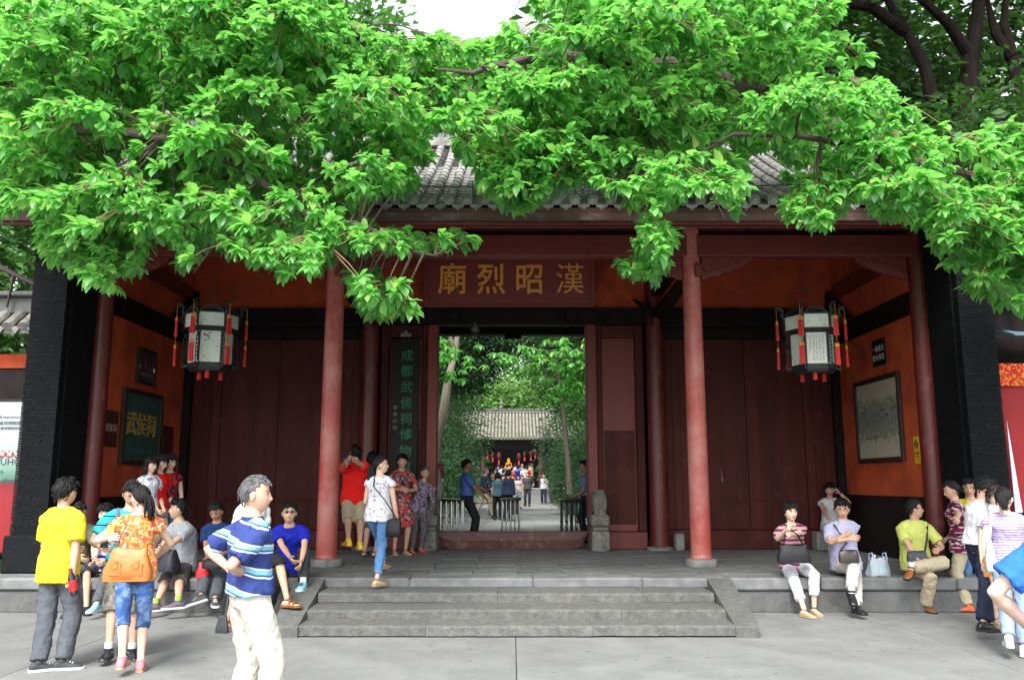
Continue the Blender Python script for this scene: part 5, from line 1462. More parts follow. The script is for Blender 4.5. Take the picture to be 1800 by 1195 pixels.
            m2.build('sole', shoe.get('sole', shoe['m']), so_, off=P)
            if shoe.get('sock'):
                MB().tube([f_ - upv * .02, f_ + upv * .07 * k], [.040 * k, .041 * k], 12).build('sock', shoe['sock'], root, smooth=True, off=P)
            if shoe.get('lace'):
                m3 = MB()
                for q in range(4):
                    y_ = .02 + .022 * q; hh = (.088 - .011 * q) * k + .004
                    m3.tube([b_ + td * y_ * k + s2 * .022 * k + u2 * (hh - .012), b_ + td * y_ * k + u2 * hh, b_ + td * y_ * k - s2 * .022 * k + u2 * (hh - .012)], .005, 4)
                m3.build('lace', shoe['lace'], so_, off=P)
    # ---- face details
    if hi:
        for s_ in (-1, 1):
            ey = MB(); c = T @ Vector((s_ * .031, .0765, .014)); rot = T.to_3x3().normalized()
            ey.ell(c, (.0125 * k, .0072 * k, .0042 * k), 6, 0, rot)
            c2 = T @ Vector((s_ * .031, .0825, .014)); ey.ell(c2, (.0055 * k, .0042 * k, .0056 * k), 6, 1, rot)
            ey.build('eye', [M_eyew, M_iris], root, smooth=True, off=P)
            if brow:
                eb = MB().tube([T @ Vector((s_ * x_, y_, z_)) for x_, y_, z_ in ((.014, .0895, .033), (.030, .0885, .037), (.046, .0775, .033))], [.0022 * k, .0032 * k, .0015 * k], 5)
                eb.build('eyebrow', M_brow, root, off=P)
        ld = MB()
        for s_ in (-1, 1): ld.tube([T @ Vector((s_ * x_, y_, z_)) for x_, y_, z_ in ((.018, .082, .017), (.031, .0865, .0215), (.044, .078, .017))], .0018 * k, 4)
        ld.build('eyelid', M_brow, root, off=P)
    # ---- hair
    if hair:
        rn = random.Random(hash(label) % 1000 if False else sum(map(ord, label)))
        mb = MB(); hm = hair.get('m', M_hair); hair_cap(mb, T, hair, fem, rn, chub, hi)
        ho = mb.build('hair', hm, root, smooth=True, off=P, sharp=80)
        if hair.get('tail'):      # ponytail: list of head-space points
            L_ = hair['tail']; mb = MB()
            for q in range(16):
                o3 = Vector((rn.gauss(0, .010), rn.gauss(0, .010), 0)); pts = [T @ Vector(L_[0])] + [T @ (Vector(v) + o3 * (1.0 + .5 * i)) for i, v in enumerate(L_[1:])]
                mb.tube(pts, [.012] + [.017] * (len(L_) - 2) + [.002], 6)
            mb.build('ponytail', hm, ho, smooth=True, off=P)
        if hair.get('long'):      # long loose hair down to a head-space depth
            z1 = hair['long']; mb = MB()
            for q in range(46):
                a = rn.uniform(.40, 1.0) * PI * rn.choice((-1, 1))
                p0 = head_pt(a, 1.0, fem); p1 = head_pt(a, 1.65, fem)
                x1, y1 = p1.x * 1.15, p1.y * 1.05
                pts = [p0 * 1.08, p1 * 1.15, Vector((x1 * 1.0 + rn.gauss(0, .006), y1 - .01, -.10)), Vector((x1 * .9 + rn.gauss(0, .01), y1 - .02 + rn.gauss(0, .008), z1 * rn.uniform(.85, 1.05)))]
                mb.tube([T @ v for v in pts], [.010, .014, .015, .003], 5)
            mb.build('long_hair', hm, ho, smooth=True, off=P)
    if specs:
        mb = MB()
        if specs == 'sun':
            for s_ in (-1, 1): mb.ell(T @ Vector((s_ * .031, .090, .013)), (.024 * k, .006 * k, .016 * k), 8, 0, T.to_3x3().normalized())
            mb.tube([T @ Vector((x_, y_, .018)) for x_, y_ in ((-.08, 0.0), (-.072, .06), (-.054, .088), (0, .097), (.054, .088), (.072, .06), (.08, 0))], .0028, 5)
            mb.build('sunglasses', mat('dark_lens', (.006, .006, .008), .08), root, smooth=True, off=P)
        else:
            for s_ in (-1, 1): mb.tube([T @ Vector((s_ * .031 + .023 * math.cos(a), .094 - .004 * abs(math.cos(a)), .012 + .015 * math.sin(a))) for a in np.linspace(0, 2 * PI, 13)], .0016, 4)
            mb.tube([T @ Vector((x_, y_, .018)) for x_, y_ in ((-.08, 0.0), (-.072, .06), (-.054, .088))], .002, 4); mb.tube([T @ Vector((x_, y_, .018)) for x_, y_ in ((.08, 0.0), (.072, .06), (.054, .088))], .002, 4)
            mb.tube([T @ Vector((-.008, .097, .016)), T @ Vector((.008, .097, .016))], .0018, 4)
            mb.build('glasses', mat('glasses_frame', (.05, .03, .025), .3), root, off=P)
    if watch:
        w_ = lh_.lerp(eL, .1); MB().tube([w_, w_ + (lh_ - eL).normalized() * .022], [.031 * k, .030 * k], 12).build('watch', M_chrome, root, smooth=True, off=P)
    return dict(root=root, T=T, H=H, S=S, sR=sR, sL=sL, eR=eR, eL=eL, rh=rh_, lh=lh_, X=X, Y=Y, sp=sp, k=k, kR=kR, kL=kL, rf=rf_, lf=lf_, axes=axes, P=P)

def finish_people():
    bpy.context.view_layer.update(); dg = bpy.context.evaluated_depsgraph_get()
    for kind, o, root, mats, ex, name in PJOBS:
        P = Vector(root.location)
        if kind == 'plain':
            o.build(name, mats, root, smooth=True, off=P, sharp=60); continue
        ev = o.evaluated_get(dg); me = ev.to_mesh()
        nv = len(me.vertices); V = np.empty(nv * 3, dtype=np.float32); me.vertices.foreach_get('co', V); V = V.reshape(-1, 3)
        nl = len(me.loops); LI = np.empty(nl, dtype=np.int32); me.loops.foreach_get('vertex_index', LI)
        npo = len(me.polygons); LS_ = np.empty(npo, dtype=np.int32); me.polygons.foreach_get('loop_start', LS_); LT_ = np.empty(npo, dtype=np.int32); me.polygons.foreach_get('loop_total', LT_)
        MI = np.zeros(npo, dtype=np.int32)
        if ex is not None:
            eV = np.array(ex.v, dtype=np.float32); eL = np.array([i for f in ex.f for i in f], dtype=np.int32) + nv
            eT = np.array([len(f) for f in ex.f], dtype=np.int32); eS = np.cumsum(np.concatenate([[0], eT[:-1]])).astype(np.int32) + nl
            V = np.concatenate([V, eV]); LI = np.concatenate([LI, eL]); LS_ = np.concatenate([LS_, eS]); LT_ = np.concatenate([LT_, eT]); MI = np.concatenate([MI, np.array(ex.m, dtype=np.int32)])
        V = V - np.array(P, dtype=np.float32)
        n2 = bpy.data.meshes.new(name)
        n2.vertices.add(len(V)); n2.vertices.foreach_set('co', V.ravel()); n2.loops.add(len(LI)); n2.loops.foreach_set('vertex_index', LI)
        n2.polygons.add(len(LS_)); n2.polygons.foreach_set('loop_start', LS_); n2.polygons.foreach_set('loop_total', LT_)
        for m in mats: n2.materials.append(m)
        n2.polygons.foreach_set('material_index', MI); n2.polygons.foreach_set('use_smooth', np.ones(len(LS_), dtype=bool)); n2.update(calc_edges=True)
        link(name, n2, root)
        ev.to_mesh_clear()
    for kind, o, *_ in PJOBS:
        if kind != 'plain':
            me = o.data; bpy.data.objects.remove(o); bpy.data.meshes.remove(me)
# ------------------------------------------------------------------ clothes
C_yel = cloth('yellow_cotton', (0.72, 0.60, 0.03)); C_gjean = cloth('grey_denim', (0.085, 0.095, 0.11), wr=.6); C_olive = cloth('olive_cotton', (0.10, 0.105, 0.06))
C_blk = cloth('black_cotton', (0.014, 0.014, 0.017)); C_navy = cloth('navy_cotton', (0.018, 0.026, 0.055)); C_wht = cloth('white_cotton', (0.60, 0.61, 0.65), wr=.8)
C_cream = cloth('cream_cotton', (0.56, 0.54, 0.46), wr=.8); C_gtee = cloth('pale_grey_jersey', (0.33, 0.35, 0.38)); C_dshort = cloth('dark_taupe_cotton', (0.075, 0.065, 0.06))
C_dblue = cloth('deep_blue_cotton', (0.015, 0.04, 0.13)); C_royal = cloth('royal_blue_jersey', (0.012, 0.02, 0.36)); C_red = cloth('bright_red_pique', (0.72, 0.015, 0.012)); C_khaki = cloth('khaki_cotton', (0.42, 0.36, 0.24), wr=.6)
C_den = mat('blue_denim', (0.03, 0.085, 0.25), .9, .25, 6, .5, 9, wear=(0.25, 0.36, 0.55), wscale=5, wamt=.45, stretch=(1, 1, .6)); C_jean = mat('mid_blue_jeans', (0.08, 0.20, 0.40), .9, .2, 5, .5, 9, stretch=(1, 1, .5), wear=(.18, .33, .52), wscale=4, wamt=.35)
C_ljean = mat('light_blue_jeans', (0.20, 0.27, 0.37), .9, .15, 5, .5, 9); C_dk = cloth('charcoal_wool', (0.028, 0.03, 0.036)); C_lil = ramp_mat('lilac_fine_stripe', 2, .026, [(0, (.24, .19, .40)), (.5, (.40, .37, .52))])
C_officer = cloth('officer_blue', (0.09, 0.17, 0.47)); C_off2 = cloth('officer_grey_blue', (0.17, 0.23, 0.40)); C_limey = cloth('pale_lime_pique', (0.55, 0.60, 0.16)); C_beige = cloth('beige_cotton', (0.44, 0.38, 0.27), wr=.6)
C_lav = cloth('pale_lavender_cotton', (0.42, 0.42, 0.60)); C_stone_t = cloth('stone_trousers', (0.52, 0.49, 0.46), wr=.6); C_orange = cloth('orange_cotton', (0.65, 0.12, 0.03)); C_blu2 = cloth('sky_blue_jersey', (0.03, 0.14, 0.55))
C_str = ramp_mat('polo_stripes', 2, .150, [(0, (.030, .050, .19)), (.40, (.62, .70, .78)), (.47, (.05, .10, .28)), (.54, (.20, .50, .66)), (.70, (.62, .70, .78)), (.78, (.030, .050, .19))], tilt=R(-14), phase=.35)
C_teal = ramp_mat('teal_black_stripes', 2, .085, [(0, (.03, .36, .46)), (.72, (.01, .012, .02)), (.86, (.03, .36, .46))])
C_girls = ramp_mat('purple_white_stripes', 2, .13, [(0, (.60, .62, .72)), (.35, (.05, .035, .25)), (.78, (.60, .62, .72))], phase=.2)
C_pstr = ramp_mat('pink_purple_stripes', 2, .062, [(0, (.50, .26, .27)), (.55, (.085, .03, .10))])
C_flor = blotch_mat('orange_floral', [(.72, .16, .03), (.72, .16, .03), (.75, .45, .12), (.70, .62, .45), (.72, .16, .03), (.60, .10, .10), (.35, .30, .10), (.72, .2, .04)], 42)
C_dress = blotch_mat('red_grey_floral', [(.55, .05, .03), (.55, .05, .03), (.10, .11, .16), (.03, .03, .06), (.32, .33, .38), (.60, .08, .04)], 26)
C_gran = blotch_mat('purple_speckled_print', [(.09, .06, .12), (.30, .26, .34), (.05, .035, .07), (.42, .34, .38), (.12, .07, .13)], 55)
C_grant = blotch_mat('grey_speckled_print', [(.07, .065, .07), (.16, .15, .15), (.10, .09, .10)], 70)
C_camo = blotch_mat('grey_camouflage', [(.16, .155, .13), (.24, .235, .20), (.09, .09, .08), (.20, .19, .165)], 26)
C_zeb = blotch_mat('magenta_zebra_print', [(.16, .012, .06), (.55, .48, .47), (.16, .012, .06), (.03, .01, .02)], 34, stretch=(.5, .5, 1.6))
C_wflor = blotch_mat('white_with_pink_flowers', [(.60, .62, .67)] * 9 + [(.45, .20, .32)], 40)
C_wprint = blotch_mat('white_with_blue_print', [(.68, .70, .75)] * 5 + [(.15, .2, .4)], 28)
C_plaid = blotch_mat('red_black_plaid', [(.40, .02, .03), (.03, .01, .015), (.25, .02, .03)], 30, stretch=(1, 1, 1))
S_blk = mat('black_leather', (.012, .012, .013), .3, .1, 20); S_wht = mat('white_rubber', (.62, .63, .64), .6, .05); S_brn = mat('tan_brown_leather', (.22, .075, .02), .4, .15, 20)
S_yel = mat('yellow_rubber', (.72, .50, .03), .5, .05); S_gold = mat('straw_yellow_leather', (.52, .38, .10), .45, .1); S_pink = mat('pink_canvas', (.50, .20, .22), .8, .1); S_red = mat('red_satin', (.5, .02, .04), .5, .1)
S_dgrey = mat('dark_grey_suede', (.045, .048, .055), .8, .2, 20); S_lblue = mat('light_blue_mesh', (.20, .48, .62), .7, .15, 30); S_mauve = mat('mauve_canvas', (.13, .09, .13), .8, .1); S_tanf = mat('tan_flat_leather', (.42, .29, .16), .5, .1)
S_orng = mat('orange_leather', (.60, .10, .02), .5, .1); K_wht = cloth('white_sock', (.68, .68, .68)); K_grn = cloth('lime_sock', (.3, .45, .08)); K_whb = cloth('pale_blue_sock', (.50, .55, .65))
BELT = mat('black_belt', (.010, .010, .010), .3, .1)
H_short = dict(front=.060, side=.008, back=-.055, thick=.013)
H_men = dict(front=.055, side=.0, back=-.062, thick=.018, messy=.006, lift=.5, tuftlen=1.2)
H_bob = dict(front=.040, side=-.045, back=-.085, thick=.024, messy=.004, tufts=170, tuftlen=1.3)
H_tied = dict(front=.066, side=.005, back=-.055, thick=.011, messy=.001, tufts=60, lift=.05)
G_seat = 'people sitting on the platform edge'; G_stand = 'visitors standing by the gate'; G_court = 'visitors walking in the courtyard'
V = Vector
def seat(px, z=.58, Y=11.62): 
    p = at(px, 900, Y); zc = Y * math.cos(PITCH) + (z - CAMH) * math.sin(PITCH); return V(((px - 900) / FPX * zc, Y, z))
def grd(v, z=0): return V((v.x, v.y, z))

# 1 young man in yellow
A = {}
A['yellow'] = person('young man in a bright yellow polo shirt seen from behind holding a cola bottle', on(88, 1172, 0), -14, 1.68, build=.93, hair=H_men, skin=0,
    head=(-8, -3, 0), rh=at(127, 1018, 7.95), lh=(-.16, .30, 1.02), lp=(-.5, -.9, -.2), rp=(.6, -.7, 0), rc=.85, rt=62, lt=38, rf=on(110, 1160, .078), lf=on(68, 1163, .078),
    top=dict(m=C_yel, hem=-.36, loose=.028, sleeve=.78, cuff=1.1), collar=C_yel, bot=dict(m=C_gjean, wide=1.28, len=1.98), shoe=dict(m=S_dgrey, sole=S_wht, lace=S_wht), group=G_stand)
# 2 olive shirt seated
A['olive'] = person('man in an olive shirt and black shorts sitting behind the man in yellow, looking down', grd(seat(140, 0, 11.1)), 205, 1.68, hip=seat(132, .58, 11.7), sh=(0, .22, 1), bow=.04, hair=H_short,
    head=(15, -28, 0), rh=seat(150, .62, 11.25), lh=seat(165, .55, 11.2), rf=on(118, 1072, .078), lf=on(152, 1068, .078), top=dict(m=C_olive, sleeve=.75, loose=.026), collar=C_olive, bot=dict(m=C_blk, len=.92, name='shorts'), shoe=dict(m=S_blk), group=G_seat)
A['girl'] = person('girl in a white and purple striped top sitting beside the man in olive', grd(seat(170, 0, 11.1)), 168, 1.60, True, 1, hip=seat(186, .58, 11.65), sh=(0, .10, 1), bow=.02, hair=dict(H_bob, long=-.30),
    head=(-20, -12, 0), rh=seat(168, .70, 11.3), lh=seat(186, .66, 11.3), rf=on(139, 1062, .12), lf=on(163, 1078, .078), top=dict(m=C_girls, sleeve=.5, fit=True, loose=.012), bot=dict(m=C_gjean, wide=1.05), shoe=dict(m=S_lblue, sole=S_wht, lace=S_wht), group=G_seat)
A['teal'] = person('young man in glasses, teal striped shirt and camouflage shorts looking at his phone', on(212, 1152, 0), 203, 1.66, hair=dict(H_men), skin=0, specs='clear',
    sh=(0, .10, 1), bow=.03, head=(5, -24, 0), rh=at(180, 962, 8.25), lh=at(268, 962, 8.3), rp=(.8, -.3, -.7), lp=(-1, .2, -.2), rc=.7, rf=on(190, 1150, .078), lf=on(232, 1142, .078), rt=15, lt=-15,
    top=dict(m=C_teal, sleeve=.72, loose=.028), bot=dict(m=C_camo, len=1.18, wide=1.45, name='shorts'), shoe=dict(m=S_blk, sole=S_dgrey, sock=K_whb), group=G_stand)
A['orange'] = person('woman seen from behind in an orange floral blouse with a ponytail and tan handbag', on(226, 1172, 0), 22, 1.62, True, 1, hair=dict(H_tied, tail=[(0, -.10, .03), (0, -.15, .0), (.015, -.16, -.10), (.03, -.13, -.22)]),
    sh=(0, .05, 1), head=(32, -5, 0), lh=at(192, 945, 7.75), lp=(-.8, -.4, -.6), rh=(.18, .30, .95), rp=(.9, -.5, 0), rf=on(247, 1163, .078), lf=on(214, 1173, .078), rt=5, lt=12,
    top=dict(m=C_flor, sleeve=.32, loose=.024, hem=-.28, name='blouse'), bot=dict(m=C_den, len=1.30, wide=1.02, name='cropped_jeans'), shoe=dict(m=S_pink, kind='shoe', sole=S_tanf, th=.012), group=G_stand)
A['greytee'] = person('stocky man in a pale grey t-shirt and dark shorts sitting with a black bag', grd(seat(300, 0, 11.1)), 142, 1.72, skin=0, hip=seat(318, .58, 11.72), sh=(0, .12, 1), bow=.06, hair=H_men, build=1.12, chub=1.08,
    head=(-22, 2, 0), rh=at(283, 962, 11.3), lh=at(280, 970, 11.1), rp=(.6, -.4, -.6), lp=(-.6, -.2, -.8), rf=on(266, 1077, .078), lf=on(309, 1082, .078), rt=10, lt=20,
    top=dict(m=C_gtee, sleeve=.75, loose=.03), bot=dict(m=C_dshort, len=1.0, wide=1.25, name='shorts'), shoe=dict(m=S_mauve, sole=S_wht, sock=K_grn), group=G_seat)
A['dblue'] = person('man in a deep blue shirt sitting cross-legged with his head bent over a phone', grd(seat(372, 0, 11.1)), 172, 1.68, skin=2, hip=seat(385, .58, 11.75), sh=(0, .22, 1), bow=.06, hair=H_short,
    head=(5, -30, 0), rh=at(364, 975, 11.3), lh=at(376, 980, 11.3), rf=at(352, 1048, 10.95), lf=on(368, 1082, .078), rt=30, lt=-35, rkp=(.4, .6, .8), rfp=(.9, .25, -.3),
    top=dict(m=C_dblue, sleeve=.75, loose=.026), collar=C_dblue, bot=dict(m=C_gjean, wide=1.2), shoe=dict(m=S_dgrey, sole=S_wht, lace=S_wht), group=G_seat)
A['whitetee'] = person('man in a white t-shirt behind the striped polo, one sandalled foot on the stair kerb', grd(at(432, 1060, 10.3)), -118, 1.70, skin=0, hair=H_short,
    sh=(0, .10, 1), head=(-15, -5, 0), lh=at(470, 992, 10.15), rh=at(396, 1040, 9.95), lf=at(505, 1054, 10.15), rf=(.12, -.15, .078), lkp=(-.1, 1, .6), lt=-10, top=dict(m=C_wht, sleeve=.72, loose=.03), bot=dict(m=C_blk, len=1.05, wide=1.25, name='shorts'),
    shoe=dict(m=S_brn, kind='sandal', sole=S_brn), group=G_stand)
A['polo'] = person('grey-haired man in a blue striped polo shirt and cream trousers, hands on hips', at(438, 1100, 5.75) * 0 + grd(at(442, 1000, 5.75)), -52, 1.69, skin=0, hair=dict(front=.072, side=.012, back=-.050, thick=.009, m=M_hairg, tufts=160, lift=.15),
    sh=(0, -.02, 1), bow=.01, head=(-34, -2, 0), lh=at(404, 1000, 5.85), lp=(-1, -.55, .1), rh=at(436, 1012, 5.70), rp=(.6, -1, .0), rc=.9, lc=.9, rpn=(0, -1, 0), rf=(.12, .05, .078), lf=(-.13, -.05, .078),
    top=dict(m=C_str, sleeve=.80, loose=.022, hem=.02, cuff=1.08), collar=C_dblue, bot=dict(m=C_cream, wide=1.30, waist=.20), belt=BELT, shoe=dict(m=S_brn, sole=S_blk), group=G_stand)
A['royal'] = person('man in sunglasses and a royal blue t-shirt sitting beside the left column', grd(seat(500, 0, 11.1)), 182, 1.72, skin=0, hip=seat(512, .58, 11.55), sh=(0, .38, 1), bow=.05, hair=H_men, specs='sun', chub=1.05,
    head=(14, 4, 0), rh=at(521, 999, 10.9), lh=at(529, 991, 10.95), rp=(.9, -.2, -.5), lp=(-1, .2, -.2), rf=on(466, 1078, .10), lf=at(533, 1024, 10.95), lt=5, rt=22, lkp=(-.25, .5, 1), rkp=(.35, .8, .7),
    top=dict(m=C_royal, sleeve=.62, loose=.028), bot=dict(m=C_dk, wide=1.2), shoe=dict(m=S_lblue, sole=S_wht, lace=S_blk, sock=K_wht), group=G_seat)
# girls by the left wall
gY = 12.75
for (px, lab, tp_, bt_, yw, hd, hz_) in ((252, 'girl in a white printed t-shirt, nearest of the three by the left wall', dict(m=C_wprint, sleeve=.4, fit=True, loose=.012), dict(m=C_ljean, len=.55, wide=1.0, name='shorts'), -125, (10, -5, 0), 1.58),
                            (269, 'girl in a red t-shirt and denim shorts, middle of the three by the left wall', dict(m=C_red, sleeve=.4, fit=True, loose=.012), dict(m=C_ljean, len=.45, wide=1.0, name='shorts'), -120, (15, -12, 0), 1.62),
                            (287, 'girl in a red plaid waistcoat, rearmost of the three by the left wall', dict(m=C_plaid, sleeve=.25, fit=True, loose=.014), dict(m=C_jean, wide=1.0), -140, (20, -10, 0), 1.64)):
    p = at(px, 990, gY + (px - 252) * .012); p.z = PLAT
    person(lab, p, yw, hz_, True, 1, sh=(0, .02, 1), head=hd, hair=dict(H_bob, long=-.26 if px > 255 else -.24, back=-.09), rh=(.12, .18, .82), lh=(-.16, .16, .84), top=tp_, bot=bt_, shoe=dict(m=S_wht), group='three girls by the left wall')
# photographer and the person beside him
A['photo'] = person('tall man in a bright red polo shirt, khaki shorts and yellow clogs taking a photograph', grd(on(620, 985, PLAT), PLAT), 12, 1.82, skin=0, hair=H_short, sh=(0, .02, 1), head=(14, 4, 0), lh=at(606, 812, 13.15), rh=at(618, 806, 13.35), lp=(-1, -.1, -.9), rp=(1, -.1, -.9), lc=.7, rc=.8,
    top=dict(m=C_red, sleeve=.72, loose=.032, hem=-.24, cuff=1.08), collar=C_red, bot=dict(m=C_khaki, len=1.03, wide=1.3, name='shorts'), shoe=dict(m=S_yel, kind='shoe', sole=S_yel), rf=on(632, 984, PLAT + .08), lf=on(612, 986, PLAT + .08), rt=-10, lt=-20, group=G_stand)
A['hid'] = person('person in flip-flops mostly hidden behind the photographer in red', grd(on(650, 978, PLAT), PLAT), -20, 1.72, skin=0, hair=dict(H_bob), sh=(0, 0, 1), top=dict(m=C_blk, sleeve=.7), bot=dict(m=C_olive, len=1.1, wide=1.1, name='shorts'), shoe=dict(m=S_blk, kind='sandal'), group=G_stand)
A['white'] = person('woman in a white flowered top and blue jeans with a long ponytail climbing the steps', V((at(664, 1030, 11.3).x, 11.35, .34)), -16, 1.62, True, 1, hair=dict(H_tied, tail=[(0, -.105, .0), (-.01, -.14, -.04), (-.02, -.13, -.18), (-.03, -.11, -.32)]), specs='clear',
    sh=(0, .04, 1), head=(-62, 2, 0), hip=(0, -.05, .92), rh=(.20, .10, .80), lh=(-.17, .20, .92), rf=at(661, 1029, 11.12), lf=at(676, 996, 11.85), lkp=(0, 1, .1), rt=14, lt=0, rp=(.5, -.9, 0), rc=.9,
    top=dict(m=C_wflor, sleeve=.22, loose=.02, hem=-.24, name='blouse'), bot=dict(m=C_jean, len=1.82, wide=.98, name='jeans'), shoe=dict(m=S_gold, kind='flat', sole=S_tanf, th=.03), group=G_stand)
A['dress'] = person('woman with short hair in a red and grey floral dress standing by the hanging board', V((at(703, 970, 15.05).x, 15.05, PLAT)), 205, 1.70, True, 0, hair=dict(H_bob, side=-.02, back=-.06), head=(-12, 2, 0), rh=(.10, .26, 1.10), lh=(-.04, .28, 1.08), rp=(.9, -.3, -.5), lp=(-.9, -.3, -.5), rc=.8, lc=.8,
    top=dict(m=C_dress, sleeve=.70, loose=.028, hem=.1, name='dress_top'), skirt=dict(m=C_dress, len=.62, flare=.02), shoe=dict(m=S_gold, kind='flat', sole=S_tanf), group=G_stand)
A['gran'] = person('old woman in a purple speckled blouse leaning on the left drum stone', V((at(732, 970, 15.35).x, 15.35, PLAT)), 212, 1.50, True, 0, hair=dict(H_tied, m=M_hairg), sh=(-.22, .10, 1), head=(-18, -4, 0), lh=at(762, 866, 15.62), rh=at(757, 860, 15.58), lp=(-.5, -.2, -.9), rp=(.4, -.2, -1),
    top=dict(m=C_gran, sleeve=1.7, loose=.030, hem=-.3, name='blouse'), bot=dict(m=C_grant, wide=1.2, taper=.8), shoe=dict(m=S_red, kind='flat', sole=S_red), group=G_stand)
# officers
A['off1'] = person('officer in a blue short-sleeved shirt stretching both arms forward at the ticket gate', V((at(831, 930, 18.0).x, 18.0, CG)), -84, 1.72, skin=2, hair=H_short, hip=(0, -.12, .92), sh=(0, -.06, 1), head=(4, -6, 0), rh=at(861, 884, 17.7), lh=at(862, 868, 18.1), rp=(0, -.2, -1), lp=(0, -.2, -1), rc=.35, lc=.35, rpn=(0, 0, -1), lpn=(0, 0, -1),
    top=dict(m=C_officer, sleeve=.78, loose=.028, hem=.08), collar=C_officer, bot=dict(m=C_dk, wide=1.25), belt=BELT, shoe=dict(m=S_blk), group='gate officers')
A['off2'] = person('officer in a grey-blue shirt half hidden by the right jamb of the doorway', V((at(1031, 930, 18.1).x, 18.1, CG)), 86, 1.68, skin=2, hair=H_short, sh=(0, .03, 1), head=(0, -4, 0), lh=at(1008, 873, 17.9), rh=at(1010, 876, 18.2), lp=(0, -.4, -1), rp=(0, -.4, -1), lc=.3, lpn=(0, 0, -1),
    top=dict(m=C_off2, sleeve=.70, loose=.028, hem=.08), collar=C_wht, bot=dict(m=C_navy, wide=1.2), belt=BELT, shoe=dict(m=S_blk), group='gate officers')
# right side seated
A['pink'] = person('woman in a pink and purple striped blouse and white trousers sitting on the platform edge', grd(seat(1410, 0, 11.1)), 176, 1.60, True, 1, hip=seat(1396, .59, 11.66), sh=(.05, .10, 1), bow=.03, hair=dict(H_bob, thick=.028), chub=1.06, head=(12, 2, 0),
    rh=at(1381, 932, 11.2), lh=at(1388, 940, 11.15), rp=(.6, -.2, -.9), lp=(-.6, -.2, -.9), rc=1.1, lc=1.0, rf=on(1414, 1072, .085), lf=on(1431, 1068, .078), rt=-28, lt=-12,
    top=dict(m=C_pstr, sleeve=.7, loose=.026, name='blouse'), bot=dict(m=C_wht, len=1.62, wide=1.12), shoe=dict(m=S_tanf, kind='flat', sole=S_tanf), group=G_seat)
A['lav'] = person('man in glasses and a pale lavender shirt sitting with arms and legs crossed', grd(seat(1492, 0, 11.1)), 184, 1.70, skin=0, hip=seat(1487, .59, 11.68), sh=(.05, .07, 1), bow=.05, hair=dict(H_men, thick=.022), specs='clear', head=(-24, -10, 0),
    rh=at(1492, 947, 11.25), lh=at(1466, 951, 11.28), rp=(1, -.3, -.6), lp=(-1, -.3, -.6), rf=at(1497, 1040, 10.95), lf=on(1506, 1076, .078), rkp=(-.4, .6, .8), lkp=(-.1, 1, .5), rt=-5, lt=-8, rfp=(.15, .8, -.45),
    top=dict(m=C_lav, sleeve=.75, loose=.028), collar=C_lav, bot=dict(m=C_stone_t, wide=1.25, len=1.85), shoe=dict(m=S_blk, sock=K_wht), group=G_seat)
A['phone'] = person('girl in a white dress sitting against the back post with a phone to her ear', V((at(1462, 960, 15.6).x, 15.5, PLAT)), 172, 1.60, True, 0, hip=V((at(1462, 920, 15.9).x, 15.95, PLAT + .42)), sh=(0, .12, 1), bow=.03, hair=dict(H_bob, side=-.01, back=-.06), head=(0, -4, 0), lh=at(1476, 866, 15.75), lp=(-.6, .2, -1), rh=(.1, .1, .6), rf=(.1, .2, .08), lf=(-.1, .2, .08),
    top=dict(m=C_wht, sleeve=.18, loose=.02, name='dress'), bot=dict(m=C_wht, len=1.1, wide=1.2, name='skirt'), shoe=dict(m=S_wht), group=G_seat)
box_obj('seat_block', (at(1462, 920, 15.9).x - .3, at(1462, 920, 15.9).x + .25, 15.85, 16.15, PLAT, PLAT + .33), M_base, None, .02)
tag(bpy.data.objects['seat_block'], 'grey stone block under the girl with the phone', 'stone')
A['lime'] = person('man in a pale lime polo shirt sitting with one ankle on his knee', grd(seat(1622, 0, 11.1)), 186, 1.70, skin=0, hip=seat(1612, .59, 11.66), sh=(.02, .06, 1), bow=.05, hair=H_short, specs='clear', head=(72, 4, 0),
    rh=at(1622, 1000, 11.15), lh=at(1650, 966, 11.35), rp=(.9, -.6, -.3), lp=(-.8, -.5, -.3), rf=on(1627, 1064, .078), lf=at(1602, 998, 11.2), lkp=(-1, .3, .2), rkp=(.1, 1, .8), rt=-6, lfp=(.75, .5, -.35), rc=.4,
    top=dict(m=C_limey, sleeve=.75, loose=.03), collar=C_limey, bot=dict(m=C_beige, wide=1.3), shoe=dict(m=S_brn, sole=S_blk, sock=K_wht), group=G_seat)
A['zebra'] = person('woman in a magenta zebra-print blouse and beige trousers with her hand behind her back', grd(on(1703, 1074, 0)), 62, 1.67, True, 0, hair=dict(H_tied, thick=.02, tail=[(0, -.10, .0), (0, -.13, -.02), (.0, -.12, -.06)]), sh=(0, .12, 1), head=(20, -22, 0), lh=at(1688, 935, 10.4), lp=(-.9, -.5, -.2), rh=(.16, .2, .9),
    top=dict(m=C_zeb, sleeve=.75, loose=.034, hem=-.34, name='blouse'), bot=dict(m=C_beige, wide=1.2), shoe=dict(m=S_orng, kind='shoe', sole=S_blk), group=G_stand)
A['behind'] = person('dark-haired man partly hidden between the zebra-print woman and the man in white', grd(on(1722, 1068, 0)), 150, 1.70, skin=0, hair=H_short, head=(0, -10, 0), sh=(0, .05, 1), top=dict(m=C_yel, sleeve=.7), bot=dict(m=C_jean), shoe=dict(m=S_blk), group=G_stand)
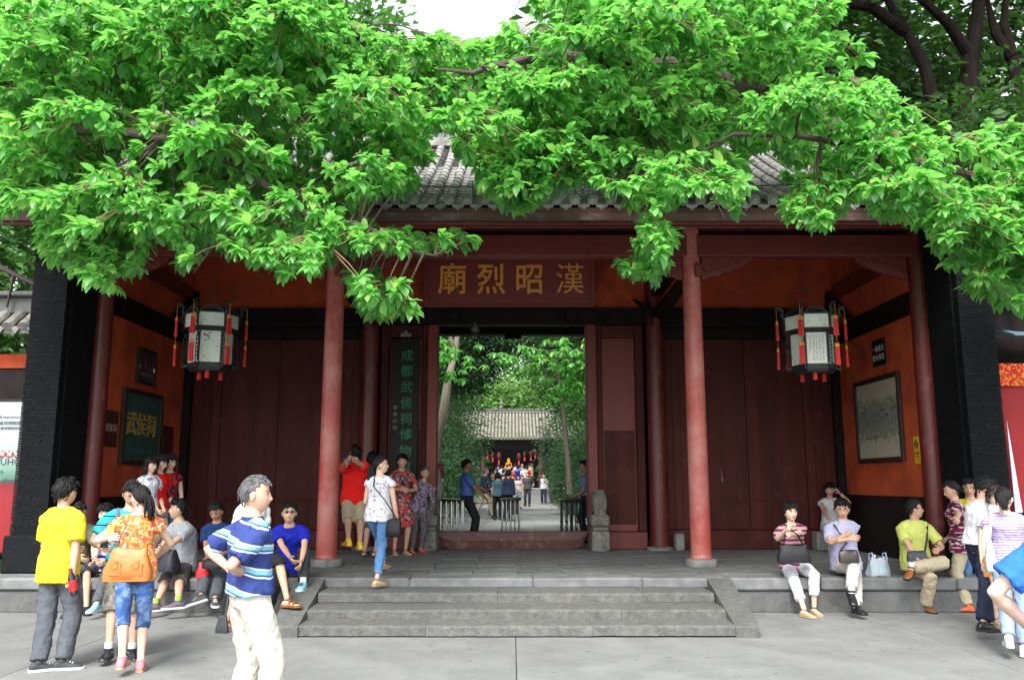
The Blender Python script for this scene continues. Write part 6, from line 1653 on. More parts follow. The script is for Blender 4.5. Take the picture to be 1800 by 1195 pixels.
A['wshirt'] = person('man in a white short-sleeved shirt and dark trousers bending his head down', grd(on(1736, 1112, 0)), -78, 1.72, skin=0, hair=H_men, sh=(0, .16, 1), head=(0, -34, 0), hoff=(0, .045, -.01), rh=at(1770, 925, 8.9), lh=at(1772, 915, 9.4), rp=(.1, -.5, -1), lp=(0, -.3, -1),
    top=dict(m=C_wht, sleeve=.80, loose=.032, hem=.02), collar=C_wht, bot=dict(m=C_navy, wide=1.30), belt=BELT, shoe=dict(m=S_blk), group=G_stand, rf=on(1728, 1112, .078), lf=on(1745, 1098, .078))
A['brown'] = person('brown-haired woman in beige flat shoes hidden behind the woman in lilac stripes', grd(on(1772, 1118, 0)), 172, 1.60, True, 1, hair=dict(H_bob, m=M_hairb), head=(5, -14, 0), rf=on(1757, 1122, .078), lf=on(1795, 1128, .078), top=dict(m=C_wht, sleeve=.4), bot=dict(m=C_jean, len=.7, wide=1.0, name='shorts'), shoe=dict(m=S_tanf, kind='flat', sole=S_tanf), group=G_stand)
A['lilac'] = person('woman in a lilac striped top and light jeans seen from behind at the right edge', grd(on(1790, 1146, 0)), -30, 1.60, True, 1, hair=dict(H_tied, tail=[(0, -.10, .02), (.01, -.15, .01), (.03, -.15, -.06), (.06, -.12, -.14)]), sh=(0, .04, 1), head=(-18, -10, 0), lh=at(1724, 1010, 8.35), lp=(-.8, -.4, 0), rh=(.2, .25, 1.0), lc=.9,
    rf=on(1800, 1140, .078), lf=on(1776, 1147, .078), lt=-8, top=dict(m=C_lil, sleeve=.45, loose=.03, hem=-.26), bot=dict(m=C_ljean, wide=1.1, name='jeans'), shoe=dict(m=S_wht, sole=S_wht), group=G_stand)
A['bend'] = person('person in a sky blue t-shirt cut off by the right edge, elbow pointing out', V((at(1905, 1000, 4.0).x, 4.0, 0)), 4, 1.70, skin=1, hair=H_short, head=(0, -10, 0), lh=at(1806, 1098, 4.12), lp=(-1, -.1, .25), build=1.1,
    top=dict(m=C_blu2, sleeve=.72, loose=.034, cuff=1.1), bot=dict(m=C_ljean, wide=1.2, name='jeans'), shoe=dict(m=S_wht), group=G_stand)
# courtyard people
def walker(label, px, py, Y, yaw, h, top, bot, hair, fem=False, hi=False, z=CG, **kw):
    p = at(px, py, Y); p.z = z
    return person(label, p, yaw, h, fem, kw.pop('skin', 0), hair=hair, top=top, bot=bot, shoe=dict(m=kw.pop('shoe', S_blk)), group=G_court, hi=hi, **kw)
walker('man in a navy jacket and khaki trousers stepping right behind the officer', 850, 905, 29.5, -70, 1.72, dict(m=C_navy, sleeve=1.8, loose=.034), dict(m=C_beige, wide=1.3), dict(H_short, m=M_hairg), hi=True, rf=(.08, .34, .078), lf=(-.08, -.36, .16), rh=(.3, .42, 1.15), lh=(-.2, .3, 1.0), sh=(0, .10, 1))
walker('person in a denim waistcoat and black trousers seen from behind in the courtyard', 875, 905, 29.0, 5, 1.55, dict(m=cloth('denim_waistcoat', (.06, .13, .18)), sleeve=.5, loose=.03), dict(m=C_blk, wide=1.2), H_bob, True, hi=True)
walker('person in a dark navy jacket bending beside the one in the denim waistcoat', 892, 905, 28.2, -30, 1.64, dict(m=C_navy, sleeve=1.8, loose=.04), dict(m=C_blk, wide=1.2), H_bob, True, hi=True, lh=(.1, .4, 1.0), sh=(0, .1, 1))
walker('girl with long brown hair in dark clothes clapping behind the navy jacket man', 866, 895, 33, 175, 1.60, dict(m=C_blk, sleeve=.5, loose=.02), dict(m=C_navy), dict(H_bob, m=M_hairb), True, rh=(.05, .3, 1.15), lh=(-.05, .3, 1.15))
walker('woman in an orange top walking towards the gate', 902, 880, 43, 185, 1.58, dict(m=C_orange, sleeve=.4, loose=.024), dict(m=C_khaki, len=.8, name='shorts'), H_bob, True)
walker('girl in a white t-shirt and light blue shorts walking towards the gate', 911, 880, 41, 182, 1.56, dict(m=C_wht, sleeve=.4, loose=.02), dict(m=C_ljean, len=1.0, name='shorts'), dict(H_bob, m=M_hairb), True, lf=(-.08, .25, .078), skin=1)
walker('man in a dark grey t-shirt and dark trousers walking towards the gate', 927, 884, 45, 178, 1.74, dict(m=cloth('dark_grey_jersey', (.05, .06, .06)), sleeve=.7, loose=.03), dict(m=C_dk, wide=1.15), H_short, lh=(-.3, .1, 1.05))
walker('man in a white t-shirt with a hand at his face, rightmost on the path', 956, 882, 50, 180, 1.70, dict(m=C_wht, sleeve=.7, loose=.03), dict(m=C_navy, wide=1.15), H_short, rh=(-.02, .25, 1.38), lf=(-.08, .22, .078))
walker('person in a red top behind the girl in white in the courtyard', 918, 878, 46, 180, 1.60, dict(m=C_red, sleeve=.6, loose=.02), dict(m=C_khaki, len=1.0), H_bob, True)
walker('person in a pale yellow top behind the bending navy jacket', 885, 878, 44, 178, 1.55, dict(m=C_limey, sleeve=.6, loose=.02), dict(m=C_dk), H_short)
crc = random.Random(4)
cols = [C_blk, C_dblue, C_wht, C_dk, C_navy, C_gtee, C_orange, C_lav, C_royal, C_olive, C_ljean, C_wht, C_red, C_beige]
labs = ['black', 'deep blue', 'white', 'charcoal', 'navy', 'pale grey', 'orange', 'lavender', 'royal blue', 'olive', 'light blue', 'bright white', 'red', 'beige']
for i in range(14):
    px = 872 + i * 4.6 + crc.uniform(-1.5, 1.5); Y = crc.choice((53.5, 56, 58.5, 61)) + crc.uniform(-.6, .6)
    zz = CG + (HF - CG) * min(1, max(0, (int((Y - PEND) / .8) + 1) / 8)) if Y > PEND else CG
    person('visitor in a %s top in the small crowd on the far hall steps' % labs[i], V((at(px, 860, Y).x, Y, zz)), crc.choice((0, 5, -10, 170)), crc.uniform(1.58, 1.74), i % 3 == 0, 0, hair=H_bob if i % 3 == 0 else H_short,
           top=dict(m=cols[i], sleeve=.7, loose=.03), bot=dict(m=C_dk, wide=1.2), shoe=None, group='crowd on the far hall steps', hi=False)
finish_people()
bpy.context.view_layer.update(); DG = bpy.context.evaluated_depsgraph_get()
for o in TEXTS:      # lettering becomes plain meshes
    me = bpy.data.meshes.new_from_object(o.evaluated_get(DG)); n_ = o.name; par = o.parent; ml = o.matrix_local.copy(); bpy.data.objects.remove(o)
    q = link('character', me, par); q.matrix_local = ml

# ------------------------------------------------------------------ things held and carried
def bottle(p, axis, label, liquid, lab_m, cap_m, L=.23, r=.033):
    e = empty('drink_bottle', tuple(p), label, 'bottle'); q = Vector(axis).to_track_quat('Z', 'Y').to_matrix()
    def T(mb): mb.v = [tuple(q @ Vector(v)) for v in mb.v]; return mb
    T(MB().lathe([(r * .8, -L * .45), (r, -L * .42), (r, -L * .05), (r * .88, .0), (r, L * .05), (r, L * .22), (r * .45, L * .42), (r * .4, L * .48)], n=14)).build('bottle', liquid, e, smooth=True)
    T(MB().lathe([(r * 1.03, -L * .28), (r * 1.04, -L * .27), (r * 1.04, L * .10), (r * 1.03, L * .11)], n=14)).build('label', lab_m, e, smooth=True)
    T(MB().lathe([(r * .5, L * .48), (r * .5, L * .56)], n=12)).build('cap', cap_m, e)
M_cola = mat('cola', (.012, .006, .005), .08, .1, coat=.5); M_colal = mat('cola_label', (.55, .01, .015), .4, .15, 30); M_juice = mat('orange_juice', (.72, .22, .02), .15, .1, coat=.5)
bottle(A['yellow']['rh'] + V((.02, -.03, -.06)), (-.25, 0, 1), 'small cola bottle with a red label in the hand of the man in yellow', M_cola, M_colal, M_colal, .24)
bottle(A['lilac']['lh'] + V((.01, 0, -.13)), (-.05, 0, 1), 'orange juice bottle in the hand of the woman in lilac stripes', M_juice, blotch_mat('juice_label', [(.7, .65, .55), (.1, .1, .08), (.6, .3, .05)], 80), S_orng, .22, .036)
def bag(name, c, w, d, h, yaw, m, label, cat='bag', slump=.85, strap=None, sm=None, pockets=False, top_open=True):
    e = empty(name, tuple(c), label, cat); e.rotation_euler = (0, 0, R(yaw))
    rings = []
    for t, ww, dd in ((0, .90, .82), (.04, 1.0, 1.0), (.35, 1.0, 1.02), (.75, slump, .72), (.97, slump * .96, .38), (1.0, slump * .94, .30)):
        r = ell_ring(Vector((0, 0, -h / 2 + h * t)), Vector((1, 0, 0)), Vector((0, 1, 0)), w / 2 * ww, d / 2 * dd, 24, 3.6)
        rings.append([p + Vector((0, 0, .012 * math.sin(7 * p.x / w * 3) * t)) for p in r])
    MB().loft(rings).build('bag_body', m, e, smooth=True, sharp=50)
    sm = sm or m
    if pockets:
        for sx in (-1, 1):
            MB().box(sx * w * .22 - w * .12, sx * w * .22 + w * .12, -d * .53, -d * .44, -h * .32, h * .06, bev=.012).build('pocket', m, e)
            MB().box(sx * w * .22 - .018, sx * w * .22 + .018, -d * .57, -d * .50, -h * .12, h * .16, bev=.004).build('pocket_strap', sm, e)
            MB().box(sx * w * .22 - .012, sx * w * .22 + .012, -d * .59, -d * .565, -h * .06, -h * .0, bev=.002).build('buckle', M_tasg, e)
        MB().box(-w * .46, w * .46, -d * .53, d * .53, -h * .5, -h * .46, bev=.01).build('bottom_trim', sm, e)
    if strap:
        Minv = Matrix.Rotation(-R(yaw), 3, 'Z')
        pts = [Minv @ (Vector(p) - Vector(c)) for p in strap]
        mb = MB().tube(pts, .014, 8, flat=.35); mb.build('strap', sm, e, smooth=True)
    return e
M_tanbag = mat('tan_leather', (.45, .15, .03), .5, .12, 10, .2, 40); M_blkbag = mat('black_grain_leather', (.010, .010, .014), .5, .2, 14, .3, 60, spec=.3)
o = A['orange']; c = at(226, 992, 7.62)
bag('handbag', c, .40, .15, .27, 8, M_tanbag, 'tan leather handbag with two front pockets hanging at the back of the woman in orange', 'handbag', .78, [c + V((-.13, 0, .12)), c + V((-.06, .02, .32)), o['sL'] + V((.03, -.05, .06)), o['sL'] + V((.05, .06, .03)), c + V((.13, .06, .12))], pockets=True)
w_ = A['white']; c = at(692, 928, 11.05)
bag('shoulder_bag', c, .20, .10, .22, -10, M_blkbag, 'black shoulder bag of the woman climbing the steps', 'handbag', .9, [c + V((.05, 0, .1)), w_['sR'] + V((-.05, -.16, -.22)), w_['sp'](.72) + V((-.05, -.18, 0)), w_['sL'] + V((.08, -.06, .09)), w_['sL'] + V((.08, .08, .07))])
g2 = A['greytee']; bag('black_bag', at(292, 985, 11.22), .36, .24, .26, -20, mat('black_nylon', (.012, .013, .02), .6, .2, 10, .4, 15), 'black nylon bag on the lap of the man in the grey t-shirt', 'bag', .8)
bag('red_bag', at(357, 1002, 11.32), .17, .13, .20, 10, mat('red_nylon', (.65, .012, .02), .5, .1, 8, .4, 15), 'small bright red bag hanging between the seated men', 'bag', .7)
bag('lap_bag', at(374, 990, 11.2), .26, .16, .12, 0, M_blkbag, 'dark brown bag on the knees of the man in deep blue', 'bag', .9)
c = at(391, 1098, 9.9); bag('hand_pouch', c, .15, .07, .20, -10, S_dgrey, 'small dark grey pouch dangling on a strap left of the cream trousers', 'bag', .7, [c + V((-.03, 0, .09)), A['whitetee']['rh'] + V((0, 0, -.06)), c + V((.03, 0, .09))])
p_ = A['pink']; c = at(1395, 973, 11.2)
bag('handbag', c, .42, .14, .22, -6, M_blkbag, 'large black handbag on the lap of the woman in pink stripes', 'handbag', .84, [c + V((-.12, 0, .11)), c + V((-.10, -.01, .22)), p_['rh'] + V((0, -.03, .05)), c + V((.06, -.01, .24)), c + V((.13, 0, .11))])
l_ = A['lav']; c = at(1492, 978, 11.2)
bag('shoulder_bag', c, .25, .09, .15, -4, mat('dark_brown_leather', (.035, .024, .02), .4, .2, 10), 'dark brown shoulder bag on the lap of the man in lavender', 'handbag', .98, [c + V((-.1, 0, .08)), l_['sp'](.5) + V((-.02, -.19, 0)), l_['sR'] + V((.04, -.08, .06)), l_['sR'] + V((.06, .08, .05))])
y_ = A['lime']; c = at(1612, 978, 11.3)
bag('waist_bag', c, .26, .10, .13, 0, mat('slate_nylon', (.035, .045, .055), .6, .2, 10), 'slate shoulder bag at the waist of the man in the lime polo', 'bag', .95, [c + V((.1, 0, .05)), y_['sp'](.6) + V((.10, -.17, 0)), y_['sL'] + V((-.02, -.06, .06)), y_['sL'] + V((-.04, .08, .05))])
c = at(1741, 975, 8.45)
bag('tote_bag', c, .16, .10, .30, 60, mat('white_canvas', (.38, .42, .45), .8, .1, 8), 'pale canvas shoulder bag of the woman in lilac stripes', 'bag', .8, [c + V((0, 0, .13)), A['lilac']['sL'] + V((.0, -.05, .06)), A['lilac']['sL'] + V((.02, .06, .05))])
# backpack of the young man in teal
t_ = A['teal']; c = t_['sp'](.55) - t_['Y'] * .24
e = bag('backpack', c, .32, .17, .42, 203, mat('grey_blue_nylon', (.09, .11, .16), .7, .2, 8, .4, 15), 'grey-blue backpack on the young man in teal stripes', 'backpack', .9)
for sd_ in ('sR', 'sL'):
    s_ = t_[sd_]; inw = (t_['sp'](.9) - s_) * .35; a_, b_ = s_ + inw + t_['Y'] * .02 + V((0, 0, .075)), s_ + inw + t_['Y'] * .155 - V((0, 0, .06))
    MI_ = Matrix.Rotation(-R(203), 3, 'Z')
    MB().tube([MI_ @ (q - c) for q in (a_ - t_['Y'] * .1, a_, b_, b_ - V((0, 0, .22)) + inw * .1)], .022, 8, flat=.35).build('shoulder_strap', MATS['grey_blue_nylon'], e, smooth=True)
# phones and the camera
def phone(p, yaw, tilt, label):
    e = MB().box(-.034, .034, -.005, .005, -.065, .065, bev=.004).build('phone', mat('phone_black', (.012, .012, .014), .15), None, loc=tuple(p)); e.rotation_euler = (R(tilt), 0, R(yaw)); tag(e, label, 'phone')
phone(A['teal']['rh'] + V((.04, -.05, .05)), 20, -50, 'black phone in the hand of the young man in teal stripes')
phone(A['dblue']['lh'] + V((-.02, -.05, .05)), 0, -50, 'phone held by the seated man in deep blue')
phone(A['phone']['lh'] + V((.0, -.02, .05)), 70, 0, 'phone held to the ear of the girl in white')
e = MB().lathe([(.03, -.06), (.034, -.055), (.034, .05), (.025, .06)], n=12).build('drink_can', mat('can_yellow', (.7, .65, .12), .3, .3, 20), None, smooth=True, loc=tuple(A['orange']['lh'] + V((.0, .02, .05)))); tag(e, 'yellow drink can in the raised hand of the woman in orange', 'can')
c = A['photo']['lh'] + V((.035, .02, .05)); e = empty('camera', tuple(c), 'black camera with a lens held up by the man in red', 'camera'); e.rotation_euler = (0, 0, R(20))
MB().box(-.07, .07, -.03, .03, -.045, .045, bev=.012).box(-.025, .025, -.025, .03, .04, .07, bev=.01).build('camera_body', S_blk, e); mb = MB().lathe([(.036, 0), (.038, .06), (.034, .09)], n=14); mb.v = [(x, z + .03, y) for x, y, z in mb.v]; mb.build('lens', M_iron, e, smooth=True)
# bottles of water in a thin carrier bag
c = V((at(1541, 975, 11.6).x, 11.62, PLAT))
M_pet = mat('clear_bottle', (.50, .58, .60), .12, .15, 20, trans=.35); M_petl = blotch_mat('green_white_label', [(.10, .42, .14), (.70, .75, .72), (.12, .45, .30), (.25, .60, .20)], 45)
for i, (dx, dy, hh) in enumerate(((-.055, 0, .24), (.0, .03, .27), (.045, -.03, .24), (.10, .02, .25))):
    bottle(c + V((dx, dy, hh * .45)), (random.uniform(-.06, .06), 0, 1), 'clear water bottle with a green label, %s in the carrier bag' % ('leftmost', 'tallest', 'front', 'rightmost')[i], M_pet, M_petl, S_wht, hh, .032)
m = bpy.data.materials.new('thin_plastic'); m.use_nodes = True; b = m.node_tree.nodes['Principled BSDF']; b.inputs['Base Color'].default_value = (.62, .70, .85, 1); b.inputs['Roughness'].default_value = .3; b.inputs['Alpha'].default_value = .45
mb = MB(); rings = []
for t in np.linspace(0, 1, 7):
    rings.append([(.02 + (.16 - .05 * t) * math.cos(a) * (1 + .10 * math.sin(5 * a + 3 * t)), (.10 - .03 * t) * math.sin(a) * (1 + .1 * math.cos(4 * a + t * 5)), .004 + .22 * t + .02 * math.sin(3 * a)) for a in np.linspace(0, 2 * PI, 19)[:-1]])
mb.loft(rings, cap=False)
for sx in (-.07, .11): mb.tube([(sx - .03, 0, .2), (sx - .02, .01, .29), (sx + .02, 0, .30), (sx + .03, 0, .2)], .014, 6, flat=.3)
e = mb.build('carrier_bag', m, None, smooth=True, loc=tuple(c)); tag(e, 'thin white plastic carrier bag around the water bottles on the platform', 'bag')
# ------------------------------------------------------------------ foliage
def leaf_mat(name, c0, c1, trans=0.45, rough=0.32, tcol=None, young=None):
    m = bpy.data.materials.new(name); MATS[name] = m; m.use_nodes = True; N, L = m.node_tree.nodes, m.node_tree.links
    b = N['Principled BSDF']; b.inputs['Roughness'].default_value = rough; b.inputs['Specular IOR Level'].default_value = 0.8
    ge = N.new('ShaderNodeNewGeometry'); oi = N.new('ShaderNodeObjectInfo')
    ad = N.new('ShaderNodeMath'); ad.operation = 'ADD'; L.new(ge.outputs['Random Per Island'], ad.inputs[0]); L.new(oi.outputs['Random'], ad.inputs[1])
    fr = N.new('ShaderNodeMath'); fr.operation = 'FRACT'; L.new(ad.outputs[0], fr.inputs[0])
    rp = N.new('ShaderNodeValToRGB'); el = rp.color_ramp.elements
    el[0].color = (*c0, 1); el[1].color = (*c1, 1); el[1].position = 0.85
    if young: x = el.new(0.97); x.color = (*young, 1)
    L.new(fr.outputs[0], rp.inputs['Fac'])
    L.new(rp.outputs['Color'], b.inputs['Base Color'])
    tr = N.new('ShaderNodeBsdfTranslucent')
    if tcol:
        mx = N.new('ShaderNodeMix'); mx.data_type = 'RGBA'; mx.inputs[0].default_value = 0.6; L.new(rp.outputs['Color'], mx.inputs[6]); mx.inputs[7].default_value = (*tcol, 1); L.new(mx.outputs[2], tr.inputs['Color'])
    else: L.new(rp.outputs['Color'], tr.inputs['Color'])
    ms = N.new('ShaderNodeMixShader'); ms.inputs[0].default_value = trans
    out = N['Material Output']
    L.new(b.outputs[0], ms.inputs[1]); L.new(tr.outputs[0], ms.inputs[2]); L.new(ms.outputs[0], out.inputs['Surface'])
    return m
M_leaf = leaf_mat('broad_leaf', (0.058, 0.240, 0.058), (0.19, 0.51, 0.125), 0.50, 0.36, (0.30, 0.80, 0.12), (0.36, 0.58, 0.12))
M_leafb = leaf_mat('dark_leaf', (0.018, 0.060, 0.014), (0.045, 0.13, 0.02), 0.3, 0.5, (0.06, 0.18, 0.02))
M_leafc = leaf_mat('garden_leaf', (0.035, 0.12, 0.03), (0.09, 0.24, 0.045), 0.4, 0.5, (0.12, 0.32, 0.05))
M_leafp = leaf_mat('pale_leaf', (0.10, 0.24, 0.06), (0.20, 0.38, 0.10), 0.45, 0.5, (0.25, 0.45, 0.10))
M_conif = leaf_mat('conifer_spray', (0.025, 0.085, 0.035), (0.06, 0.15, 0.06), 0.25, 0.6, (0.07, 0.2, 0.06))
M_bark = mat('grey_brown_bark', (0.07, 0.055, 0.042), 0.9, 0.3, 8, 0.8, 25, stretch=(1, 1, 0.3))
M_barkd = mat('dark_bark', (0.013, 0.010, 0.009), 0.95, 0.3, 8, 0.8, 25, spec=0.05, stretch=(1, 1, 0.3))  # near-black matt bark tone
M_barkl = mat('pale_bark', (0.20, 0.17, 0.13), 0.9, 0.25, 6, 0.6, 25, stretch=(1, 1, 0.4))
M_twig = mat('green_twig', (0.16, 0.12, 0.045), 0.7, 0.2, 20)

def leaf_template(st=5, wid=0.2, droop=0.22, fold=0.30):
    ts = np.linspace(0, 1, st); hw = wid * np.sin(PI * np.clip(ts, 0, 1) ** 0.85) ** 0.8
    hw[0] = 0.012; hw[-1] = 0.004
    P = []
    hw = wid * np.sin(PI * np.clip(ts, 0, 1) ** 1.12) ** 0.72 if st > 3 else hw
    hw[0] = 0.012; hw[-1] = 0.012
    for t, w in zip(ts, hw):
        z = -droop * t * t + 0.06 * t
        for s in (-1, 0, 1): P.append((s * w, t * (1 - 0.08 * t), z + abs(s) * w * fold + (0.025 * math.sin(9 * t + s) if s else 0)))
    F = []
    for i in range(st - 1):
        a = i * 3; F += [(a, a + 1, a + 4, a + 3), (a + 1, a + 2, a + 5, a + 4)]
    return np.array(P), np.array(F)
def norm(a): return a / np.maximum(np.linalg.norm(a, axis=-1, keepdims=True), 1e-9)
def leaf_field(base, d, up, size, tmpl):
    """vectorised leaves: base point, growth direction, up hint, length"""
    P, F = tmpl
    d = norm(d); s = norm(np.cross(d, up)); n = np.cross(s, d)
    V = base[:, None, :] + size[:, None, None] * (P[None, :, 0:1] * s[:, None, :] + P[None, :, 1:2] * d[:, None, :] + P[None, :, 2:3] * n[:, None, :])
    k = len(P); FF = (F[None] + (np.arange(len(base)) * k)[:, None, None]).reshape(-1, F.shape[1])
    return V.reshape(-1, 3), FF
T_NEAR = leaf_template(5, 0.235); T_NEARB = leaf_template(5, 0.215, 0.38, 0.4); T_FAR = leaf_template(3, 0.24, 0.2)

BOUND = [(-80, 410), (0, 410), (60, 380), (90, 485), (150, 505), (190, 545), (240, 505), (262, 445), (300, 445), (330, 520), (360, 445), (420, 475), (500, 515), (570, 503), (600, 425), (650, 372), (700, 366), (735, 345), (765, 250), (815, 305), (860, 372), (900, 398), (935, 392), (960, 372), (1010, 350), (1060, 350), (1085, 370), (1120, 400), (1180, 400), (1240, 360), (1290, 412), (1315, 300), (1365, 285), (1385, 405), (1430, 435), (1470, 405), (1500, 355), (1550, 400), (1640, 430), (1660, 500), (1720, 545), (1780, 578), (1880, 570)]
TOPB = [(-80, -200), (1440, -200), (1475, 40), (1530, 90), (1570, 150), (1620, 205), (1690, 215), (1740, 185), (1800, 150), (1880, 140)]
BX, BYY = zip(*BOUND); TX, TY = zip(*TOPB)
EXTRA = [(675, 535, 56, 32), (640, 500, 26, 20), (745, 428, 84, 20), (1150, 425, 28, 55), (1112, 478, 26, 9), (632, 425, 30, 30), (1148, 492, 10, 12)]
def allowed(px, py, m=30):
    if 745 < px < 805 and 225 < py < 350: return False
    for cx, cy, rx, ry in EXTRA:
        if ((px - cx) / rx) ** 2 + ((py + 12 - cy) / ry) ** 2 < 1: return True
    if py > np.interp(px, BX, BYY) - m: return False
    if py < np.interp(px, TX, TY) + 8: return False
    if 610 < px < 935 and py < 62 - 30 * abs(px - 740) / 200: return False
    return True
def to_px(p):
    c, s = math.cos(PITCH), math.sin(PITCH); dz = p[2] - CAMH
    zc = p[1] * c + dz * s; yc = dz * c - p[1] * s
    return 900 + FPX * p[0] / zc, 597.5 - FPX * yc / zc

rnd = random.Random(5)
sprays = []        # (centre, tilt direction, radius)
def add_spray(px, py, Y, r=None):
    sprays.append((at(px, py, Y), r or rnd.uniform(0.4, 0.62)))
tries = 0
while len(sprays) < 420 and tries < 14000:
    tries += 1
    px, py = rnd.uniform(-70, 1870), rnd.uniform(-60, 545)
    if not allowed(px, py, 45): continue
    low = py > 300
    Y = rnd.uniform(8.2, 10.9) if low else rnd.uniform(8.4, 12.6)
    p = at(px, py, Y)
    if Y > 11.0 and p.z < roof_z(Y) + 0.35: continue
    if px > 1480 and Y > 11: continue
    add_spray(px, py, Y)
for px, py, Y, r in ((672, 535, 8.8, .30), (640, 505, 8.9, .25), (700, 550, 8.7, .25), (700, 430, 9.0, .3), (770, 425, 9.0, .28), (815, 425, 9.0, .2), (655, 450, 9.0, .3), (1150, 420, 9.6, .3), (1150, 460, 9.5, .25), (1112, 480, 9.4, .2), (1140, 485, 9.5, .18),
                     (905, 360, 9.5, .25), (920, 330, 9.5, .3), (1275, 385, 9.4, .22), (1285, 350, 9.4, .25), (1430, 400, 8.8, .3), (1420, 350, 8.8, .35), (1445, 330, 8.8, .3), (1720, 500, 8.6, .4), (1770, 540, 8.4, .3), (1680, 450, 8.9, .4), (1600, 330, 8.6, .5), (1760, 440, 8.5, .4), (200, 500, 8.6, .3), (340, 480, 8.8, .3), (180, 470, 8.6, .3), (480, 470, 8.3, .4), (540, 480, 8.4, .35), (420, 430, 8.3, .4), (1040, 270, 9.0, .35), (1000, 250, 9.0, .4), (900, 280, 9.2, .4), (950, 230, 9.3, .45), (860, 240, 9.4, .4), (1020, 200, 9.4, .45), (700, 220, 9.2, .5), (660, 280, 9.2, .45), (620, 200, 9.4, .5), (780, 150, 9.5, .45), (690, 290, 9.2, .4), (720, 250, 9.4, .35), (655, 325, 9.1, .3), (710, 325, 9.1, .25), (840, 290, 9.3, .35), (960, 300, 9.2, .35), (1000, 310, 9.2, .3), (880, 320, 9.2, .3), (1040, 310, 9.2, .3), (1080, 250, 9.4, .4)):
    add_spray(px, py, Y, r)
LB, LD, LU, LS, LT = [], [], [], [], []     # leaves
twL = MB(); twR = MB(); brL = MB(); brR = MB()
limbL = [(-8.4, 9.6, 0), (-8.3, 9.7, 2.4), (-8.0, 9.8, 4.6), (-7.0, 9.9, 6.2), (-5.6, 10.0, 6.9), (-3.8, 10.0, 7.2), (-2.0, 9.9, 7.2)]
limbL2 = [(-8.0, 9.8, 4.4), (-6.6, 9.3, 5.2), (-5.0, 9.0, 5.5), (-3.4, 8.8, 5.3), at(560, 385, 9.0), at(630, 400, 9.0), at(690, 428, 9.0), at(765, 448, 9.0)]
limbR = [(8.6, 9.8, 0), (8.5, 9.9, 2.6), (7.9, 10.2, 4.3), (6.4, 10.4, 5.1), (4.8, 10.4, 5.75), at(1380, 175, 10.3), at(1220, 118, 10.1), at(1100, 112, 9.8), at(970, 97, 9.5), at(870, 114, 9.2), at(770, 126, 9.0)]
limbR2 = [(8.0, 10.2, 4.4), (6.6, 9.5, 4.8), (5.2, 9.2, 5.1), (3.8, 9.1, 5.4), (2.6, 9.3, 5.6), (1.7, 9.5, 5.3)]
def limb_pts(l):
    out = []
    for a, b in zip(l[2:], l[3:]):
        for t in np.linspace(0, 1, 5): out.append(Vector(a).lerp(Vector(b), t))
    return out
LPL = limb_pts(limbL) + limb_pts(limbL2)[3:]; LPR = limb_pts(limbR) + limb_pts(limbR2)[3:]
def curve(a, b, sag, n=5):
    a, b = Vector(a), Vector(b); out = []
    for t in np.linspace(0, 1, n):
        p = a.lerp(b, t); p.z += sag * 4 * t * (1 - t) * (b - a).length; out.append(p)
    return out
nros = 0
for c, rad in sprays:
    left = c.x < -0.6 + 0.4 * rnd.uniform(-1, 1)
    LP = LPL if left else LPR
    q = min(LP, key=lambda p: (p - c).length + 0.3 * abs(p.z - c.z))
    if (q - c).length < 1.3: (brL if left else brR).tube(curve(q, c, rnd.uniform(-.1, .2), 6), list(np.linspace(0.016, 0.006, 6)), 5)
    out = (c - q); out.z = 0; out = out.normalized() if out.length > 0.01 else Vector((0, -1, 0))
    nr = max(6, int(34 * rad * rad / 0.3))
    for i in range(nr):
        a = i * 2.399 + rnd.uniform(-.3, .3); r = rad * math.sqrt((i + 0.5) / nr) * rnd.uniform(0.85, 1.2)
        hd = Vector((math.cos(a), math.sin(a) * 0.85, 0))
        p = c + hd * r + Vector((0, 0, -0.75 * r * r / rad + rnd.uniform(-.10, .12)))
        p += out * r * 0.35
        px, py = to_px(p)
        if not allowed(px, py, 31): continue
        if p.y > 11.2 and p.z < roof_z(p.y) + 0.12: continue
        nros += 1
        ax = (hd * 0.7 + out * 0.5 + Vector((0, 0, rnd.uniform(-0.35, 0.35)))).normalized()
        tb = c.lerp(p, 0.35) + Vector((0, 0, 0.05))
        (twL if left else twR).tube([tb, tb.lerp(p, 0.6) + Vector((0, 0, 0.02)), p], [0.006, 0.0045, 0.003], 3, cap=False)
        nl = rnd.randint(7, 11); s0 = rnd.uniform(0.115, 0.20)
        e1 = ax.orthogonal().normalized(); e2 = ax.cross(e1)
        a0 = rnd.uniform(0, 6.28)
        for j in range(nl):
            aa = a0 + j * 2.399; tilt = R(rnd.uniform(38, 84) * (0.55 + 0.45 * j / nl))
            dd = ax * math.cos(tilt) + (e1 * math.cos(aa) + e2 * math.sin(aa)) * math.sin(tilt)
            dd.z = dd.z * 0.7 - rnd.uniform(0.02, 0.42)
            LB.append(p + ax * rnd.uniform(-0.05, 0.02)); LD.append(dd); LU.append(Vector((rnd.uniform(-.35, .35), rnd.uniform(-.35, .35), 1))); LS.append(s0 * rnd.uniform(0.75, 1.2)); LT.append(left)
LB = np.array(LB); LD = np.array(LD); LU = np.array(LU); LS = np.array(LS); LT = np.array(LT)
print('rosettes', nros, 'leaves', len(LB))
dist = np.linalg.norm(LB - np.array([0, 0, CAMH]), axis=1)
score = LS / dist
leafmes = []
for tm_ in (T_NEAR, T_NEARB): 
    leafmes.append(raw_mesh('leaf', tm_[0], tm_[1], M_leaf))
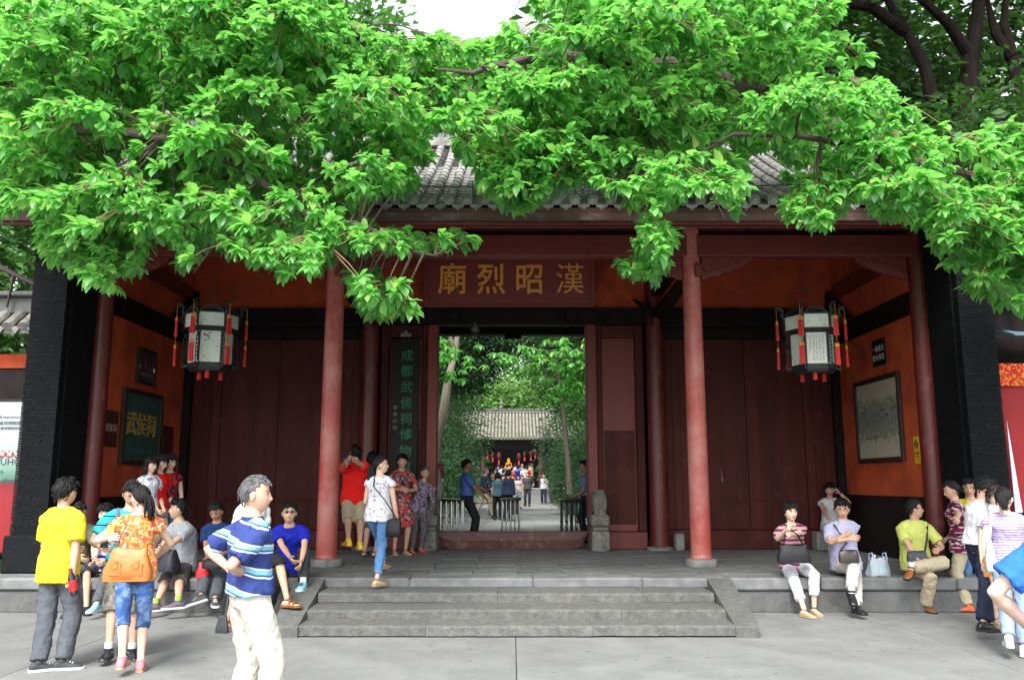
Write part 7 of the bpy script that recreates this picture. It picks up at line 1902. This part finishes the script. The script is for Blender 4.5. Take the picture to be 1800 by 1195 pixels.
def big_tree(name, side, label, limbs, br, tw, root):
    e = empty(name, root, label, 'tree')
    mask = LT if side else ~LT
    idx = np.where(mask)[0]
    # the 300 largest in view get to be leaves of their own
    vis = []
    for i in idx:
        px, py = to_px(LB[i])
        vis.append(score[i] if (20 < px < 1780 and 20 < py) else 0)
    order = idx[np.argsort(-np.array(vis))]
    solo, rest = order[:300], order[300:]
    V1, F1 = leaf_field(LB[rest[::2]], LD[rest[::2]], LU[rest[::2]], LS[rest[::2]], T_NEAR)
    V2, F2 = leaf_field(LB[rest[1::2]], LD[rest[1::2]], LU[rest[1::2]], LS[rest[1::2]], T_NEARB)
    V = np.concatenate([V1, V2]) - np.array(root); F = np.concatenate([F1, F2 + len(V1)])
    tag(link('foliage', raw_mesh('foliage', V, F, M_leaf), e), kind='stuff')
    for n_, i in enumerate(solo):
        d = Vector(LD[i]).normalized(); s = d.cross(Vector(LU[i])).normalized(); n = s.cross(d)
        M4 = Matrix((s, d, n)).transposed().to_4x4() * 1.0
        M4 = Matrix.Translation(Vector(LB[i]) - Vector(root)) @ M4 @ Matrix.Scale(LS[i], 4)
        o = link('leaf', leafmes[n_ % 2], e); o.matrix_local = M4
    k = 0
    for l, r0, r1 in limbs:
        pts = []
        for a, b in zip(l, l[1:]):
            for t in (0, 0.5): pts.append(Vector(a).lerp(Vector(b), t))
        pts.append(Vector(l[-1]))
        pts = [p + Vector((rnd.uniform(-.06, .06), rnd.uniform(-.06, .06), rnd.uniform(-.05, .05))) * (0 if i == 0 else 1) for i, p in enumerate(pts)]
        mb = MB().tube(pts, list(np.linspace(r0, r1, len(pts))), 10)
        mb.build('trunk' if k == 0 else 'branch', M_bark, e, smooth=True, off=root); k += 1
    if br.v: tag(br.build('small_branches', M_bark, e, smooth=True, off=root), kind='stuff')
    if tw.v: tag(tw.build('twigs', M_twig, e, off=root), kind='stuff')
    return e
big_tree('broadleaf_tree', True, 'large leafy tree whose bright green boughs overhang the left half of the gate', [(limbL, 0.24, 0.02), (limbL2, 0.08, 0.012)], brL, twL, (-8.4, 9.6, 0))
big_tree('broadleaf_tree', False, 'large leafy tree whose bright green boughs overhang the centre and right of the gate', [(limbR, 0.24, 0.018), (limbR2, 0.08, 0.012)], brR, twR, (8.6, 9.8, 0))

# generic tree -------------------------------------------------------------
def crown_leaves(c, rad, n, ls, clump=0.45, seed=0, droop=0.2, shell=0.55):
    g = np.random.default_rng(seed)
    nc = max(6, n // 45)
    u = norm(g.normal(size=(nc, 3))); rr = (shell + (1 - shell) * g.random((nc, 1)) ** 0.6)
    C = np.array(c) + u * rr * np.array(rad)
    k = g.integers(0, nc, n)
    off = g.normal(size=(n, 3)) * np.array([1, 1, 0.55]) * clump
    B = C[k] + off
    D = norm(off + u[k] * 0.4 + g.normal(size=(n, 3)) * 0.35 * clump) ; D[:, 2] = D[:, 2] * 0.6 - droop
    U = np.array([0, 0, 1.0]) + g.normal(size=(n, 3)) * 0.45
    S = ls * g.uniform(0.7, 1.3, n)
    return B, D, U, S
def tree(name, x, y, z0, pts, r0, crowns, m, mb_, label, group=None, seed=0, tm_=T_FAR):
    e = empty(name, (x, y, z0), label, 'tree', group)
    for i, pl in enumerate(pts):
        rr = r0 if i == 0 else r0 * 0.5
        b = MB().tube([(p[0] - x, p[1] - y, p[2] - z0) for p in pl], list(np.linspace(rr, rr * 0.35, len(pl))), 10)
        b.build('trunk' if i == 0 else 'limb', mb_, e, smooth=True)
    Vs, Fs, o = [], [], 0
    for i, (c, rad, n, ls, cl) in enumerate(crowns):
        B, D, U, S = crown_leaves(c, rad, n, ls, cl, seed * 17 + i)
        V, F = leaf_field(B - np.array([x, y, z0]), D, U, S, tm_)
        Vs.append(V); Fs.append(F + o); o += len(V)
    tag(link('crown', raw_mesh('crown', np.concatenate(Vs), np.concatenate(Fs), m), e), kind='stuff')
    return e
def vp(*a): return tuple(at(*a))
# behind the roof --------------------------------------------------------------
GBK = 'trees rising behind the gate roof'
tree('camphor_tree', -9, 25, CG, [[(-9, 25, CG), (-9.2, 25, 6), (-8.6, 25.3, 11)], [(-9.1, 25, 6), (-6.5, 24.5, 9.5), (-4.5, 24, 12)], [(-9, 25, 7), (-12, 25, 12)]], 0.5,
     [((-8, 25, 12), (6.5, 4, 5), 9000, 0.36, 0.6), ((-14, 26, 9), (5, 4, 5), 4000, 0.36, 0.6), ((-4.6, 25, 12.2), (2.6, 3, 4), 3600, 0.32, 0.5)], M_leafc, M_barkd, 'tall tree rising behind the roof at the upper left')
tree('camphor_tree', 5, 24, CG, [[(5, 24, CG), (5.1, 24, 6), (4.6, 24.2, 12)], [(5, 24, 7), (2.5, 24, 11)], [(5, 24, 7), (7, 24, 11)]], 0.4,
     [((3.6, 24.5, 11.0), (3.4, 3.5, 2.4), 6000, 0.34, 0.55), ((6.8, 25.5, 13.0), (3.8, 3, 4), 4500, 0.34, 0.6)], M_leafc, M_barkd, 'tree rising behind the roof above the middle of the gate')
tk = [[(10.9, 21.5, CG), (10.6, 21.5, 6.0), vp(1702, 170, 21.5), vp(1706, 100, 21.5), vp(1720, 20, 21.5), vp(1722, -80, 21.5)],
      [vp(1640, 180, 21.5), vp(1625, 115, 21.5), vp(1592, 55, 21.5), vp(1562, 5, 21.5), vp(1540, -60, 21.5)],
      [vp(1795, 190, 21.5), vp(1780, 100, 21.5), vp(1765, 40, 21.5), vp(1772, -60, 21.5)],
      [vp(1592, 55, 21.5), vp(1530, 12, 21.3), vp(1470, 5, 21.2), vp(1400, -20, 21)],
      [vp(1706, 100, 21.5), vp(1665, 40, 21.3), vp(1620, 0, 21), vp(1600, -50, 21)],
      [vp(1780, 100, 21.5), vp(1750, 60, 21.6), vp(1735, 0, 21.8)]]
tree('camphor_tree', 10.9, 21.5, CG, tk, 0.36, [((11, 25, 16), (8, 2.5, 5.0), 12000, 0.42, 0.7), ((11.5, 26.5, 10.5), (7, 2, 4.2), 9500, 0.42, 0.7), ((8.5, 20.8, 17), (5, 2.5, 1.6), 3000, 0.4, 0.6)], M_leafb, M_barkd, 'old dark tree with bare forked trunks at the upper right')
tree('camphor_tree', 12, 40, CG, [[(12, 40, CG), (12, 40, 12)]], 0.5, [((13, 40, 17), (12, 5, 12), 16000, 0.85, 1.4), ((15, 44, 14), (12, 3, 12), 9000, 0.9, 1.5)], M_leafb, M_barkd, 'dense tree mass far behind the dark forked trunks')
tree('camphor_tree', -16, 38, CG, [[(-16, 38, CG), (-16, 38, 12)]], 0.5, [((-17, 38, 14), (12, 5, 12), 13000, 0.85, 1.4)], M_leafc, M_barkd, 'dense tree far behind the upper left boughs')
# left of the left pier and right of the right one: dark evergreen hedge trees
tree('hedge_tree', -10.5, 16.5, 0, [[(-10.5, 16.5, 0), (-10.4, 16.5, 5)]], 0.18, [((-10.6, 16.8, 5.0), (3.4, 1.8, 3.6), 11000, 0.26, 0.5)], M_leafb, M_barkd, 'dark evergreen behind the tiled side wall at the left edge')
tree('hedge_tree', 11.5, 17.0, 0, [[(11.5, 17, 0), (11.5, 17, 5)]], 0.18, [((11.6, 17, 6.5), (3.8, 1.8, 3.8), 10000, 0.26, 0.5)], M_leafb, M_barkd, 'dark evergreen above the side building at the right edge')
# courtyard --------------------------------------------------------------------
lt = [vp(757, 830, 23.5), vp(766, 770, 23.5), vp(781, 720, 23.5), vp(787, 670, 23.6), vp(800, 620, 23.8), vp(806, 575, 24)]
lt[0] = (lt[0][0], 23.5, CG)
tree('leaning_tree', lt[0][0], 23.5, CG, [lt, [lt[4], vp(790, 590, 23.6), vp(770, 560, 23.4)], [lt[5], vp(850, 540, 24), vp(900, 520, 24)]], 0.18,
     [((-3.6, 25.5, 6.6), (1.8, 1.5, 1.8), 5200, 0.13, 0.3), ((-1.5, 24.5, 7.6), (2.4, 1.5, 1.1), 2600, 0.16, 0.35)], M_leafc, M_barkl, 'leaning pale-barked tree inside the courtyard at the left')
rt = [vp(1001, 868, 27), vp(999, 820, 27), vp(993, 760, 27), vp(988, 700, 27), vp(978, 640, 27), vp(975, 590, 27)]
tree('slender_tree', rt[0][0], 27, CG, [rt, [rt[3], vp(960, 660, 27), vp(945, 620, 27)], [rt[4], vp(1000, 600, 27), vp(1020, 560, 27)]], 0.10,
     [((2.6, 28, 6.2), (1.7, 1.5, 1.5), 5200, 0.13, 0.28), ((4.6, 27, 4.6), (1.4, 1.4, 2.2), 3800, 0.14, 0.3), ((1.6, 28, 7.8), (1.6, 1.2, 1.0), 2500, 0.14, 0.3)], M_leafc, M_bark, 'slender straight tree right of the courtyard path')
gi = 0
def bush(px, Y, w, h, m, label, cat='shrub', name='shrub', n=4200, ls=0.10, base=0.0, cl=0.24):
    global gi
    gi += 1; p = at(px, 850, Y)
    e = empty(name, (p.x, Y, CG), label, cat)
    MB().tube([(0, 0, 0), (0.05, 0, h * 0.5)], [0.07, 0.03], 7).build('stem', M_bark, e, smooth=True)
    B, D, U, S = crown_leaves((0, 0, base + h / 2), (w, w * 0.8, h / 2), n, ls, cl, 400 + gi, shell=0.3)
    V, F = leaf_field(B, D, U, S, T_FAR)
    V[:, 2] = np.maximum(V[:, 2], 0.02)
    tag(link('foliage', raw_mesh('foliage', V, F, m), e), kind='stuff')
bush(770, 26, 1.0, 3.2, M_conif, 'dark conifer bush at the left edge of the doorway view', n=6000, ls=0.09)
bush(762, 31, 1.3, 4.3, M_leafc, 'tall green shrub beyond the leaning pale trunk', n=6500, ls=0.12)
bush(786, 38, 1.7, 6.0, M_conif, 'tall conifer left of the path near the far hall', 'tree', 'conifer', n=7000, ls=0.13)
bush(752, 34, 2.2, 7.0, M_leafc, 'leafy tree behind the leaning pale trunk', 'tree', 'garden_tree', n=8000, ls=0.14, cl=0.35)
bush(800, 48, 1.6, 4.0, M_leafc, 'rounded shrub left of the far hall front', n=5500, ls=0.14)
bush(1046, 29, 1.0, 3.4, M_conif, 'conifer bush at the right edge of the doorway view', n=6000, ls=0.09)
bush(1002, 34, 0.75, 2.8, M_conif, 'green conifer bush right of path behind the slender trunk', n=5200, ls=0.10)
bush(1052, 38, 2.0, 6.2, M_leafc, 'tall leafy tree right of the path', 'tree', 'garden_tree', n=7500, ls=0.14, cl=0.3)
bush(1006, 48, 1.2, 3.6, M_leafc, 'rounded shrub right of the far hall front', n=5000, ls=0.14)
bush(1004, 56, 2.2, 6.5, M_conif, 'dark conifer beside the right end of the far hall', 'tree', 'conifer', n=6500, ls=0.18, cl=0.35)
bush(778, 58, 2.4, 7.0, M_conif, 'dark conifer beside the left end of the far hall', 'tree', 'conifer', n=6500, ls=0.18, cl=0.35)
# hanging fine foliage in the upper middle, trees beyond the far hall
tree('feathery_tree', -4.0, 34, CG, [[(-4.0, 34, CG), (-3.8, 34, 6), (-3.0, 34, 9)], [(-3.6, 34, 6.5), (-2.0, 33.6, 7.6), (-0.8, 33.4, 7.4)]], 0.2,
     [((-2.0, 34, 6.7), (1.6, 1.2, 1.6), 9000, 0.16, 0.34), ((-0.6, 34, 7.9), (2.2, 1.2, 1.1), 7000, 0.16, 0.4)], M_conif, M_bark, 'feathery grey-green tree leaning over the path from the left')
tree('garden_tree', 6, 50, CG, [[(6, 50, CG), (5.5, 50, 8)]], 0.25, [((3.9, 50, 8.4), (3.0, 2, 3.4), 11000, 0.24, 0.55)], M_leafc, M_bark, 'leafy tree right of the far hall')
tree('garden_tree', -7, 52, CG, [[(-7, 52, CG), (-6.5, 52, 8)]], 0.25, [((-5.0, 52, 8.6), (2.9, 2, 3.6), 11000, 0.24, 0.55)], M_conif, M_bark, 'dark tree left of the far hall')
for i, (x, y, h_, w, lab) in enumerate(((-1.0, 84, 11, 4.5, 'pale green tree just behind the far hall ridge'), (5.5, 88, 15, 6, 'tall pale tree behind the far hall at the right'), (-8, 88, 16, 6.5, 'tall tree behind the far hall at the left'), (0, 104, 22, 9, 'hazy tree crown highest above the far hall'))):
    tree('background_tree', x, y, CG, [[(x, y, CG), (x, y, h_ * 0.6)]], 0.3, [((x, y, h_ * 0.62), (w, 3, h_ * 0.46), 12000, 0.55, 1.1)], M_leafp if i != 2 else M_leafc, M_bark, lab, seed=60 + i)
# a bough with big leaves reaching into the top of the doorway view
def bough(pxs, Y, label, seed):
    rn = random.Random(seed); Bs, Ds, Us, Ss = [], [], [], []
    a = vp(*pxs[0], Y); e = empty('hanging_bough_tree', (a[0], a[1], a[2]), label, 'tree branch')
    pts = [Vector(vp(px, py, Y)) for px, py in pxs]
    MB().tube([p - pts[0] for p in pts], list(np.linspace(0.05, 0.012, len(pts))), 7).build('branch', M_barkd, e, smooth=True)
    for i in range(75):
        t = rn.uniform(0, len(pts) - 1.001); k = int(t); c = pts[k].lerp(pts[k + 1], t - k) + Vector((rn.gauss(0, .35), rn.gauss(0, .35), rn.gauss(-0.25, .28)))
        for j in range(7):
            aa = j * 2.4 + i; d = Vector((math.cos(aa), math.sin(aa), rn.uniform(-0.9, 0.1)))
            Bs.append(c - pts[0]); Ds.append(d); Us.append(Vector((rn.uniform(-.3, .3), rn.uniform(-.3, .3), 1))); Ss.append(rn.uniform(.16, .26))
    V, F = leaf_field(np.array(Bs), np.array(Ds), np.array(Us), np.array(Ss), T_NEARB)
    tag(link('leaves', raw_mesh('leaves', V, F, M_leaf), e), kind='stuff')
bough([(1090, 560), (1030, 590), (985, 610), (930, 615), (880, 610)], 21.5, 'leafy bough hanging into the top right of the doorway view', 1)
bough([(1080, 600), (1040, 640), (1010, 660), (985, 668)], 22.5, 'second leafy bough below it by the right jamb', 2)
bough([(740, 590), (770, 610), (785, 640)], 22.0, 'bright leafy bough at the top left of the doorway view', 3)
# low ground cover along the path
g_ = np.random.default_rng(3); n = 9000
sx_ = np.where(g_.random(n) < 0.5, -1, 1); xx = sx_ * (2.55 + g_.random(n) ** 1.5 * 3.0); yy = 19 + g_.random(n) * 34
B = np.stack([xx, yy, np.full(n, CG - 0.03)], 1); D = np.stack([g_.normal(0, .5, n), g_.normal(0, .5, n), np.full(n, 1.0)], 1)
V, F = leaf_field(B, D, np.stack([g_.normal(0, 1, n), g_.normal(0, 1, n), np.full(n, 0.2)], 1), g_.uniform(.12, .3, n), T_FAR)
tag(link('ground_cover', raw_mesh('ground_cover', V, F, M_leafc)), 'low green ground cover beside the courtyard path', None, None, 'stuff')
p = at(5, 985, 12.0); bx = np.random.default_rng(8); n = 160
B = np.stack([bx.uniform(-7.9, -7.15, n), bx.uniform(11.7, 12.1, n), np.full(n, PLAT)], 1); D = np.stack([bx.normal(0, .5, n), bx.normal(0, .5, n), np.full(n, 1.0)], 1)
V, F = leaf_field(B, D, np.stack([bx.normal(0, 1, n), bx.normal(0, 1, n), np.full(n, .2)], 1), bx.uniform(.2, .38, n), T_FAR)
e = link('potted_fern', raw_mesh('potted_fern', V - np.array([-7.5, 11.9, PLAT]), F, M_leafc), None, (-7.5, 11.9, PLAT)); tag(e, 'small green fern at the foot of the poster on the far left', 'plant')
